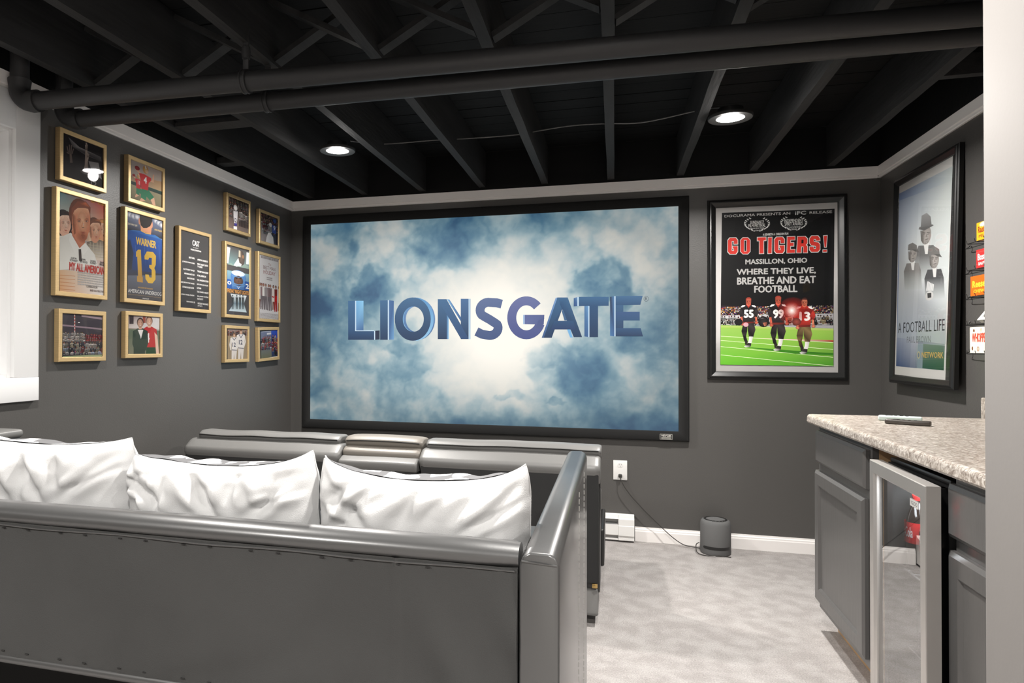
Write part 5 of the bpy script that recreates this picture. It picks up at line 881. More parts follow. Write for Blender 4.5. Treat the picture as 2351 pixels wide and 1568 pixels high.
["p",[8838,6128,8939,6316,8395,6573,8337,6459],[72,112,161,76,116,165,81,121,169,79,119,167]],["p",[8939,6316,9014,6519,8438,6696,8395,6573],[76,116,165,80,120,169,84,124,172,81,121,169]],["p",[9014,6519,9058,6733,8464,6825,8438,6696],[80,120,169,85,125,173,87,127,174,84,124,172]],["p",[9058,6733,9073,6953,8473,6958,8464,6825],[85,125,173,90,130,177,90,130,177,87,127,174]],
["p",[8981,6954,8965,7181,8393,7095,8403,6959],[120,175,217,115,171,214,117,172,215,120,175,217]],["p",[8965,7181,8917,7402,8365,7229,8393,7095],[115,171,214,110,167,212,114,170,214,117,172,215]],["p",[8917,7402,8839,7614,8319,7356,8365,7229],[110,167,212,106,163,209,111,168,212,114,170,214]],["p",[8839,7614,8732,7809,8255,7474,8319,7356],[106,163,209,102,160,207,109,166,211,111,168,212]],
["p",[8732,7809,8599,7985,8177,7579,8255,7474],[102,160,207,98,157,205,107,164,210,109,166,211]],["p",[8599,7985,8444,8135,8085,7669,8177,7579],[98,157,205,95,154,203,105,162,209,107,164,210]],["p",[8444,8135,8270,8258,7982,7742,8085,7669],[95,154,203,93,152,201,103,161,208,105,162,209]],["p",[8270,8258,8081,8348,7870,7796,7982,7742],[93,152,201,91,151,200,102,160,207,103,161,208]],
["p",[8081,8348,7881,8405,7752,7830,7870,7796],[91,151,200,90,150,200,102,160,207,102,160,207]],["p",[7881,8405,7677,8427,7631,7843,7752,7830],[90,150,200,90,150,200,102,160,207,102,160,207]],["p",[7677,8427,7471,8412,7511,7833,7631,7843],[90,150,200,90,150,200,102,160,207,102,160,207]],["p",[7471,8412,7271,8362,7392,7803,7511,7833],[90,150,200,91,151,200,102,160,207,102,160,207]],
["p",[7271,8362,7080,8277,7280,7752,7392,7803],[91,151,200,93,152,201,103,161,208,102,160,207]],["p",[7080,8277,6903,8160,7177,7681,7280,7752],[93,152,201,95,154,203,105,162,209,103,161,208]],["p",[6903,8160,6746,8012,7084,7592,7177,7681],[95,154,203,98,157,205,107,164,210,105,162,209]],["p",[6746,8012,6611,7839,7005,7488,7084,7592],[98,157,205,102,160,207,109,166,211,107,164,210]],
["p",[6611,7839,6503,7643,6942,7371,7005,7488],[102,160,207,106,163,209,111,168,212,109,166,211]],["p",[6503,7643,6424,7431,6895,7244,6942,7371],[106,163,209,110,167,212,114,170,214,111,168,212]],["p",[6424,7431,6376,7207,6867,7110,6895,7244],[110,167,212,115,171,214,117,172,215,114,170,214]],["p",[6376,7207,6360,6977,6858,6972,6867,7110],[115,171,214,120,175,217,120,175,217,117,172,215]],
["p",[6360,6977,6378,6746,6868,6834,6858,6972],[120,175,217,124,178,220,122,177,219,120,175,217]],["p",[6378,6746,6427,6521,6897,6700,6868,6834],[124,178,220,129,182,222,125,179,220,122,177,219]],["p",[6427,6521,6508,6308,6944,6572,6897,6700],[129,182,222,133,186,225,128,181,222,125,179,220]],["p",[6508,6308,6617,6110,7008,6454,6944,6572],[133,186,225,137,189,227,130,183,223,128,181,222]],
["p",[6617,6110,6753,5935,7088,6348,7008,6454],[137,189,227,141,192,229,132,185,224,130,183,223]],["p",[6753,5935,6911,5785,7181,6258,7088,6348],[141,192,229,144,195,231,134,187,225,132,185,224]],["p",[6911,5785,7088,5664,7285,6186,7181,6258],[144,195,231,146,197,233,136,188,226,134,187,225]],["p",[7088,5664,7279,5576,7398,6133,7285,6186],[146,197,233,148,198,234,137,189,227,136,188,226]],
["p",[7279,5576,7480,5522,7516,6100,7398,6133],[148,198,234,149,199,234,137,189,227,137,189,227]],["p",[7480,5522,7685,5504,7637,6089,7516,6100],[149,199,234,150,200,235,138,190,228,137,189,227]],["p",[7685,5504,7890,5522,7757,6099,7637,6089],[150,200,235,149,199,234,137,189,227,138,190,228]],["p",[7890,5522,8089,5576,7875,6131,7757,6099],[149,199,234,148,198,234,137,189,227,137,189,227]],
["p",[8089,5576,8277,5663,7986,6183,7875,6131],[148,198,234,146,197,233,136,188,226,137,189,227]],["p",[8277,5663,8451,5782,8089,6254,7986,6183],[146,197,233,144,195,231,134,187,225,136,188,226]],["p",[8451,5782,8605,5930,8180,6343,8089,6254],[144,195,231,141,192,229,132,185,224,134,187,225]],["p",[8605,5930,8737,6102,8258,6446,8180,6343],[141,192,229,137,189,227,130,183,223,132,185,224]],
["p",[8737,6102,8842,6296,8321,6563,8258,6446],[137,189,227,133,186,225,128,181,222,130,183,223]],["p",[8842,6296,8919,6506,8366,6689,8321,6563],[133,186,225,129,182,222,125,179,220,128,181,222]],["p",[8919,6506,8966,6727,8394,6822,8366,6689],[129,182,222,124,178,220,122,177,219,125,179,220]],["p",[8966,6727,8981,6954,8403,6959,8394,6822],[124,178,220,120,175,217,120,175,217,122,177,219]],
["p",[8773,6955,8757,7183,8278,7093,8287,6960],[42,80,118,45,84,122,43,82,120,42,80,118]],["p",[8757,7183,8711,7405,8250,7223,8278,7093],[45,84,122,48,88,126,45,84,123,43,82,120]],["p",[8711,7405,8636,7616,8206,7347,8250,7223],[48,88,126,51,91,130,47,86,125,45,84,123]],["p",[8636,7616,8533,7812,8146,7462,8206,7347],[51,91,130,53,95,134,48,88,127,47,86,125]],
["p",[8533,7812,8404,7988,8071,7564,8146,7462],[53,95,134,56,98,137,50,90,129,48,88,127]],["p",[8404,7988,8254,8138,7983,7652,8071,7564],[56,98,137,58,101,140,51,92,131,50,90,129]],["p",[8254,8138,8086,8261,7884,7724,7983,7652],[58,101,140,59,103,142,52,93,132,51,92,131]],["p",[8086,8261,7903,8351,7777,7776,7884,7724],[59,103,142,61,104,144,53,94,133,52,93,132]],
["p",[7903,8351,7710,8408,7665,7809,7777,7776],[61,104,144,61,105,145,53,95,134,53,94,133]],["p",[7710,8408,7513,8430,7550,7821,7665,7809],[61,105,145,62,106,146,53,95,134,53,95,134]],["p",[7513,8430,7314,8415,7434,7812,7550,7821],[62,106,146,61,105,145,53,95,134,53,95,134]],["p",[7314,8415,7121,8365,7321,7782,7434,7812],[61,105,145,61,104,144,53,94,133,53,95,134]],
["p",[7121,8365,6936,8280,7214,7732,7321,7782],[61,104,144,59,103,142,52,93,132,53,94,133]],["p",[6936,8280,6766,8162,7115,7663,7214,7732],[59,103,142,58,101,140,51,92,131,52,93,132]],["p",[6766,8162,6614,8014,7027,7577,7115,7663],[58,101,140,56,98,137,50,90,129,51,92,131]],["p",[6614,8014,6484,7841,6951,7476,7027,7577],[56,98,137,53,95,134,48,88,127,50,90,129]],
["p",[6484,7841,6379,7645,6891,7362,6951,7476],[53,95,134,51,91,130,47,86,125,48,88,127]],["p",[6379,7645,6303,7432,6846,7238,6891,7362],[51,91,130,48,88,126,45,84,123,47,86,125]],["p",[6303,7432,6257,7208,6820,7107,6846,7238],[48,88,126,45,84,122,43,82,120,45,84,123]],["p",[6257,7208,6242,6978,6811,6973,6820,7107],[45,84,122,42,80,118,42,80,118,43,82,120]],
["p",[6242,6978,6258,6747,6820,6838,6811,6973],[42,80,118,38,75,113,40,77,115,42,80,118]],["p",[6258,6747,6306,6522,6848,6707,6820,6838],[38,75,113,35,71,109,38,75,112,40,77,115]],["p",[6306,6522,6384,6308,6893,6582,6848,6707],[35,71,109,32,68,105,36,73,110,38,75,112]],["p",[6384,6308,6489,6111,6954,6467,6893,6582],[32,68,105,30,64,101,35,71,108,36,73,110]],
["p",[6489,6111,6621,5935,7031,6365,6954,6467],[30,64,101,27,61,98,33,69,106,35,71,108]],["p",[6621,5935,6773,5785,7119,6277,7031,6365],[27,61,98,25,58,95,32,67,104,33,69,106]],["p",[6773,5785,6944,5664,7219,6206,7119,6277],[25,58,95,24,56,93,31,66,103,32,67,104]],["p",[6944,5664,7129,5576,7326,6154,7219,6206],[24,56,93,22,55,91,30,65,102,31,66,103]],
["p",[7129,5576,7323,5522,7439,6122,7326,6154],[22,55,91,22,54,90,30,64,101,30,65,102]],["p",[7323,5522,7521,5504,7555,6111,7439,6122],[22,54,90,22,54,90,30,64,101,30,64,101]],["p",[7521,5504,7719,5522,7670,6122,7555,6111],[22,54,90,22,54,90,30,64,101,30,64,101]],["p",[7719,5522,7911,5576,7782,6152,7670,6122],[22,54,90,22,55,91,30,65,102,30,64,101]],
["p",[7911,5576,8094,5663,7889,6203,7782,6152],[22,55,91,24,56,93,31,66,103,30,65,102]],["p",[8094,5663,8261,5782,7987,6273,7889,6203],[24,56,93,25,58,95,32,67,104,31,66,103]],["p",[8261,5782,8410,5930,8074,6359,7987,6273],[25,58,95,27,61,98,33,69,106,32,67,104]],["p",[8410,5930,8537,6103,8149,6460,8074,6359],[27,61,98,30,64,101,35,71,108,33,69,106]],
["p",[8537,6103,8639,6297,8208,6574,8149,6460],[30,64,101,32,68,105,36,73,110,35,71,108]],["p",[8639,6297,8714,6507,8252,6697,8208,6574],[32,68,105,35,71,109,38,75,112,36,73,110]],["p",[8714,6507,8759,6728,8278,6827,8252,6697],[35,71,109,38,75,113,40,77,115,38,75,112]],["p",[8759,6728,8773,6955,8287,6960,8278,6827],[38,75,113,42,80,118,42,80,118,40,77,115]],
["p",[11094,8279,11475,8272,11481,5613,11100,5614],[190,215,235,120,160,200,150,190,220,80,120,170]],["p",[9872,8033,10009,7920,10015,5615,9878,5615],[60,110,160,130,185,225,150,200,235,60,100,150]],["p",[9871,8277,10054,8252,10951,6892,10838,6783],[150,200,235,90,140,190,60,100,150,60,100,150]],["p",[9254,8288,9871,8277,9878,5615,9261,5615],[62,106,146,62,106,146,22,54,90,22,54,90]],
["p",[10824,8283,11374,8274,11380,5614,10830,5614],[70,110,155,70,110,155,22,54,90,22,54,90]],["p",[9254,8288,9849,8278,11380,5614,10852,5614],[62,106,146,62,106,146,40,74,120,40,74,120]],["p",[11352,8275,11419,8273,11425,5614,11357,5614],[205,228,245]],["p",[13627,8172,13265,8272,13182,7692,13476,7608],[96,114,154,97,115,155,90,109,150,89,108,149]],
["p",[13265,8272,12787,8307,12753,7720,13182,7692],[97,115,155,97,115,155,91,109,150,90,109,150]],["p",[12787,8307,12655,8318,12669,7728,12753,7720],[97,115,155,97,115,155,91,109,150,91,109,150]],["p",[12655,8318,12492,8302,12617,7723,12669,7728],[97,115,155,97,115,155,91,109,150,91,109,150]],["p",[12492,8302,12335,8256,12569,7709,12617,7723],[97,115,155,97,115,155,90,109,150,91,109,150]],
["p",[12335,8256,12190,8181,12525,7686,12569,7709],[97,115,155,96,114,154,90,109,149,90,109,150]],["p",[12190,8181,12063,8079,12487,7656,12525,7686],[96,114,154,95,113,153,90,108,149,90,109,149]],["p",[12063,8079,11959,7954,12458,7621,12487,7656],[95,113,153,93,111,152,89,108,149,90,108,149]],["p",[11959,7954,11881,7811,12437,7581,12458,7621],[93,111,152,91,110,151,89,107,148,89,108,149]],
["p",[11881,7811,11835,7654,12425,7540,12437,7581],[91,110,151,90,108,149,88,107,148,89,107,148]],["p",[11835,7654,11823,7492,12421,7498,12425,7540],[90,108,149,88,106,148,88,106,148,88,107,148]],["p",[11823,7492,11844,7329,12427,7455,12421,7498],[88,106,148,86,105,146,87,106,147,88,106,148]],["p",[11844,7329,11897,7174,12441,7414,12427,7455],[86,105,146,84,103,145,87,106,147,87,106,147]],
["p",[11897,7174,12030,6980,12416,7426,12441,7414],[84,103,145,82,101,143,87,106,147,87,106,147]],["p",[12030,6980,12251,6844,12549,7352,12416,7426],[82,101,143,80,99,141,86,105,146,87,106,147]],["p",[12251,6844,12633,6626,12939,7127,12549,7352],[80,99,141,78,97,139,84,102,144,86,105,146]],["p",[12633,6626,12932,6434,13257,6922,12939,7127],[78,97,139,75,95,138,81,100,142,84,102,144]],
["p",[12932,6434,13052,6357,13472,6766,13257,6922],[75,95,138,75,94,137,79,99,141,81,100,142]],["p",[13052,6357,13012,6397,13581,6549,13472,6766],[75,94,137,75,94,137,77,96,139,79,99,141]],["p",[13012,6397,13018,6363,13607,6396,13581,6549],[75,94,137,75,94,137,75,94,137,77,96,139]],["p",[13018,6363,13016,6328,13601,6242,13607,6396],[75,94,137,74,94,137,73,93,136,75,94,137]],
["p",[13016,6328,13008,6294,13564,6093,13601,6242],[74,94,137,74,93,136,71,91,134,73,93,136]],["p",[13008,6294,12992,6261,13497,5954,13564,6093],[74,93,136,73,93,136,70,90,133,71,91,134]],["p",[12992,6261,12967,6229,13405,5832,13497,5954],[73,93,136,73,93,136,68,88,132,70,90,133]],["p",[12967,6229,12935,6199,13291,5729,13405,5832],[73,93,136,73,92,135,67,87,131,68,88,132]],
["p",[12935,6199,12895,6175,13159,5648,13291,5729],[73,92,135,72,92,135,66,86,130,67,87,131]],["p",[12895,6175,12848,6158,13015,5593,13159,5648],[72,92,135,72,92,135,66,86,130,66,86,130]],["p",[12848,6158,12798,6148,12862,5563,13015,5593],[72,92,135,72,92,135,66,86,130,66,86,130]],["p",[12798,6148,12746,6147,12707,5560,12862,5563],[72,92,135,72,92,135,66,86,130,66,86,130]],
["p",[12746,6147,12675,6159,12572,5580,12707,5560],[72,92,135,72,92,135,66,86,130,66,86,130]],["p",[12675,6159,12331,6220,12142,5661,12572,5580],[72,92,135,73,92,135,66,86,130,66,86,130]],["p",[12331,6220,12014,6381,11747,5853,12142,5661],[73,92,135,75,94,137,69,88,132,66,86,130]],["p",[16057,7900,15938,8032,15545,7618,15633,7518],[105,113,160,107,115,161,101,110,158,100,108,157]],
["p",[15938,8032,15786,8159,15463,7686,15545,7618],[107,115,161,108,117,162,102,110,158,101,110,158]],["p",[15786,8159,15616,8259,15376,7737,15463,7686],[108,117,162,110,118,163,103,111,159,102,110,158]],["p",[15616,8259,15433,8329,15286,7771,15376,7737],[110,118,163,111,119,164,103,111,159,103,111,159]],
["p",[15433,8329,15241,8366,15193,7789,15286,7771],[111,119,164,111,119,164,103,112,159,103,111,159]],["p",[15241,8366,15046,8369,15101,7790,15193,7789],[111,119,164,111,119,164,103,112,159,103,112,159]],["p",[15046,8369,14854,8337,15008,7774,15101,7790],[111,119,164,111,119,164,103,111,159,103,112,159]],
["p",[14854,8337,14670,8271,14918,7741,15008,7774],[111,119,164,110,118,163,103,111,159,103,111,159]],["p",[14670,8271,14499,8175,14830,7692,14918,7741],[110,118,163,108,116,162,102,110,158,103,111,159]],["p",[14499,8175,14345,8051,14748,7625,14830,7692],[108,116,162,107,115,161,101,109,158,102,110,158]],
["p",[14345,8051,14211,7903,14674,7542,14748,7625],[107,115,161,105,113,160,100,108,157,101,109,158]],["p",[14211,7903,14100,7735,14610,7445,14674,7542],[105,113,160,102,111,158,98,107,156,100,108,157]],["p",[14100,7735,14013,7551,14558,7334,14610,7445],[102,111,158,100,108,157,97,106,155,98,107,156]],
["p",[14013,7551,13953,7355,14521,7214,14558,7334],[100,108,157,97,106,155,95,104,154,97,106,155]],["p",[13953,7355,13919,7151,14500,7088,14521,7214],[97,106,155,94,103,153,94,103,153,95,104,154]],["p",[13919,7151,13913,6944,14496,6958,14500,7088],[94,103,153,92,101,151,92,101,152,94,103,153]],["p",[13913,6944,13934,6738,14509,6829,14496,6958],[92,101,151,89,98,150,90,99,150,92,101,152]],
["p",[13934,6738,13982,6536,14539,6705,14509,6829],[89,98,150,86,96,148,89,98,149,90,99,150]],["p",[13982,6536,14056,6345,14584,6589,14539,6705],[86,96,148,84,93,146,87,96,148,89,98,149]],["p",[14056,6345,14156,6166,14642,6484,14584,6589],[84,93,146,81,91,145,86,95,147,87,96,148]],["p",[14156,6166,14279,6006,14712,6392,14642,6484],[81,91,145,79,89,143,84,94,147,86,95,147]],
["p",[14279,6006,14424,5867,14791,6316,14712,6392],[79,89,143,77,87,142,83,93,146,84,94,147]],["p",[14424,5867,14588,5754,14876,6257,14791,6316],[77,87,142,76,86,141,82,92,145,83,93,146]],["p",[14588,5754,14766,5670,14966,6214,14876,6257],[76,86,141,75,85,140,82,91,145,82,92,145]],["p",[14766,5670,14955,5618,15058,6188,14966,6214],[75,85,140,74,84,140,82,91,145,82,91,145]],
["p",[14955,5618,15150,5600,15150,6180,15058,6188],[74,84,140,74,84,140,81,91,145,82,91,145]],["p",[15150,5600,15343,5616,15243,6187,15150,6180],[74,84,140,74,84,140,82,91,145,81,91,145]],["p",[15343,5616,15531,5667,15334,6211,15243,6187],[74,84,140,75,85,140,82,91,145,82,91,145]],["p",[15531,5667,15708,5749,15423,6253,15334,6211],[75,85,140,76,86,141,82,92,145,82,91,145]],
["p",[15708,5749,15869,5860,15507,6311,15423,6253],[76,86,141,77,87,142,83,93,146,82,92,145]],["p",[15869,5860,16011,5996,15586,6385,15507,6311],[77,87,142,79,89,143,84,94,147,83,93,146]],["p",[16011,5996,16132,6153,15655,6475,15586,6385],[79,89,143,81,91,145,86,95,147,84,94,147]],["p",[16132,6153,16229,6328,15713,6578,15655,6475],[81,91,145,84,93,146,87,96,148,86,95,147]],
["p",[16229,6328,16295,6498,15763,6711,15713,6578],[84,93,146,86,95,148,89,98,150,87,96,148]],["p",[14979,7180,16296,7167,16255,6548,14980,6578],[96,106,156,86,98,146,80,92,140,100,112,160]],["p",[14936,7181,15043,7180,15044,6578,14937,6578],[170,195,225]],["p",[15916,6818,16296,6974,16129,6229,15758,6337],[80,92,140]],
["p",[17009,8243,17155,8261,16361,5695,16129,5695],[110,150,200,150,185,220,60,100,150,50,80,130]],["p",[17717,6221,17924,6220,18069,5713,17904,5714],[120,180,225]],["p",[17113,8262,17757,8251,17364,7388,16760,5694,16256,5695],[62,106,146,62,106,146,42,82,122,22,54,90,22,54,90]],["p",[17176,8261,17757,8251,18644,5734,18131,5734,17280,7814],[62,106,146,62,106,146,22,54,90,22,54,90,42,82,122]],
["p",[16926,6777,18109,6768,18254,6219,16718,6226],[42,82,122,42,82,122,34,62,106,34,62,106]],["p",[17385,7388,17468,7493,17717,6792,17551,6793],[60,100,140]],["p",[18129,8202,18417,8281,18417,7692,18129,7675],[60,100,150,120,160,200,60,100,150,50,80,130]],["p",[18417,8281,20263,8249,20263,7687,18417,7692],[62,106,146,62,106,146,42,82,122,42,82,122]],
["p",[18355,8261,18437,8281,18438,7691,18356,7693],[205,228,245]],["p",[18786,7687,19071,7703,19072,5733,18787,5775],[80,125,170,110,160,205,60,100,150,50,90,140]],["p",[19071,7724,19619,7717,19620,5732,19072,5733],[42,82,122,42,82,122,22,54,90,22,54,90]],["p",[19031,7683,19092,7682,19093,5733,19031,5733],[205,228,245]],
["p",[20343,8247,20643,8284,20643,5772,20344,5814],[20,36,66,90,140,190,60,100,150,70,120,170]],["p",[20663,8283,21140,8275,21140,5771,20663,5772],[62,106,146,62,106,146,22,54,90,22,54,90]],["p",[20663,8283,22282,8275,22145,7722,20663,7723],[62,106,146,62,106,146,42,82,122,42,82,122]],["p",[20663,7307,22106,7290,22106,6756,20663,6768],[54,88,134,54,88,134,42,82,122,42,82,122]],
["p",[20663,6290,22164,6283,22301,5769,20663,5772],[42,82,122,42,82,122,22,54,90,22,54,90]],["p",[20603,8284,20673,8283,20673,5772,20604,5772],[205,228,245]],["p",[22633,8084,22631,8109,22612,8107,22613,8084],[70,80,90,70,80,90,70,80,90,70,80,90]],["p",[22631,8109,22626,8135,22607,8129,22612,8107],[70,80,90,70,80,90,70,80,90,70,80,90]],
["p",[22626,8135,22617,8158,22600,8149,22607,8129],[70,80,90,70,80,90,70,80,90,70,80,90]],["p",[22617,8158,22605,8181,22589,8169,22600,8149],[70,80,90,70,80,90,70,80,90,70,80,90]],["p",[22605,8181,22590,8200,22576,8186,22589,8169],[70,80,90,70,80,90,70,80,90,70,80,90]],["p",[22590,8200,22573,8217,22561,8201,22576,8186],[70,80,90,70,80,90,70,80,90,70,80,90]],
["p",[22573,8217,22553,8231,22544,8213,22561,8201],[70,80,90,70,80,90,70,80,90,70,80,90]],["p",[22553,8231,22532,8242,22526,8222,22544,8213],[70,80,90,70,80,90,70,80,90,70,80,90]],["p",[22532,8242,22510,8248,22507,8228,22526,8222],[70,80,90,70,80,90,70,80,90,70,80,90]],["p",[22510,8248,22487,8250,22487,8230,22507,8228],[70,80,90,70,80,90,70,80,90,70,80,90]],
["p",[22487,8250,22464,8249,22467,8228,22487,8230],[70,80,90,70,80,90,70,80,90,70,80,90]],["p",[22464,8249,22442,8243,22448,8224,22467,8228],[70,80,90,70,80,90,70,80,90,70,80,90]],["p",[22442,8243,22420,8234,22429,8215,22448,8224],[70,80,90,70,80,90,70,80,90,70,80,90]],["p",[22420,8234,22401,8221,22412,8204,22429,8215],[70,80,90,70,80,90,70,80,90,70,80,90]],
["p",[22401,8221,22383,8204,22397,8189,22412,8204],[70,80,90,70,80,90,70,80,90,70,80,90]],["p",[22383,8204,22369,8185,22384,8172,22397,8189],[70,80,90,70,80,90,70,80,90,70,80,90]],["p",[22369,8185,22357,8163,22374,8153,22384,8172],[70,80,90,70,80,90,70,80,90,70,80,90]],["p",[22357,8163,22348,8139,22366,8133,22374,8153],[70,80,90,70,80,90,70,80,90,70,80,90]],
["p",[22348,8139,22342,8114,22362,8111,22366,8133],[70,80,90,70,80,90,70,80,90,70,80,90]],["p",[22342,8114,22341,8089,22360,8088,22362,8111],[70,80,90,70,80,90,70,80,90,70,80,90]],["p",[22341,8089,22342,8063,22362,8066,22360,8088],[70,80,90,70,80,90,70,80,90,70,80,90]],["p",[22342,8063,22348,8038,22366,8044,22362,8066],[70,80,90,70,80,90,70,80,90,70,80,90]],
["p",[22348,8038,22356,8014,22374,8023,22366,8044],[70,80,90,70,80,90,70,80,90,70,80,90]],["p",[22356,8014,22368,7992,22384,8003,22374,8023],[70,80,90,70,80,90,70,80,90,70,80,90]],["p",[22368,7992,22383,7972,22397,7986,22384,8003],[70,80,90,70,80,90,70,80,90,70,80,90]],["p",[22383,7972,22401,7955,22412,7971,22397,7986],[70,80,90,70,80,90,70,80,90,70,80,90]],
["p",[22401,7955,22420,7941,22429,7959,22412,7971],[70,80,90,70,80,90,70,80,90,70,80,90]],["p",[22420,7941,22442,7931,22448,7950,22429,7959],[70,80,90,70,80,90,70,80,90,70,80,90]],["p",[22442,7931,22464,7924,22467,7945,22448,7950],[70,80,90,70,80,90,70,80,90,70,80,90]],["p",[22464,7924,22487,7922,22487,7943,22467,7945],[70,80,90,70,80,90,70,80,90,70,80,90]],
["p",[22487,7922,22510,7924,22507,7944,22487,7943],[70,80,90,70,80,90,70,80,90,70,80,90]],["p",[22510,7924,22532,7929,22526,7949,22507,7944],[70,80,90,70,80,90,70,80,90,70,80,90]],["p",[22532,7929,22553,7939,22544,7957,22526,7949],[70,80,90,70,80,90,70,80,90,70,80,90]],["p",[22553,7939,22573,7952,22561,7969,22544,7957],[70,80,90,70,80,90,70,80,90,70,80,90]],
["p",[22573,7952,22590,7968,22576,7983,22561,7969],[70,80,90,70,80,90,70,80,90,70,80,90]],["p",[22590,7968,22605,7988,22589,8000,22576,7983],[70,80,90,70,80,90,70,80,90,70,80,90]],["p",[22605,7988,22617,8010,22600,8019,22589,8000],[70,80,90,70,80,90,70,80,90,70,80,90]],["p",[22617,8010,22626,8033,22607,8040,22600,8019],[70,80,90,70,80,90,70,80,90,70,80,90]],
["p",[22626,8033,22631,8058,22612,8062,22607,8040],[70,80,90,70,80,90,70,80,90,70,80,90]],["p",[22631,8058,22633,8084,22613,8084,22612,8062],[70,80,90,70,80,90,70,80,90,70,80,90]],["t","R",22428,8004,22555,8178,[70,80,90],0.02],],
}# ---------------------------------------------------------------- left wall gallery
LP = math.radians(90)
gold = [('hands', 'small gold framed dark photo of raised hands, top row nearest the window', -2.169, -1.898, 1.881, 2.098, 'photo'),
        ('actors', 'gold framed movie poster of a man in white shirt and tie, nearest the window', -2.186, -1.887, 1.402, 1.849, 'poster'),
        ('thrower', 'small gold framed photo of a red shirted quarterback throwing, top row', -1.756, -1.481, 1.876, 2.097, 'photo'),
        ('jersey', 'gold framed poster of a blue football jersey with yellow 13 from behind', -1.777, -1.475, 1.401, 1.848, 'poster'),
        ('team', 'small gold framed group photo of a team in white and red, bottom row', -2.167, -1.894, 1.129, 1.349, 'photo'),
        ('pair', 'small gold framed photo of two men, one in a red 4 jersey', -1.766, -1.491, 1.139, 1.36, 'photo'),
        ('cast', 'gold framed grey poster with a white cast list, alone in its column', -1.362, -1.06, 1.382, 1.83, 'poster'),
        ('tunnel', 'small gold framed brownish photo of a player numbered 12, top row', -0.9, -0.624, 1.883, 2.106, 'photo'),
        ('helmet', 'gold framed poster with a blue helmeted face and four silhouettes', -0.915, -0.615, 1.368, 1.817, 'poster'),
        ('duo', 'small gold framed photo of two white uniformed players numbered 12', -0.911, -0.632, 1.101, 1.322, 'photo'),
        ('sideline', 'small gold framed photo with a blue number 9 player, top row by screen', -0.514, -0.236, 1.864, 2.085, 'photo'),
        ('group', 'gold framed pale poster with a row of standing people, next to the screen', -0.528, -0.219, 1.36, 1.81, 'poster')]
for key, lab, y0, y1, z0, z1, cat in gold:
    picture(key, lab, cat, (0.0015, y0, z0), LP, y1 - y0, z1 - z0, 0.027, 0.019, gold_m, 0.0205, group='gold framed pictures on the left wall')
picture('lineup', 'small gold framed photo hanging crooked, lowest and closest to the screen', 'photo', (0.0015, -0.513, 1.099), LP, 0.285, 0.221, 0.027, 0.019, gold_m, 0.0205, group='gold framed pictures on the left wall', roll=-0.038)

# back wall poster in a wide black frame; right wall poster hung leaning out at the bottom
bigprof = [(0.001, 0.001), (0.0, 0.018), (0.004, 0.022), (0.010, 0.024), (0.014, 0.030), (0.020, 0.031), (0.036, 0.024), (0.046, 0.018), (0.048, 0.010)]
picture('tigers', 'black framed football poster with red headline and three players beside the screen', 'poster', (2.762, -0.0015, 1.009), 0, 0.745, 1.076, 0.03, 0.048, blackf_m, 0.0105, bigprof)
lean = math.atan2(0.027, 1.073)
picture('portrait', 'tall black framed pale poster of three men in hats on the right wall', 'poster', (3.650, -0.271, 1.015), -LP, 0.716, 1.0735, 0.028, 0.04, blackf_m, 0.0105,
        [(0.001, 0.001), (0.0, 0.018), (0.004, 0.022), (0.010, 0.024), (0.014, 0.028), (0.018, 0.029), (0.030, 0.022), (0.038, 0.018), (0.040, 0.010)], tilt=-lean)

# ---------------------------------------------------------------- projector screen
SX, SZ, SW, SH = 0.162, 0.689, 2.435, 1.370
scr = thing('projector_screen', 'wide black framed projector screen showing clouds and a blue word', 'screen', (SX, -0.002, SZ))
bm = B()
t = bmesh.new()
bw = 0.062
ring_frame(t, SW + 2 * bw, SH + 2 * bw, bw, [(0.001, 0.0), (0.0, 0.02), (0.006, 0.030), (0.020, 0.036), (0.040, 0.036), (bw - 0.004, 0.031), (bw, 0.027), (bw, 0.02)])
bmesh.ops.translate(t, vec=(-bw, 0, -bw), verts=list(t.verts)); merge(bm, t)
obj('frame', bm, felt_m, scr, True, True, 30)

def fbm(x, y, seed, oct=6):
    rs = np.random.RandomState(seed)
    out = np.zeros_like(x); amp = 0.5; fr = 1.0
    for o in range(oct):
        g = rs.rand(67, 67)
        xi, yi = x * fr, y * fr
        x0, y0 = np.floor(xi).astype(int), np.floor(yi).astype(int)
        fx, fy = xi - x0, yi - y0
        fx, fy = fx * fx * (3 - 2 * fx), fy * fy * (3 - 2 * fy)
        a, bq = g[x0 % 67, y0 % 67], g[(x0 + 1) % 67, y0 % 67]
        c, d = g[x0 % 67, (y0 + 1) % 67], g[(x0 + 1) % 67, (y0 + 1) % 67]
        out += amp * ((a * (1 - fx) + bq * fx) * (1 - fy) + (c * (1 - fx) + d * fx) * fy)
        amp *= 0.5; fr *= 2.03
    return out
NX, NY = 400, 226
U, V = np.meshgrid(np.linspace(0, 1, NX + 1), np.linspace(0, 1, NY + 1))       # v runs from the top
wx = fbm(U * 6, V * 3.5, 1) - 0.5; wy = fbm(U * 6 + 9, V * 3.5, 2) - 0.5
hx = fbm(U * 22, V * 13, 3, 4) - 0.5; hy = fbm(U * 22, V * 13, 5, 4) - 0.5
kx = fbm(U * 52, V * 30, 21, 4) - 0.5; ky = fbm(U * 52, V * 30, 22, 4) - 0.5
u, v = U + 0.06 * wx + 0.05 * hx + 0.022 * kx, V + 0.10 * wy + 0.085 * hy + 0.036 * ky
def blob(cu, cv, ru, rv, p=1.0):
    q = ((u - cu) / ru) ** 2 + ((v - cv) / rv) ** 2
    return 1 / (1 + np.exp(np.clip((q - 1) * 4.0 * p, -40, 40)))
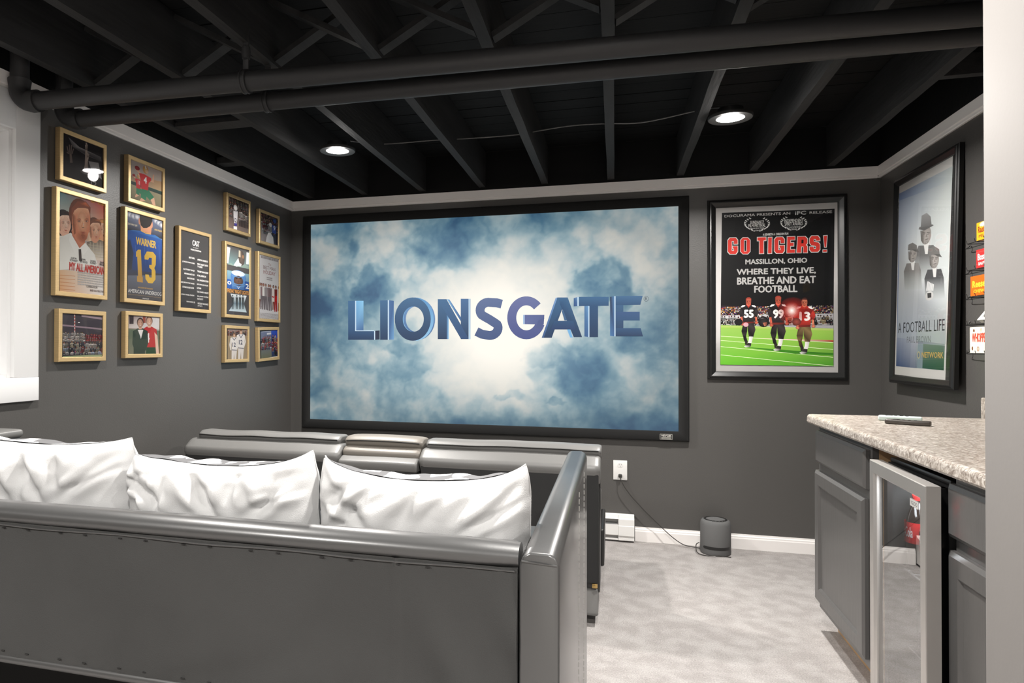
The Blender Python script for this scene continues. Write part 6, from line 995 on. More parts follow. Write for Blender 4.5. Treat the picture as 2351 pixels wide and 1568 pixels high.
DK = np.array([[.62, .50, .30, .35, .82, .80, .68, .55, .60, .30, .22, .35],
               [.50, .40, .35, .22, .74, .80, .66, .45, .30, .18, .15, .30],
               [.52, .42, .50, .25, .22, .22, .20, .22, .22, .32, .18, .25],
               [.92, .60, .50, .22, .12, .02, .00, .04, .22, .36, .45, .38],
               [.85, .52, .42, .50, .20, .00, .00, .05, .32, .38, .58, .85],
               [.70, .42, .50, .55, .32, .10, .05, .15, .45, .45, .38, .42],
               [.88, .52, .56, .42, .36, .38, .32, .42, .48, .48, .50, .55],
               [.75, .64, .60, .68, .75, .72, .68, .68, .72, .74, .78, .86]])
gu, gv = np.clip(u, 0, 0.9999) * 11, np.clip(v, 0, 0.9999) * 7
iu, iv = gu.astype(int), gv.astype(int)
fu, fv = gu - iu, gv - iv
fu, fv = fu * fu * (3 - 2 * fu), fv * fv * (3 - 2 * fv)
dark = (DK[iv, iu] * (1 - fu) + DK[iv, iu + 1] * fu) * (1 - fv) + (DK[iv + 1, iu] * (1 - fu) + DK[iv + 1, iu + 1] * fu) * fv
puff = fbm(U * 17 + .6 * hx, V * 10 + .6 * hy, 31, 5)
# separate billowing clouds with firmer edges
for cu, cv, ru, rv, st, p in [(.195, .32, .055, .10, .55, 1.5), (.165, .36, .045, .05, .45, 1.5), (.805, .34, .075, .09, .62, 2.0), (.765, .40, .05, .06, .45, 1.6), (.86, .41, .045, .06, .5, 1.6), (.69, .71, .06, .11, .62, 2.0), (.76, .72, .085, .13, .55, 1.2), (.655, .655, .03, .05, .5, 2.0),
                              (.33, .68, .045, .07, .3, 1.6), (.575, .845, .03, .022, .45, 1.5), (.69, .875, .03, .015, .4, 1.5), (.40, .10, .12, .10, .25, .6), (.13, .12, .018, .05, .3, 1), (.10, .29, .025, .08, .3, 1), (.02, .40, .05, .08, .3, 1.2), (.27, .63, .05, .03, .35, 1.2)]:
    bb = blob(cu, cv, ru * 1.08, rv * 1.08, p * 0.95) * np.clip(0.45 + 1.15 * puff, 0, 1)
    dark = 1 - (1 - dark) * (1 - st * bb)
    dark = np.clip(dark - 0.07 * 4 * bb * (1 - bb) * min(1, p), 0, 1)
tex = fbm(U * 9 + 3 + .35 * hx, V * 5 + 1 + .35 * hy, 8)
bil = np.abs(fbm(U * 13 + .5 * hx, V * 7.5 + .5 * hy, 12, 5) * 2 - 0.97)
glow = np.exp(-(((U - 0.555) / 0.15) ** 2 + ((V - 0.53) / 0.28) ** 2)); glow = glow + 0.3 * np.exp(-(((U - 0.54) / 0.30) ** 2 + ((V - 0.52) / 0.40) ** 2))
dark = np.clip(dark + (tex - 0.48) * 0.85 - (bil - .12) * 0.45 + 0.22 * kx, 0, 1)
dark = dark * (1 - 0.9 * np.clip(glow, 0, 1) * (1 - 0.4 * dark))
stops = [(0.0, (222, 222, 214)), (.2, (196, 206, 206)), (.4, (152, 180, 190)), (.6, (106, 146, 166)), (.8, (72, 118, 148)), (1.0, (46, 88, 126))]
rgb = np.stack([np.interp(dark, [q[0] for q in stops], [q[1][c] for q in stops]) for c in range(3)], -1)
g3 = np.clip(glow, 0, 1)[..., None] * (1 - 0.5 * dark[..., None])
rgb = np.minimum(rgb * (1 - 0.75 * g3) + np.array((255, 248, 236)) * 0.75 * g3 + 10 * g3, 255)
vig = 1 - 0.22 * np.clip((np.abs(U - .5) * 2) ** 3 + (np.abs(V - .5) * 2) ** 3, 0, 1)
rgb = np.clip(rgb * vig[..., None] / 255.0, 0, 1)
rgb = np.where(rgb <= 0.04045, rgb / 12.92, ((rgb + 0.055) / 1.055) ** 2.4)
verts = np.stack([U * SW, np.full_like(U, -0.022), (1 - V) * SH], -1).reshape(-1, 3)
idx = np.arange((NX + 1) * (NY + 1)).reshape(NY + 1, NX + 1)
faces = np.stack([idx[1:, :-1], idx[1:, 1:], idx[:-1, 1:], idx[:-1, :-1]], -1).reshape(-1, 4)
me = bpy.data.meshes.new('picture')
me.from_pydata(verts.tolist(), [], faces.tolist())
at = me.color_attributes.new('ink', 'FLOAT_COLOR', 'POINT')
at.data.foreach_set('color', np.concatenate([rgb.reshape(-1, 3), np.ones((rgb.shape[0] * rgb.shape[1], 1))], 1).ravel())
me.materials.append(scr_m)
pic = obj('picture', me, None, scr, False, True)
lg = Ink().run(PRINTS['logo'])
obj('lettering', lg.mesh('lettering', scr_m, (0, -0.0235, 0)), None, pic, False, True)
bd = Ink(); bd.poly([(0, 0), (.072, 0), (.072, .034), (0, .034)], [(150, 148, 142)]); bd.poly([(.003, .003), (.069, .003), (.069, .031), (.003, .031)], [(30, 30, 30)])
bd.text('VEVOR', .007, .018, .065, .029, (215, 212, 205), .03)
for k in range(3):
    bd.poly([(.008, .004 + k * .0045), (.064, .004 + k * .0045), (.064, .0065 + k * .0045), (.008, .0065 + k * .0045)], [(170, 168, 160)])
bm = B(); box(bm, 2.327, 2.399, -0.0375, -0.0362, -0.051, -0.017); bdg = obj('badge', bm, steel_m, scr, False, True)
bdm = bd.mesh('badge_print', ink_m, (2.327, -0.0377, -0.051)); obj('badge_print', bdm, None, bdg, False, True)

# ---------------------------------------------------------------- sofa seen from behind
sofa = thing('sofa', 'charcoal leather sofa seen from behind, with white pillows along its back', 'sofa', (1.1, -2.9, 0))
YB = -3.385
XA0, XA1 = 2.078, 2.140          # right arm
b = B(); box(b, 0.215, XA0 - 0.004, YB + 0.006, YB + 0.062, 0.56, 0.855)
box(b, 0.218, XA0 - 0.006, YB + 0.02, YB + 0.075, 0.835, 0.868, 0.01, 3)
obj('back_frame', b, leather_m, sofa)
# rolled top rail with sag and ripples
def rail(bm, x0, x1, yc, zc, ry, rz, n=80, seed=0, amp=0.0015):
    prof = [(math.cos(a), math.sin(a)) for a in [2 * math.pi * k / 20 for k in range(20)]]
    rings = []
    for i in range(n + 1):
        x = x0 + (x1 - x0) * i / n
        e = min(i, n - i) / 3.0
        s = 0.88 + 0.12 * min(1, e)
        w = noise.noise(Vector((x * 9, seed, 0))) * amp + noise.noise(Vector((x * 40, seed, 3))) * amp * .4
        rings.append([bm.verts.new((x, yc + p[0] * ry * s, zc + p[1] * rz * s + w * (1 if p[1] < 0 else .3))) for p in prof])
    for A, Bq in zip(rings[:-1], rings[1:]):
        for k in range(20):
            bm.faces.new((A[k], A[(k + 1) % 20], Bq[(k + 1) % 20], Bq[k]))
    bm.faces.new(list(reversed(rings[0]))); bm.faces.new(rings[-1])
b = B(); rail(b, 0.214, XA0 - 0.003, YB + 0.028, 0.855, 0.034, 0.022, amp=0.0007); obj('top_rail', b, leather_m, sofa, True, False, 60)
# rear lining cloth: grid with folds near the right corner
def lining():
    bm = B(); nx, nz = 220, 50
    V = {}
    x0, x1 = 0.216, XA0 - 0.004
    for i in range(nx + 1):
        for j in range(nz + 1):
            x = x0 + (x1 - x0) * i / nx; s = j / nz
            zb = 0.572 - 0.004 * math.sin(x * 7)
            z = zb + (0.842 - zb) * s
            y = YB - 0.001
            f = max(0.0, (x - 1.80) / (x1 - 1.80))
            q = (x - 1.80) * 18 - (1 - s) * 0.0 + s * 2.2
            y -= 0.024 * f * (0.5 + 0.5 * math.sin(q * 2.3 - (1 - s) * 1.6)) ** 1.6 * min(1, 2.2 * (1 - s)) * (0.35 + 0.65 * (1 - s))
            if x > 1.87: y -= 0.003 * math.exp(-((x - 1.87) / 0.004) ** 2)
            d = ((x - 1.72) * 0.9 + (0.66 - z) * 2.2)
            y -= 0.0035 * math.exp(-((z - 0.60) / 0.05) ** 2) * (0.5 + 0.5 * math.sin(d * 30)) * (1 if x > 1.5 else max(0, (x - 1.2) / .3))
            y += noise.noise(Vector((x * 5, z * 8, 1))) * 0.0016
            # staple puckers along both hems
            for zc in (0.835, 0.585):
                y -= 0.0022 * math.exp(-((z - zc) / 0.006) ** 2) * max(0, math.sin(x * 105)) ** 6
            V[i, j] = bm.verts.new((x, y, z))
    for i in range(nx):
        for j in range(nz):
            bm.faces.new((V[i, j], V[i + 1, j], V[i + 1, j + 1], V[i, j + 1]))
    return bm
obj('rear_lining', lining(), fabric_m, sofa)
b = B(); tube(b, smooth_path([(0.22 + 0.0925 * k, YB - 0.004, 0.837 + 0.0015 * math.sin(k * 1.7)) for k in range(21)], 4), 0.0016, 6); obj('top_seam', b, leather_m, sofa)
b = B(); tube(b, [(0.216, YB + 0.004, 0.572), (XA0 - 0.006, YB + 0.004, 0.572)], 0.0095, 12); obj('bottom_rail', b, leather_m, sofa)
bs = B()
for k in range(26):
    for z in (0.588, 0.831):
        x = 0.30 + k * 0.068 + (0.01 * math.sin(k * 3.1))
        if x < 1.95:
            box(bs, x, x + 0.008, YB - 0.0045, YB - 0.003, z, z + 0.0016)
so = obj('staples', bs, blackp_m, sofa); so['kind'] = 'stuff'
b = B(); box(b, 0.23, XA0 - 0.01, YB + 0.14, -2.50, 0.06, 0.56); obj('base', b, darkfab_m, sofa)
for x0, x1 in ((0.235, 0.84), (0.845, 1.455), (1.46, 2.068)):
    b = B(); box(b, x0, x1, YB + 0.15, -2.40, 0.565, 0.665, 0.025, 3); obj('seat_cushion', b, leather_m, sofa)
def arm(x0, x1, y0, y1, z1):
    bm = B()
    n = 16
    outl = [(x0, 0.03), (x0, z1 - 0.02), (x0 + 0.006, z1 - 0.006), (x0 + 0.016, z1), (x1 - 0.016, z1), (x1 - 0.006, z1 - 0.005), (x1, z1 - 0.018), (x1, 0.03)]
    prism(bm, outl, 'y', y0, y1, 0.004, 2)
    return bm
b = arm(XA0, XA1, YB - 0.012, -2.283, 0.872); ra = obj('arm', b, leather_m, sofa, True, False, 50)
for yk in (-2.52, -2.80):
    b = B()
    pts = [(XA1 + 0.0005, yk + 0.02 * (1 - q) ** 2, 0.845 - 0.75 * q) for q in [k / 45 for k in range(46)]]
    for k in range(45):
        tube(b, [pts[k], Vector(pts[k]).lerp(Vector(pts[k + 1]), 0.7)], 0.0009, 4)
    st = obj('stitching', b, thread_m, ra); st['kind'] = 'stuff'
b = B(); tube(b, [(XA0 + 0.004, YB - 0.0135, 0.858), (XA1 - 0.004, YB - 0.0135, 0.855)], 0.0016, 6); obj('piping', b, leather_m, ra)
b = B(); box(b, 0.05, 0.213, YB, -2.52, 0.03, 0.88, 0.018, 4); la = obj('arm', b, leather_m, sofa)
b = B(); box(b, 0.048, 0.216, YB + 0.03, -2.518, 0.872, 0.901, 0.012, 4); obj('arm_pad', b, lead_m, la)

# ---------------------------------------------------------------- pillows
pat_m = bpy.data.materials.new('printed_cotton')
pat_m.use_nodes = True
nt = pat_m.node_tree; pb = nt.nodes['Principled BSDF']; pb.inputs['Roughness'].default_value = 0.85
tc = nt.nodes.new('ShaderNodeTexCoord'); vo = nt.nodes.new('ShaderNodeTexVoronoi'); vo.distance = 'CHEBYCHEV'; vo.inputs['Scale'].default_value = 24
rp = nt.nodes.new('ShaderNodeValToRGB'); rp.color_ramp.interpolation = 'CONSTANT'; rp.color_ramp.elements[0].color = (0.8, 0.8, 0.8, 1); rp.color_ramp.elements[1].color = (0.13, 0.13, 0.135, 1); rp.color_ramp.elements[1].position = 0.5
nt.links.new(tc.outputs['Object'], vo.inputs['Vector']); nt.links.new(vo.outputs['Color'], rp.inputs['Fac']); nt.links.new(rp.outputs[0], pb.inputs['Base Color'])
def pillow(label, x0, x1, zt, z0, yc, T, seed, lean, ear, sag, roll=0.0):
    """two-faced cushion: plain back towards the camera, printed front"""
    cx = (x0 + x1) / 2
    t = thing('pillow', label, 'pillow', (cx, yc, z0), 0, 'white pillows on the sofa')
    n = 72
    W, H = x1 - x0, zt - z0
    rc = random.Random(int(seed * 10))
    creases = []
    for k in range(9):
        ax, az = rc.uniform(-.95, .95), rc.choice((0.95, 0.9, 0.8))
        ang = math.radians(rc.uniform(230, 300))
        l = rc.uniform(.5, 1.1)
        creases.append((ax, az, ax + l * math.cos(ang) * .8, az + l * math.sin(ang), rc.uniform(.05, .09), rc.uniform(.006, .013)))
    for sx in (-1, 1):
        creases.append((sx * .98, .95, sx * .35, .1, .06, .010)); creases.append((sx * .98, .7, sx * .5, .3, .05, .008))
    def pt(i, j, side):
        a, c = -1 + 2 * i / n, -1 + 2 * j / n
        cut = 1 - 0.055 * abs(a) ** 7 * abs(c) ** 7
        px = a * W / 2 * (1 - 0.015 * (1 - c * c)) * cut
        pz = H / 2 + c * H / 2 * (1 - 0.04 * (1 - a * a))
        if c > 0:
            pz -= sag * (1 - a * a) * c ** 3
            pz += (ear[0] * max(0, -a) ** 4 + ear[1] * max(0, a) ** 4) * c ** 4
        e = max(0.0, (1 - a ** 4) * (1 - c ** 4))
        th = T * e ** 0.55
        # soft swells plus a few long creases running in from the edges
        w = 0.010 * noise.noise(Vector((a * 1.5 + seed, c * 1.0, seed)))
        for (ax, az, bx, bz, wd, dp) in creases:
            ux, uz = bx - ax, bz - az
            L2 = ux * ux + uz * uz
            s_ = ((a - ax) * ux + (c - az) * uz) / L2
            if -0.15 < s_ < 1.15:
                dist = abs((a - ax) * uz - (c - az) * ux) / math.sqrt(L2) + 0.05 * noise.noise(Vector((s_ * 3, seed, ax)))
                f = max(0.0, 1 - (2 * s_ - 1) ** 2)
                w += dp * f * (math.exp(-(dist / wd) ** 2) - 0.6 * math.exp(-((dist - 1.8 * wd) / (1.3 * wd)) ** 2))
        d = th - w * min(1, e * 6) + 0.0008
        y = -d if side < 0 else d * 0.9
        edge = 0.006 * noise.noise(Vector((a * 5, c * 5, seed + 9)))
        y += edge * (1 - e)
        y -= 0.022 * max(0, c) ** 6 * (1 - a ** 8)
        if side > 0:
            pz += 0.016 * math.exp(-((c - 0.86) / 0.11) ** 2) * (1 - a ** 6) * (1 + .6 * noise.noise(Vector((a * 4, seed, 2))))
        yy = y + (pz) * -math.sin(lean) ; zz = pz * math.cos(lean) - y * math.sin(lean) * .3
        xx = px + roll * (pz - H / 2)
        return (xx, yy, zz)
    for nm, side, m in (('back_cover', -1, cotton_m), ('printed_cover', 1, pat_m)):
        bm = B()
        V = [[bm.verts.new(pt(i, j, side)) for j in range(n + 1)] for i in range(n + 1)]
        for i in range(n):
            for j in range(n):
                f = (V[i][j], V[i + 1][j], V[i + 1][j + 1], V[i][j + 1])
                bm.faces.new(f if side < 0 else tuple(reversed(f)))
        obj(nm, bm, m, t, True, True, 180)
    bm = B()
    path = [pt(i, n, -1) for i in range(0, n + 1)] + [pt(n, j, -1) for j in range(n - 1, -1, -1)]
    path += [pt(i, 0, -1) for i in range(n - 1, -1, -1)] + [pt(0, j, -1) for j in range(1, n)]
    tube(bm, path, 0.0016, 5); obj('seam', bm, cotton_m, t, True, True)
    return t
pillow('white pillow cut off by the left edge, leftmost on the sofa', 0.70, 1.203, 0.985, 0.672, -3.165, 0.070, 1.3, 0.05, (0.004, 0.004), 0.012)
pillow('white pillow in the middle of the three on the sofa', 1.206, 1.650, 0.970, 0.672, -3.185, 0.074, 4.1, 0.06, (-0.012, 0.014), 0.020)
pillow('white pillow against the right arm of the sofa', 1.649, 2.074, 0.963, 0.672, -3.175, 0.072, 7.7, 0.06, (0.010, 0.012), 0.022)

# ---------------------------------------------------------------- front row: two recliners and a console between them
def wavy_prism(bm, outl, x0, x1, n, amp, seed, rnd=0.02, crown=0.0):
    """outline (y,z) swept along x with rounded, slightly sagging ends"""
    cy = sum(p[0] for p in outl) / len(outl); cz = sum(p[1] for p in outl) / len(outl)
    rings = []
    st = [0, 0.25, 0.6, 1.0]
    xs = [x0 + rnd * (1 - math.cos(math.pi / 2 * s)) for s in st]
    sc = [0.72, 0.86, 0.96, 1.0]
    X = [(x, s) for x, s in zip(xs, sc)] + [(x0 + rnd + (x1 - x0 - 2 * rnd) * k / n, 1.0) for k in range(1, n)] + [(x1 - (x - x0), s) for x, s in reversed(list(zip(xs, sc)))]
    for x, s in X:
        w = amp * noise.noise(Vector((x * 4.5, seed, 0))) + crown * (1 - ((x - (x0 + x1) / 2) / ((x1 - x0) / 2)) ** 2)
        rings.append([bm.verts.new((x, cy + (p[0] - cy) * s, cz + (p[1] - cz) * s + (w if p[1] > cz else w * .2))) for p in outl])
    m = len(outl)
    for A, Bq in zip(rings[:-1], rings[1:]):
        for k in range(m):
            bm.faces.new((A[k], A[(k + 1) % m], Bq[(k + 1) % m], Bq[k]))
    bm.faces.new(list(reversed(rings[0]))); bm.faces.new(rings[-1])
def rounded(pts, r=0.012, n=4):
    out = []
    m = len(pts)
    for i in range(m):
        p = Vector((*pts[i], 0)); a = Vector((*pts[i - 1], 0)); c = Vector((*pts[(i + 1) % m], 0))
        da, dc = (a - p), (c - p)
        rr = min(r, da.length * .45, dc.length * .45)
        A, Cq = p + da.normalized() * rr, p + dc.normalized() * rr
        for k in range(n + 1):
            t_ = k / n
            q = A.lerp(p, t_).lerp(p.lerp(Cq, t_), t_)
            out.append((q.x, q.y))
    return out
HEAD = rounded([(-1.385, 0.727), (-1.392, 0.747), (-1.36, 0.765), (-1.27, 0.762), (-1.24, 0.735), (-1.25, 0.70), (-1.36, 0.70)], 0.014)
ROLL_ = rounded([(-1.462, 0.668), (-1.455, 0.690), (-1.395, 0.728), (-1.30, 0.722), (-1.26, 0.60), (-1.42, 0.60)], 0.02)
def seam_line(bm, x0, x1, y, z, amp, seed, crown=0):
    pts = []
    for k in range(25):
        x = x0 + (x1 - x0) * k / 24
        w = amp * noise.noise(Vector((x * 4.5, seed, 0))) + crown * (1 - ((x - (x0 + x1) / 2) / ((x1 - x0) / 2)) ** 2)
        pts.append((x, y, z + w))
    tube(bm, pts, 0.0022, 6)
def recliner(label, x0, x1, hx0, hx1, latch):
    t = thing('recliner', label, 'recliner', ((x0 + x1) / 2, -1.0, 0), 0, 'front row recliners')
    s = x0
    b = B(); wavy_prism(b, HEAD, hx0, hx1, 24, 0.006, s); hd = obj('headrest', b, lead_m, t, True, False, 60)
    b = B(); seam_line(b, hx0 + 0.012, hx1 - 0.012, -1.3925, 0.746, 0.006, s); obj('seam', b, blackp_m, hd)
    b = B(); wavy_prism(b, ROLL_, x0, x1, 24, 0.003, s + 3, 0.025); obj('back_cushion', b, lead_m, t, True, False, 60)
    b = B(); box(b, x0 + 0.008, x1 - 0.008, -1.450, -1.40, 0.19, 0.664, 0.006); obj('back_panel', b, darkfab_m if False else fabric_dark, t)
    b = B(); prism(b, rounded([(-1.405, 0.13), (-1.395, 0.66), (-1.26, 0.66), (-1.16, 0.44), (-1.16, 0.13)], 0.03), 'x', x0 + 0.02, x1 - 0.003, 0.006); obj('back_shell', b, darkleather_m, t)
    b = B(); box(b, x0 + 0.01, x1 - 0.01, -1.18, -0.62, 0.30, 0.46, 0.04, 4); obj('seat_cushion', b, lead_m, t)
    b = B(); box(b, x0 + 0.02, x1 - 0.02, -1.15, -0.66, 0.05, 0.30); obj('base', b, darkfab_m, t)
    b = B(); prism(b, rounded([(-1.43, 0.045), (-1.41, 0.155), (-1.22, 0.165), (-1.20, 0.045)], 0.01), 'x', x0 + 0.01, x1 - 0.01, 0.006); obj('base_panel', b, lead_m, t)
    b = B(); box(b, x0 + 0.01, x1 - 0.01, -0.62, -0.56, 0.08, 0.44, 0.025, 3); obj('footrest', b, lead_m, t)
    if latch:
        b = B(); box(b, x1 - 0.035, x1 - 0.012, -1.44, -1.425, 0.166, 0.186, 0.003); box(b, x1 - 0.028, x1 - 0.020, -1.447, -1.44, 0.17, 0.182, 0.002); obj('latch', b, brass_m, t)
        b = B(); box(b, x1 - 0.010, x1 + 0.012, -1.14, -0.70, 0.17, 0.345, 0.010, 4); obj('side_pad', b, darkleather_m, t)
    return t
fabric_dark = mat('black_back_cloth', (0.03, 0.03, 0.03), 0.85, bump=0.3, bscale=600, spec=0.25)
darkleather_m = mat('black_leather', (0.02, 0.02, 0.02), 0.38, bump=0.15, bscale=220)
recliner('grey leather recliner on the left of the front row, headrest below the screen', 0.125, 0.972, 0.165, 0.948, False)
recliner('grey leather recliner on the right of the front row, next to the aisle', 1.362, 2.165, 1.378, 2.168, True)
cs = thing('console', 'narrow taupe leather console seat between the two front row recliners', 'console', (1.165, -1.0, 0))
b = B(); wavy_prism(b, HEAD, 0.972, 1.362, 14, 0.002, 5, 0.03, 0.006); hd = obj('headrest', b, taupe_m, cs, True, False, 60)
b = B(); seam_line(b, 0.985, 1.348, -1.3925, 0.744, 0.002, 5, 0.006); obj('seam', b, blackp_m, hd)
b = B(); wavy_prism(b, rounded([(-1.425, 0.690), (-1.42, 0.706), (-1.385, 0.722), (-1.30, 0.722), (-1.26, 0.62), (-1.40, 0.62)], 0.012), 0.974, 1.358, 14, 0.002, 8, 0.02); obj('back_cushion', b, taupe_m, cs, True, False, 60)
b = B(); wavy_prism(b, rounded([(-1.475, 0.645), (-1.472, 0.664), (-1.425, 0.682), (-1.40, 0.68), (-1.40, 0.62), (-1.46, 0.62)], 0.008), 0.974, 1.358, 10, 0.0015, 9, 0.012); obj('lower_roll', b, lead_m, cs, True, False, 60)
b = B(); box(b, 0.98, 1.354, -1.458, -1.28, 0.10, 0.645, 0.008); obj('back_panel', b, fabric_dark, cs)
b = B(); box(b, 0.985, 1.35, -1.27, -0.62, 0.05, 0.50, 0.02, 3); obj('body', b, lead_m, cs)
# ---------------------------------------------------------------- outlet, heater, speaker and cord
op = thing('wall_outlet', 'white wall outlet with a plug in its lower socket, below the screen corner', 'outlet', (2.2575, -0.001, 0.4335))
b = B(); box(b, 2.216, 2.299, -0.007, -0.001, 0.373, 0.494, 0.002, 2); obj('plate', b, white_p, op)
for zc in (0.4655, 0.4015):
    b = B(); prism(b, [(2.2575 + 0.017 * math.cos(a), zc + 0.0145 * math.sin(a)) for a in [2 * math.pi * k / 24 for k in range(24)]], 'y', -0.009, -0.0065); rc = obj('receptacle', b, white_p, op)
    b = B()
    box(b, 2.2505, 2.2525, -0.0095, -0.0088, zc + 0.000, zc + 0.008); box(b, 2.2625, 2.2645, -0.0095, -0.0088, zc + 0.000, zc + 0.007); box(b, 2.2560, 2.2590, -0.0095, -0.0088, zc - 0.009, zc - 0.005)
    obj('slots', b, blackp_m, rc)
spk = thing('smart_speaker', 'round dark grey fabric speaker standing on the carpet by the wall', 'speaker', (2.79, -0.13, 0))
r = 0.083
b = B(); lathe(b, [(r - .012, 0.001), (r - .003, 0.003), (r, 0.012), (r, 0.170), (r - .003, 0.185), (r - .010, 0.194), (r - .018, 0.197), (0.001, 0.197)], 2.79, -0.13, 56); obj('body', b, greyp_m, spk)
b = B(); lathe(b, [(0.052, 0.1972), (0.055, 0.1995), (r - .020, 0.1990), (r - .018, 0.1972)], 2.79, -0.13, 56, False); obj('light_ring', b, blackp_m, spk)
b = B(); lathe(b, [(0.001, 0.1972), (0.048, 0.1972), (0.048, 0.1985), (0.001, 0.1988)], 2.79, -0.13, 48); obj('top_disc', b, greyp_m, spk)
b = B()
for k in range(4):
    a = math.radians(-100 + k * 15 - 10); box(b, 2.79 + 0.068 * math.cos(a) - .003, 2.79 + 0.068 * math.cos(a) + .003, -0.13 + 0.068 * math.sin(a) - .003, -0.13 + 0.068 * math.sin(a) + .003, 0.199, 0.2003)
obj('buttons', b, greyp_m, spk)
b = B(); t_ = []
a0, a1 = math.radians(-75 - 74), math.radians(-75 + 60)
n = 28
for i in range(n + 1):
    a = a0 + (a1 - a0) * i / n
    h = 0.0085 * min(1, min(i, n - i) / 2.0 + .35)
    t_.append([b.verts.new((2.79 + (r + .0012) * math.cos(a), -0.13 + (r + .0012) * math.sin(a), 0.044 + s * h)) for s in (-1, 1)])
for A, Bq in zip(t_[:-1], t_[1:]):
    b.faces.new((A[0], Bq[0], Bq[1], A[1]))
obj('sound_slot', b, blackp_m, spk)
pc = thing('power_cord', 'thin dark power cord hanging from the outlet down to the speaker', 'cord', (2.2575, -0.03, 0.40))
b = B(); box(b, 2.2465, 2.2685, -0.034, -0.0098, 0.391, 0.411, 0.004, 2); obj('plug', b, cord_m, pc)
b = B(); tube(b, smooth_path([(2.2575, -0.034, 0.398), (2.262, -0.050, 0.380), (2.285, -0.052, 0.335), (2.33, -0.050, 0.275), (2.40, -0.048, 0.20), (2.49, -0.055, 0.115), (2.56, -0.065, 0.055), (2.62, -0.070, 0.018), (2.68, -0.072, 0.008), (2.72, -0.075, 0.006)], 6), 0.0026, 7)
obj('cord', b, cord_m, pc)
b = B(); tube(b, smooth_path([(2.704, -0.10, 0.045), (2.685, -0.13, 0.040), (2.683, -0.17, 0.012), (2.70, -0.205, 0.006), (2.74, -0.225, 0.006), (2.79, -0.226, 0.010), (2.83, -0.218, 0.007), (2.862, -0.212, 0.004)], 6), 0.0026, 7)
obj('cord_loop', b, cord_m, pc)

ht = thing('baseboard_heater', 'white baseboard heater along the wall under the screen', 'heater', (1.6, -0.03, 0))
HX0, HX1 = 0.35, 2.340
b = B(); prism(b, [(-0.002, 0.010), (-0.002, 0.164), (-0.014, 0.164), (-0.018, 0.158), (-0.018, 0.010)], 'x', HX0, HX1); obj('back_plate', b, white_p, ht, False)
b = B(); prism(b, [(-0.018, 0.147), (-0.020, 0.160), (-0.060, 0.152), (-0.064, 0.142), (-0.060, 0.142), (-0.056, 0.147)], 'x', HX0, HX1 - 0.095); obj('top_cover', b, white_p, ht, False)
b = B(); prism(b, [(-0.058, 0.108), (-0.064, 0.110), (-0.064, 0.045), (-0.058, 0.040), (-0.054, 0.045), (-0.054, 0.104)], 'x', HX0, HX1 - 0.095); obj('front_cover', b, white_p, ht, False)
b = B(); prism(b, [(-0.019, 0.012), (-0.019, 0.155), (-0.060, 0.150), (-0.066, 0.142), (-0.066, 0.104), (-0.068, 0.100), (-0.068, 0.042), (-0.062, 0.038), (-0.062, 0.012)], 'x', HX1 - 0.094, HX1, 0.001); obj('end_cap', b, white_p, ht, False)
b = B(); box(b, HX0 + .01, HX1 - 0.1, -0.050, -0.020, 0.060, 0.115); obj('fins', b, cable_m, ht)
b = B(); box(b, HX0, HX1 - 0.095, -0.056, -0.050, 0.012, 0.022); obj('bottom_lip', b, white_p, ht)

# ---------------------------------------------------------------- bar cabinets, counter, cooler
XF, XD = 3.060, 3.040
def frame_ring(bm, y0, y1, z0, z1, x0, x1, w):
    box(bm, x0, x1, y0, y1, z1 - w, z1); box(bm, x0, x1, y0, y1, z0, z0 + w)
    box(bm, x0, x1, y0, y0 + w, z0 + w, z1 - w); box(bm, x0, x1, y1 - w, y1, z0 + w, z1 - w)
def panel_door(bm, y0, y1, z0, z1, x, fw_=0.056, th=0.019):
    """raised frame with chamfered outer edge around a recessed flat panel; front at x, facing -x"""
    R = []
    for ins, dx in ((0.0, th), (0.0, 0.007), (0.011, 0.0), (fw_, 0.0), (fw_ + 0.004, 0.003), (fw_ + 0.010, 0.009)):
        R.append([bm.verts.new((x + dx, yy_, zz_)) for yy_, zz_ in ((y1 - ins, z0 + ins), (y0 + ins, z0 + ins), (y0 + ins, z1 - ins), (y1 - ins, z1 - ins))])
    for A, Bq in zip(R[:-1], R[1:]):
        for k in range(4):
            bm.faces.new((A[k], A[(k + 1) % 4], Bq[(k + 1) % 4], Bq[k]))
    bm.faces.new(R[-1]); bm.faces.new(list(reversed(R[0])))
def slab(bm, y0, y1, z0, z1, x, th=0.019):
    R = []
    for ins, dx in ((0.0, th), (0.0, 0.007), (0.011, 0.0)):
        R.append([bm.verts.new((x + dx, yy_, zz_)) for yy_, zz_ in ((y1 - ins, z0 + ins), (y0 + ins, z0 + ins), (y0 + ins, z1 - ins), (y1 - ins, z1 - ins))])
    for A, Bq in zip(R[:-1], R[1:]):
        for k in range(4):
            bm.faces.new((A[k], A[(k + 1) % 4], Bq[(k + 1) % 4], Bq[k]))
    bm.faces.new(R[-1]); bm.faces.new(list(reversed(R[0])))
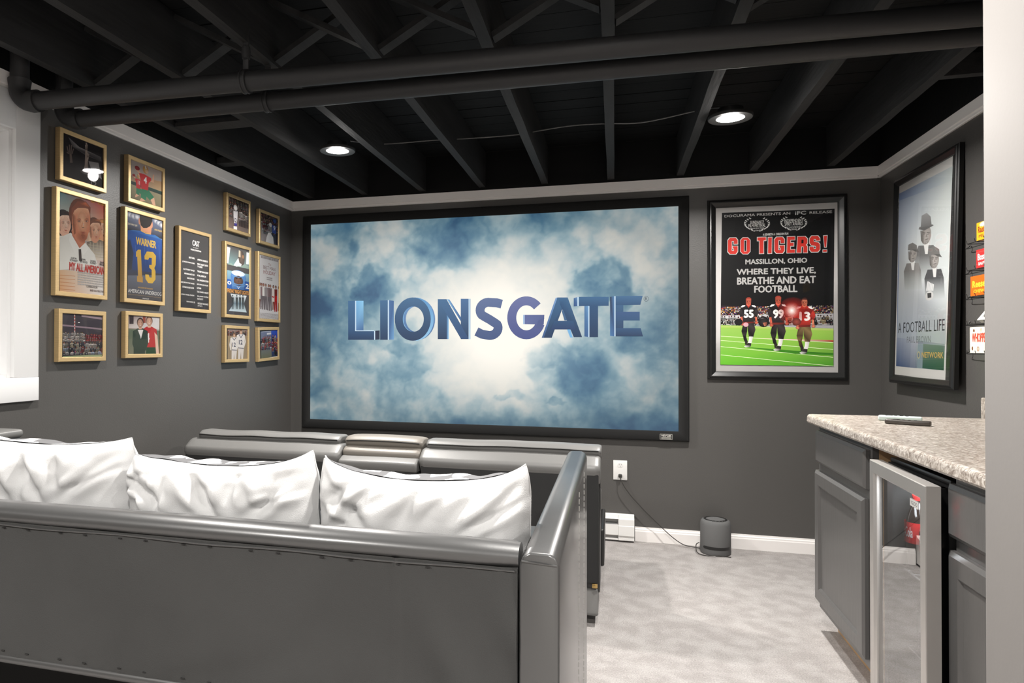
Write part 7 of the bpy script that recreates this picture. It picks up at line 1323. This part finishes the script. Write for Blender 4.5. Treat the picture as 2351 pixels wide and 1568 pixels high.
def cabinet(label, y1, y0, dy1, dy0):
    """y1 far end, y0 near end; d* the same for the fronts"""
    t = thing('base_cabinet', label, 'cabinet', (3.36, (y0 + y1) / 2, 0), 0, 'charcoal base cabinets under the counter')
    b = B(); frame_ring(b, y0, y1, 0.10, 0.874, XF, XF + 0.019, 0.038); box(b, XF, XF + 0.019, y0 + 0.038, y1 - 0.038, 0.672, 0.712); obj('face_frame', b, cab_m, t)
    for ya, m in ((y0, ply_m), (y1 - 0.012, cab_m if y1 > -1.5 else ply_m)):
        b = B(); prism(b, [(3.655, 0.0015), (3.655, 0.874), (XF + 0.0195, 0.874), (XF + 0.0195, 0.10), (3.142, 0.10), (3.142, 0.0015)], 'y', ya, ya + 0.012); obj('side_panel', b, m, t)
    b = B(); box(b, XF + 0.02, 3.655, y0 + 0.0125, y1 - 0.0125, 0.10, 0.112); obj('bottom_panel', b, ply_m, t)
    b = B(); box(b, 3.64, 3.655, y0 + 0.0125, y1 - 0.0125, 0.115, 0.872); obj('back_panel', b, ply_m, t)
    b = B(); box(b, 3.128, 3.1405, y0, y1, 0.0015, 0.098); obj('toe_kick', b, ply_m, t)
    b = B(); slab(b, dy0, dy1, 0.713, 0.848, XD); obj('drawer_front', b, cab_m, t, True, False, 20)
    b = B(); panel_door(b, dy0 + 0.012 if y1 > -1.5 else dy0, dy1 + 0.014 if y1 > -1.5 else dy1, 0.13, 0.678, XD); obj('door', b, cab_m, t, True, False, 20)
    return t
cabinet('charcoal base cabinet at the far end of the counter, beside the cooler', -1.195, -1.822, -1.207, -1.800)
cabinet('charcoal base cabinet nearest the camera, cut off by the wall end', -2.413, -3.02, -2.409, -3.00)

ctp = thing('countertop', 'beige granite look countertop with rounded front edge over the cabinets', 'countertop', (3.34, -2.15, 0.875))
outl = [(3.656, 0.8755), (3.656, 0.914), (3.035, 0.914)] + [(3.028 - 0.013 * math.sin(a) - 0.002, 0.899 + 0.015 * math.cos(a)) for a in [math.radians(15 * k) for k in range(1, 7)]] + [(3.012, 0.884), (3.016, 0.8775), (3.024, 0.8755)]
b = B(); prism(b, outl, 'y', Y_S + 0.125, -1.197); obj('slab', b, granite_m, ctp, True, False, 30)
b = B(); box(b, 3.657, 3.677, Y_S + 0.125, -1.152, 0.905, 0.996, 0.006, 3); obj('backsplash', b, granite_m, ctp)
b = B(); box(b, 3.03, 3.655, -1.1965, -1.1955, 0.8765, 0.9135); obj('edge_band', b, ply_m, ctp)

wc = thing('beverage_cooler', 'stainless framed beverage cooler with glass door between the cabinets', 'cooler', (3.3, -2.2, 0))
FX, FY1, FY0 = 3.000, -1.985, -2.407
b = B(); frame_ring(b, FY0 + 0.008, FY1 - 0.006, 0.03, 0.838, 3.05, 3.60, 0.02); box(b, 3.58, 3.60, FY0 + 0.036, FY1 - 0.036, 0.06, 0.808); obj('body', b, linerm, wc)
b = B(); box(b, 3.054, 3.60, FY0 + 0.01, FY1 - 0.01, 0.839, 0.853, 0.003); obj('top_cap', b, blackp_m, wc)
b = B(); box(b, 3.036, 3.0495, FY0 + 0.012, FY1 - 0.012, 0.03, 0.832); 
gk = B(); frame_ring(gk, FY0 + 0.012, FY1 - 0.012, 0.05, 0.832, 3.036, 3.0495, 0.028); prism(gk, [(3.022, FY0 + 0.004), (3.0495, FY0 + 0.012), (3.0495, FY0 + 0.035), (3.024, FY0 + 0.035)], 'z', 0.05, 0.832); b.free(); obj('gasket', gk, blackp_m, wc)  # near-side wedge added to block light leaking from the inside lamp
# steel door frame with bevelled inner reveal
bm = B(); R = []
dz0, dz1 = 0.045, 0.842
DY0 = -2.437                                   # the door stands a little ajar, hinged at its far edge
def dpt(dx, y, z):
    return (FX + dx - 0.0165 * (FY1 - y) / (FY1 - DY0), y, z)
for ins, dx in ((0.0, 0.034), (0.0, 0.002), (0.002, 0.0), (0.036, 0.0), (0.042, 0.008), (0.042, 0.0135), (0.012, 0.0335)):
    R.append([bm.verts.new(dpt(dx, yy_, zz_)) for yy_, zz_ in ((FY1 - ins, dz0 + ins), (DY0 + ins, dz0 + ins), (DY0 + ins, dz1 - ins), (FY1 - ins, dz1 - ins))])
for A, Bq in zip(R, R[1:] + R[:1]):
    for k in range(4):
        bm.faces.new((A[k], A[(k + 1) % 4], Bq[(k + 1) % 4], Bq[k]))
dr = obj('door', bm, steel_m, wc, True, False, 20)
bm = B(); quad(bm, [dpt(0.012, yy_, zz_) for yy_, zz_ in ((FY1 - .04, dz0 + .04), (DY0 + .04, dz0 + .04), (DY0 + .04, dz1 - .04), (FY1 - .04, dz1 - .04))], (-1, 0, 0)); obj('pane', bm, coolglass_m, dr, False)
bg = Ink(); bg.poly([(0, 0), (.060, 0), (.060, .020), (0, .020)], [(205, 203, 200)]); bg.text('IGLOO', .008, .005, .052, .015, (70, 70, 72), .01)
bme = bg.mesh('badge', ink_m); bme.transform(Matrix.Translation(dpt(0.0105, -2.298, 0.765)) @ Matrix.Rotation(-LP - math.atan2(0.0165, FY1 - DY0), 4, 'Z'))
obj('badge', bme, None, dr, False)
for zz in (0.30, 0.525):
    b = B()
    for k in range(9):
        y = FY0 + 0.05 + k * 0.04
        tube(b, [(3.07, y, zz), (3.56, y, zz)], 0.0018, 6)
    tube(b, [(3.07, FY0 + 0.037, zz), (3.07, FY1 - 0.037, zz)], 0.003, 6); tube(b, [(3.56, FY0 + 0.037, zz), (3.56, FY1 - 0.037, zz)], 0.003, 6)
    obj('shelf', b, chrome_m, wc)
b = B(); box(b, 3.15, 3.56, FY0 + 0.04, FY1 - 0.04, 0.8055, 0.8075); obj('ceiling_panel', b, white_p, wc) if False else b.free()
# its inside lamp
ld = bpy.data.lights.new('cooler_lamp', 'AREA'); ld.shape = 'RECTANGLE'; ld.size = 0.1; ld.size_y = 0.3; ld.energy = 8.0; ld.color = (0.9, 0.96, 1.0)
lo = bpy.data.objects.new('cooler_lamp', ld); COL.objects.link(lo); lo.parent = wc; lo.location = (3.12 - 3.3, 0.0, 0.80); lo.rotation_euler = (0, 0, 0)
# bottles on the cooler shelves
def bottle_body(bm, x, y, z, r, h):
    lathe(bm, [(r * .75, z), (r * .95, z + .004), (r, z + .015), (r * .97, z + h * .22), (r, z + h * .30), (r, z + h * .55), (r * .98, z + h * .60), (r * .8, z + h * .74), (r * .48, z + h * .87), (r * .38, z + h * .93), (r * .38, z + h * .95)], x, y, 24)
def label_band(x, y, z0, z1, r, word, base, fg, face):
    ink = Ink()
    me_ = Ink(); n = 24
    L_ = 2 * math.pi * r
    for k in range(n):
        me_.poly([(L_ * k / n, 0), (L_ * (k + 1) / n, 0), (L_ * (k + 1) / n, z1 - z0), (L_ * k / n, z1 - z0)], [base], 0.0002)
    for rep in (0.12, 0.45, 0.78):
        me_.text(word, L_ * rep, (z1 - z0) * .28, L_ * (rep + .26), (z1 - z0) * .78, fg, .01)
        me_.poly([(L_ * rep, (z1 - z0) * .12), (L_ * (rep + .2), (z1 - z0) * .12), (L_ * (rep + .2), (z1 - z0) * .18), (L_ * rep, (z1 - z0) * .18)], [fg])
    v = []
    for a, d, zz in me_.v:
        th = face + a / r; rr = r + 0.0004 - d
        v.append((x + rr * math.cos(th), y + rr * math.sin(th), z0 + zz))
    me_.v = [(0, 0, 0)] * len(v)
    m = me_.mesh('label', pack_m)
    for i, c in enumerate(v):
        m.vertices[i].co = c
    return m
def soda(label, x, y, z, h, r, group=None):
    t = thing('soda_bottle', label, 'bottle', (x, y, z), 0, group)
    b = B(); bottle_body(b, x, y, z, r, h); obj('bottle', b, cola_m, t)
    b = B(); lathe(b, [(r * .44, z + h * .93), (r * .46, z + h * .94), (r * .46, z + h), (r * .40, z + h * 1.005), (.001, z + h * 1.005)], x, y, 20); obj('cap', b, red_m, t)
    m = label_band(x, y, z + h * .36, z + h * .64, r + .0008, 'Coca-Cola', (205, 32, 36), (240, 238, 236), math.radians(90)); obj('label', m, None, t, False)
soda('dark soda bottle with red cap and red label, front of the cooler shelf', 3.105, -2.062, 0.5285, 0.222, 0.034, 'soda bottles in the cooler')
soda('second dark soda bottle with red label, behind the steel door edge', 3.112, -2.150, 0.5285, 0.205, 0.034, 'soda bottles in the cooler')
wb = thing('water_bottle', 'clear plastic water bottle on the lower shelf of the cooler', 'bottle', (3.11, -2.13, 0.3035))
b = B(); bottle_body(b, 3.11, -2.13, 0.3035, 0.032, 0.205); obj('bottle', b, clearp_m, wb)
b = B(); lathe(b, [(.014, .492), (.0145, .494), (.0145, .506), (.013, .508), (.001, .508)], 3.11, -2.13, 18); obj('cap', b, white_p, wb)
b = B(); lathe(b, [(.0325, .365), (.0325, .42)], 3.11, -2.13, 24, False); obj('label', b, white_p, wb)

# remotes on the counter
def remote(label, p0, p1, w, h, m, z, nb):
    p0, p1 = Vector((*p0, 0)), Vector((*p1, 0))
    L_ = (p1 - p0).length
    t = thing('remote_control', label, 'remote', ((p0.x + p1.x) / 2, (p0.y + p1.y) / 2, z), math.atan2(p1.y - p0.y, p1.x - p0.x), 'remotes on the counter')
    b = B(); box(b, -L_ / 2, L_ / 2, -w / 2, w / 2, 0.0005, h, min(h, w) * .28, 3); obj('case', b, m, t, True, True)
    for k in range(nb):
        b = B(); lathe(b, [(.001, h - .0005), (.0055, h - .0005), (.005, h + .0012), (.001, h + .0014)], -L_ * .1 + .018 * k, 0.0, 12); obj('button', b, blackp_m, t, True, True)
    b = B(); lathe(b, [(.009, h - .0005), (.0125, h - .0005), (.012, h + .001), (.009, h + .001)], -L_ * .25, 0.0, 24, False); obj('ring_button', b, blackp_m, t, True, True)
remote('pale mint remote control lying behind the dark one on the counter', (3.215, -1.395), (3.345, -1.445), 0.038, 0.020, mint_m, 0.9142, 3)
remote('dark brown remote control lying in front of the pale one', (3.195, -1.528), (3.318, -1.592), 0.036, 0.017, brownp_m, 0.9142, 3)

# ---------------------------------------------------------------- candy rack on the right wall
def carton(label, word, word2, y1, w, z, h, base, fg, acc, tilt=0.0, x=3.60, th=0.02):
    t = thing('candy_box', label, 'candy box', (x + th / 2, y1 - w / 2, z), 0, 'candy boxes on the wall rack')
    b = B(); box(b, -th / 2 + 0.0002, th / 2, -w / 2, w / 2, 0, h, 0.001, 1)
    bx = obj('carton', b, mat('carton_' + label.split(' candy')[0].replace(' ', '_') + str(int(z * 1000)), lin(base), 0.4), t, True, True)
    ink = Ink(); ink.poly([(0, 0), (w, 0), (w, h), (0, h)], [base])
    for c in acc:
        if c[0] == 'e': ink.fan(c[1] * w, c[2] * h, c[3] * w, c[4] * h, c[5], c[6])
        else: ink.poly([(q[0] * w, q[1] * h) for q in c[1]], [c[2]])
    ink.text(word, w * .10, h * .42, w * .92, h * .76, fg, .05)
    if word2:
        ink.text(word2, w * .16, h * .14, w * .7, h * .30, fg, .03)
    m = ink.mesh('face_print', pack_m); m.transform(Matrix.Translation((-th / 2, w / 2, 0)) @ Matrix.Rotation(-LP, 4, 'Z'))
    obj('face_print', m, None, bx, False, True)
    t.rotation_euler = (0, tilt, 0)
    return t
def rack_shelf(label, z):
    t = thing('wire_shelf', label, 'shelf', (3.63, -1.2, z), 0, 'wire shelves of the candy rack')
    b = B()
    tube(b, smooth_path([(3.674, -1.035, z + 0.012), (3.664, -1.045, z + 0.003), (3.656, -1.055, z - 0.004), (3.650, -1.32, z - 0.004)], 4), 0.0016, 6)
    tube(b, [(3.592, -1.205, z - 0.004), (3.592, -1.40, z - 0.004)], 0.0016, 6)
    for y in (-1.205, -1.27, -1.34, -1.40):
        tube(b, [(3.672, y, z - 0.004), (3.592, y, z - 0.004), (3.589, y, z + 0.010)], 0.0014, 6)
    obj('wires', b, wire_m, t)
    b = B(); lathe(b, [(.001, 0), (.004, 0), (.004, .004), (.001, .004)], 0, 0, 10)
    m = mesh_of('tip', b, chrome_m); m.transform(Matrix.Translation((3.672 - 3.63, -1.035 + 1.2, 0.012)) @ Matrix.Rotation(math.radians(-90), 4, 'Y')); obj('tip', m, None, t, True, True)
ZS = [1.620, 1.512, 1.405, 1.296, 1.177]
nm = ['top', 'second', 'third', 'fourth', 'lowest']
for z, q in zip(ZS, nm):
    rack_shelf('thin black wire candy shelf on the right wall, %s of the five' % q, z)
carton('yellow candy box on the top wire shelf', 'Raisinets', 'MILK', -1.262, 0.11, ZS[0], 0.070, (236, 178, 40), (150, 50, 30), [('e', .5, .85, .3, .14, (245, 240, 230), (240, 220, 170))])
carton('red candy box with brick pattern on the second wire shelf', 'Boston', 'BAKED', -1.258, 0.11, ZS[1], 0.072, (206, 52, 52), (245, 240, 236), [('p', [(0, .2), (1, .2), (1, .215), (0, .215)], (235, 120, 110)), ('p', [(0, .85), (1, .85), (1, .865), (0, .865)], (235, 120, 110))])
carton('orange candy box with yellow lettering on the third wire shelf', "Reese's", 'CHEW', -1.212, 0.15, ZS[2], 0.078, (226, 104, 28), (244, 212, 60), [])
carton('white candy box with green leaves, tilted on the fourth wire shelf', 'Junior', 'MINTS', -1.245, 0.14, ZS[3] + 0.006, 0.095, (228, 228, 224), (40, 60, 44), [('e', .3, .3, .12, .16, (60, 40, 34), (40, 26, 22)), ('e', .2, .75, .08, .12, (70, 140, 80), (40, 110, 60)), ('e', .6, .25, .12, .16, (60, 40, 34), (40, 26, 22))], tilt=0.62, x=3.605)
carton('white candy box with red lettering and brown balls on the lowest shelf', 'WHOPPERS', '', -1.205, 0.16, ZS[4], 0.103, (234, 226, 210), (196, 72, 52), [('e', .2, .84, .05, .09, (150, 100, 70), (100, 60, 40)), ('e', .55, .86, .05, .08, (240, 235, 220), (190, 150, 110)), ('e', .12, .18, .04, .08, (150, 100, 70), (100, 60, 40)), ('e', .4, .16, .06, .1, (240, 232, 214), (150, 100, 70)), ('p', [(0, .36), (1, .36), (1, .82), (0, .82)], (240, 232, 216))])
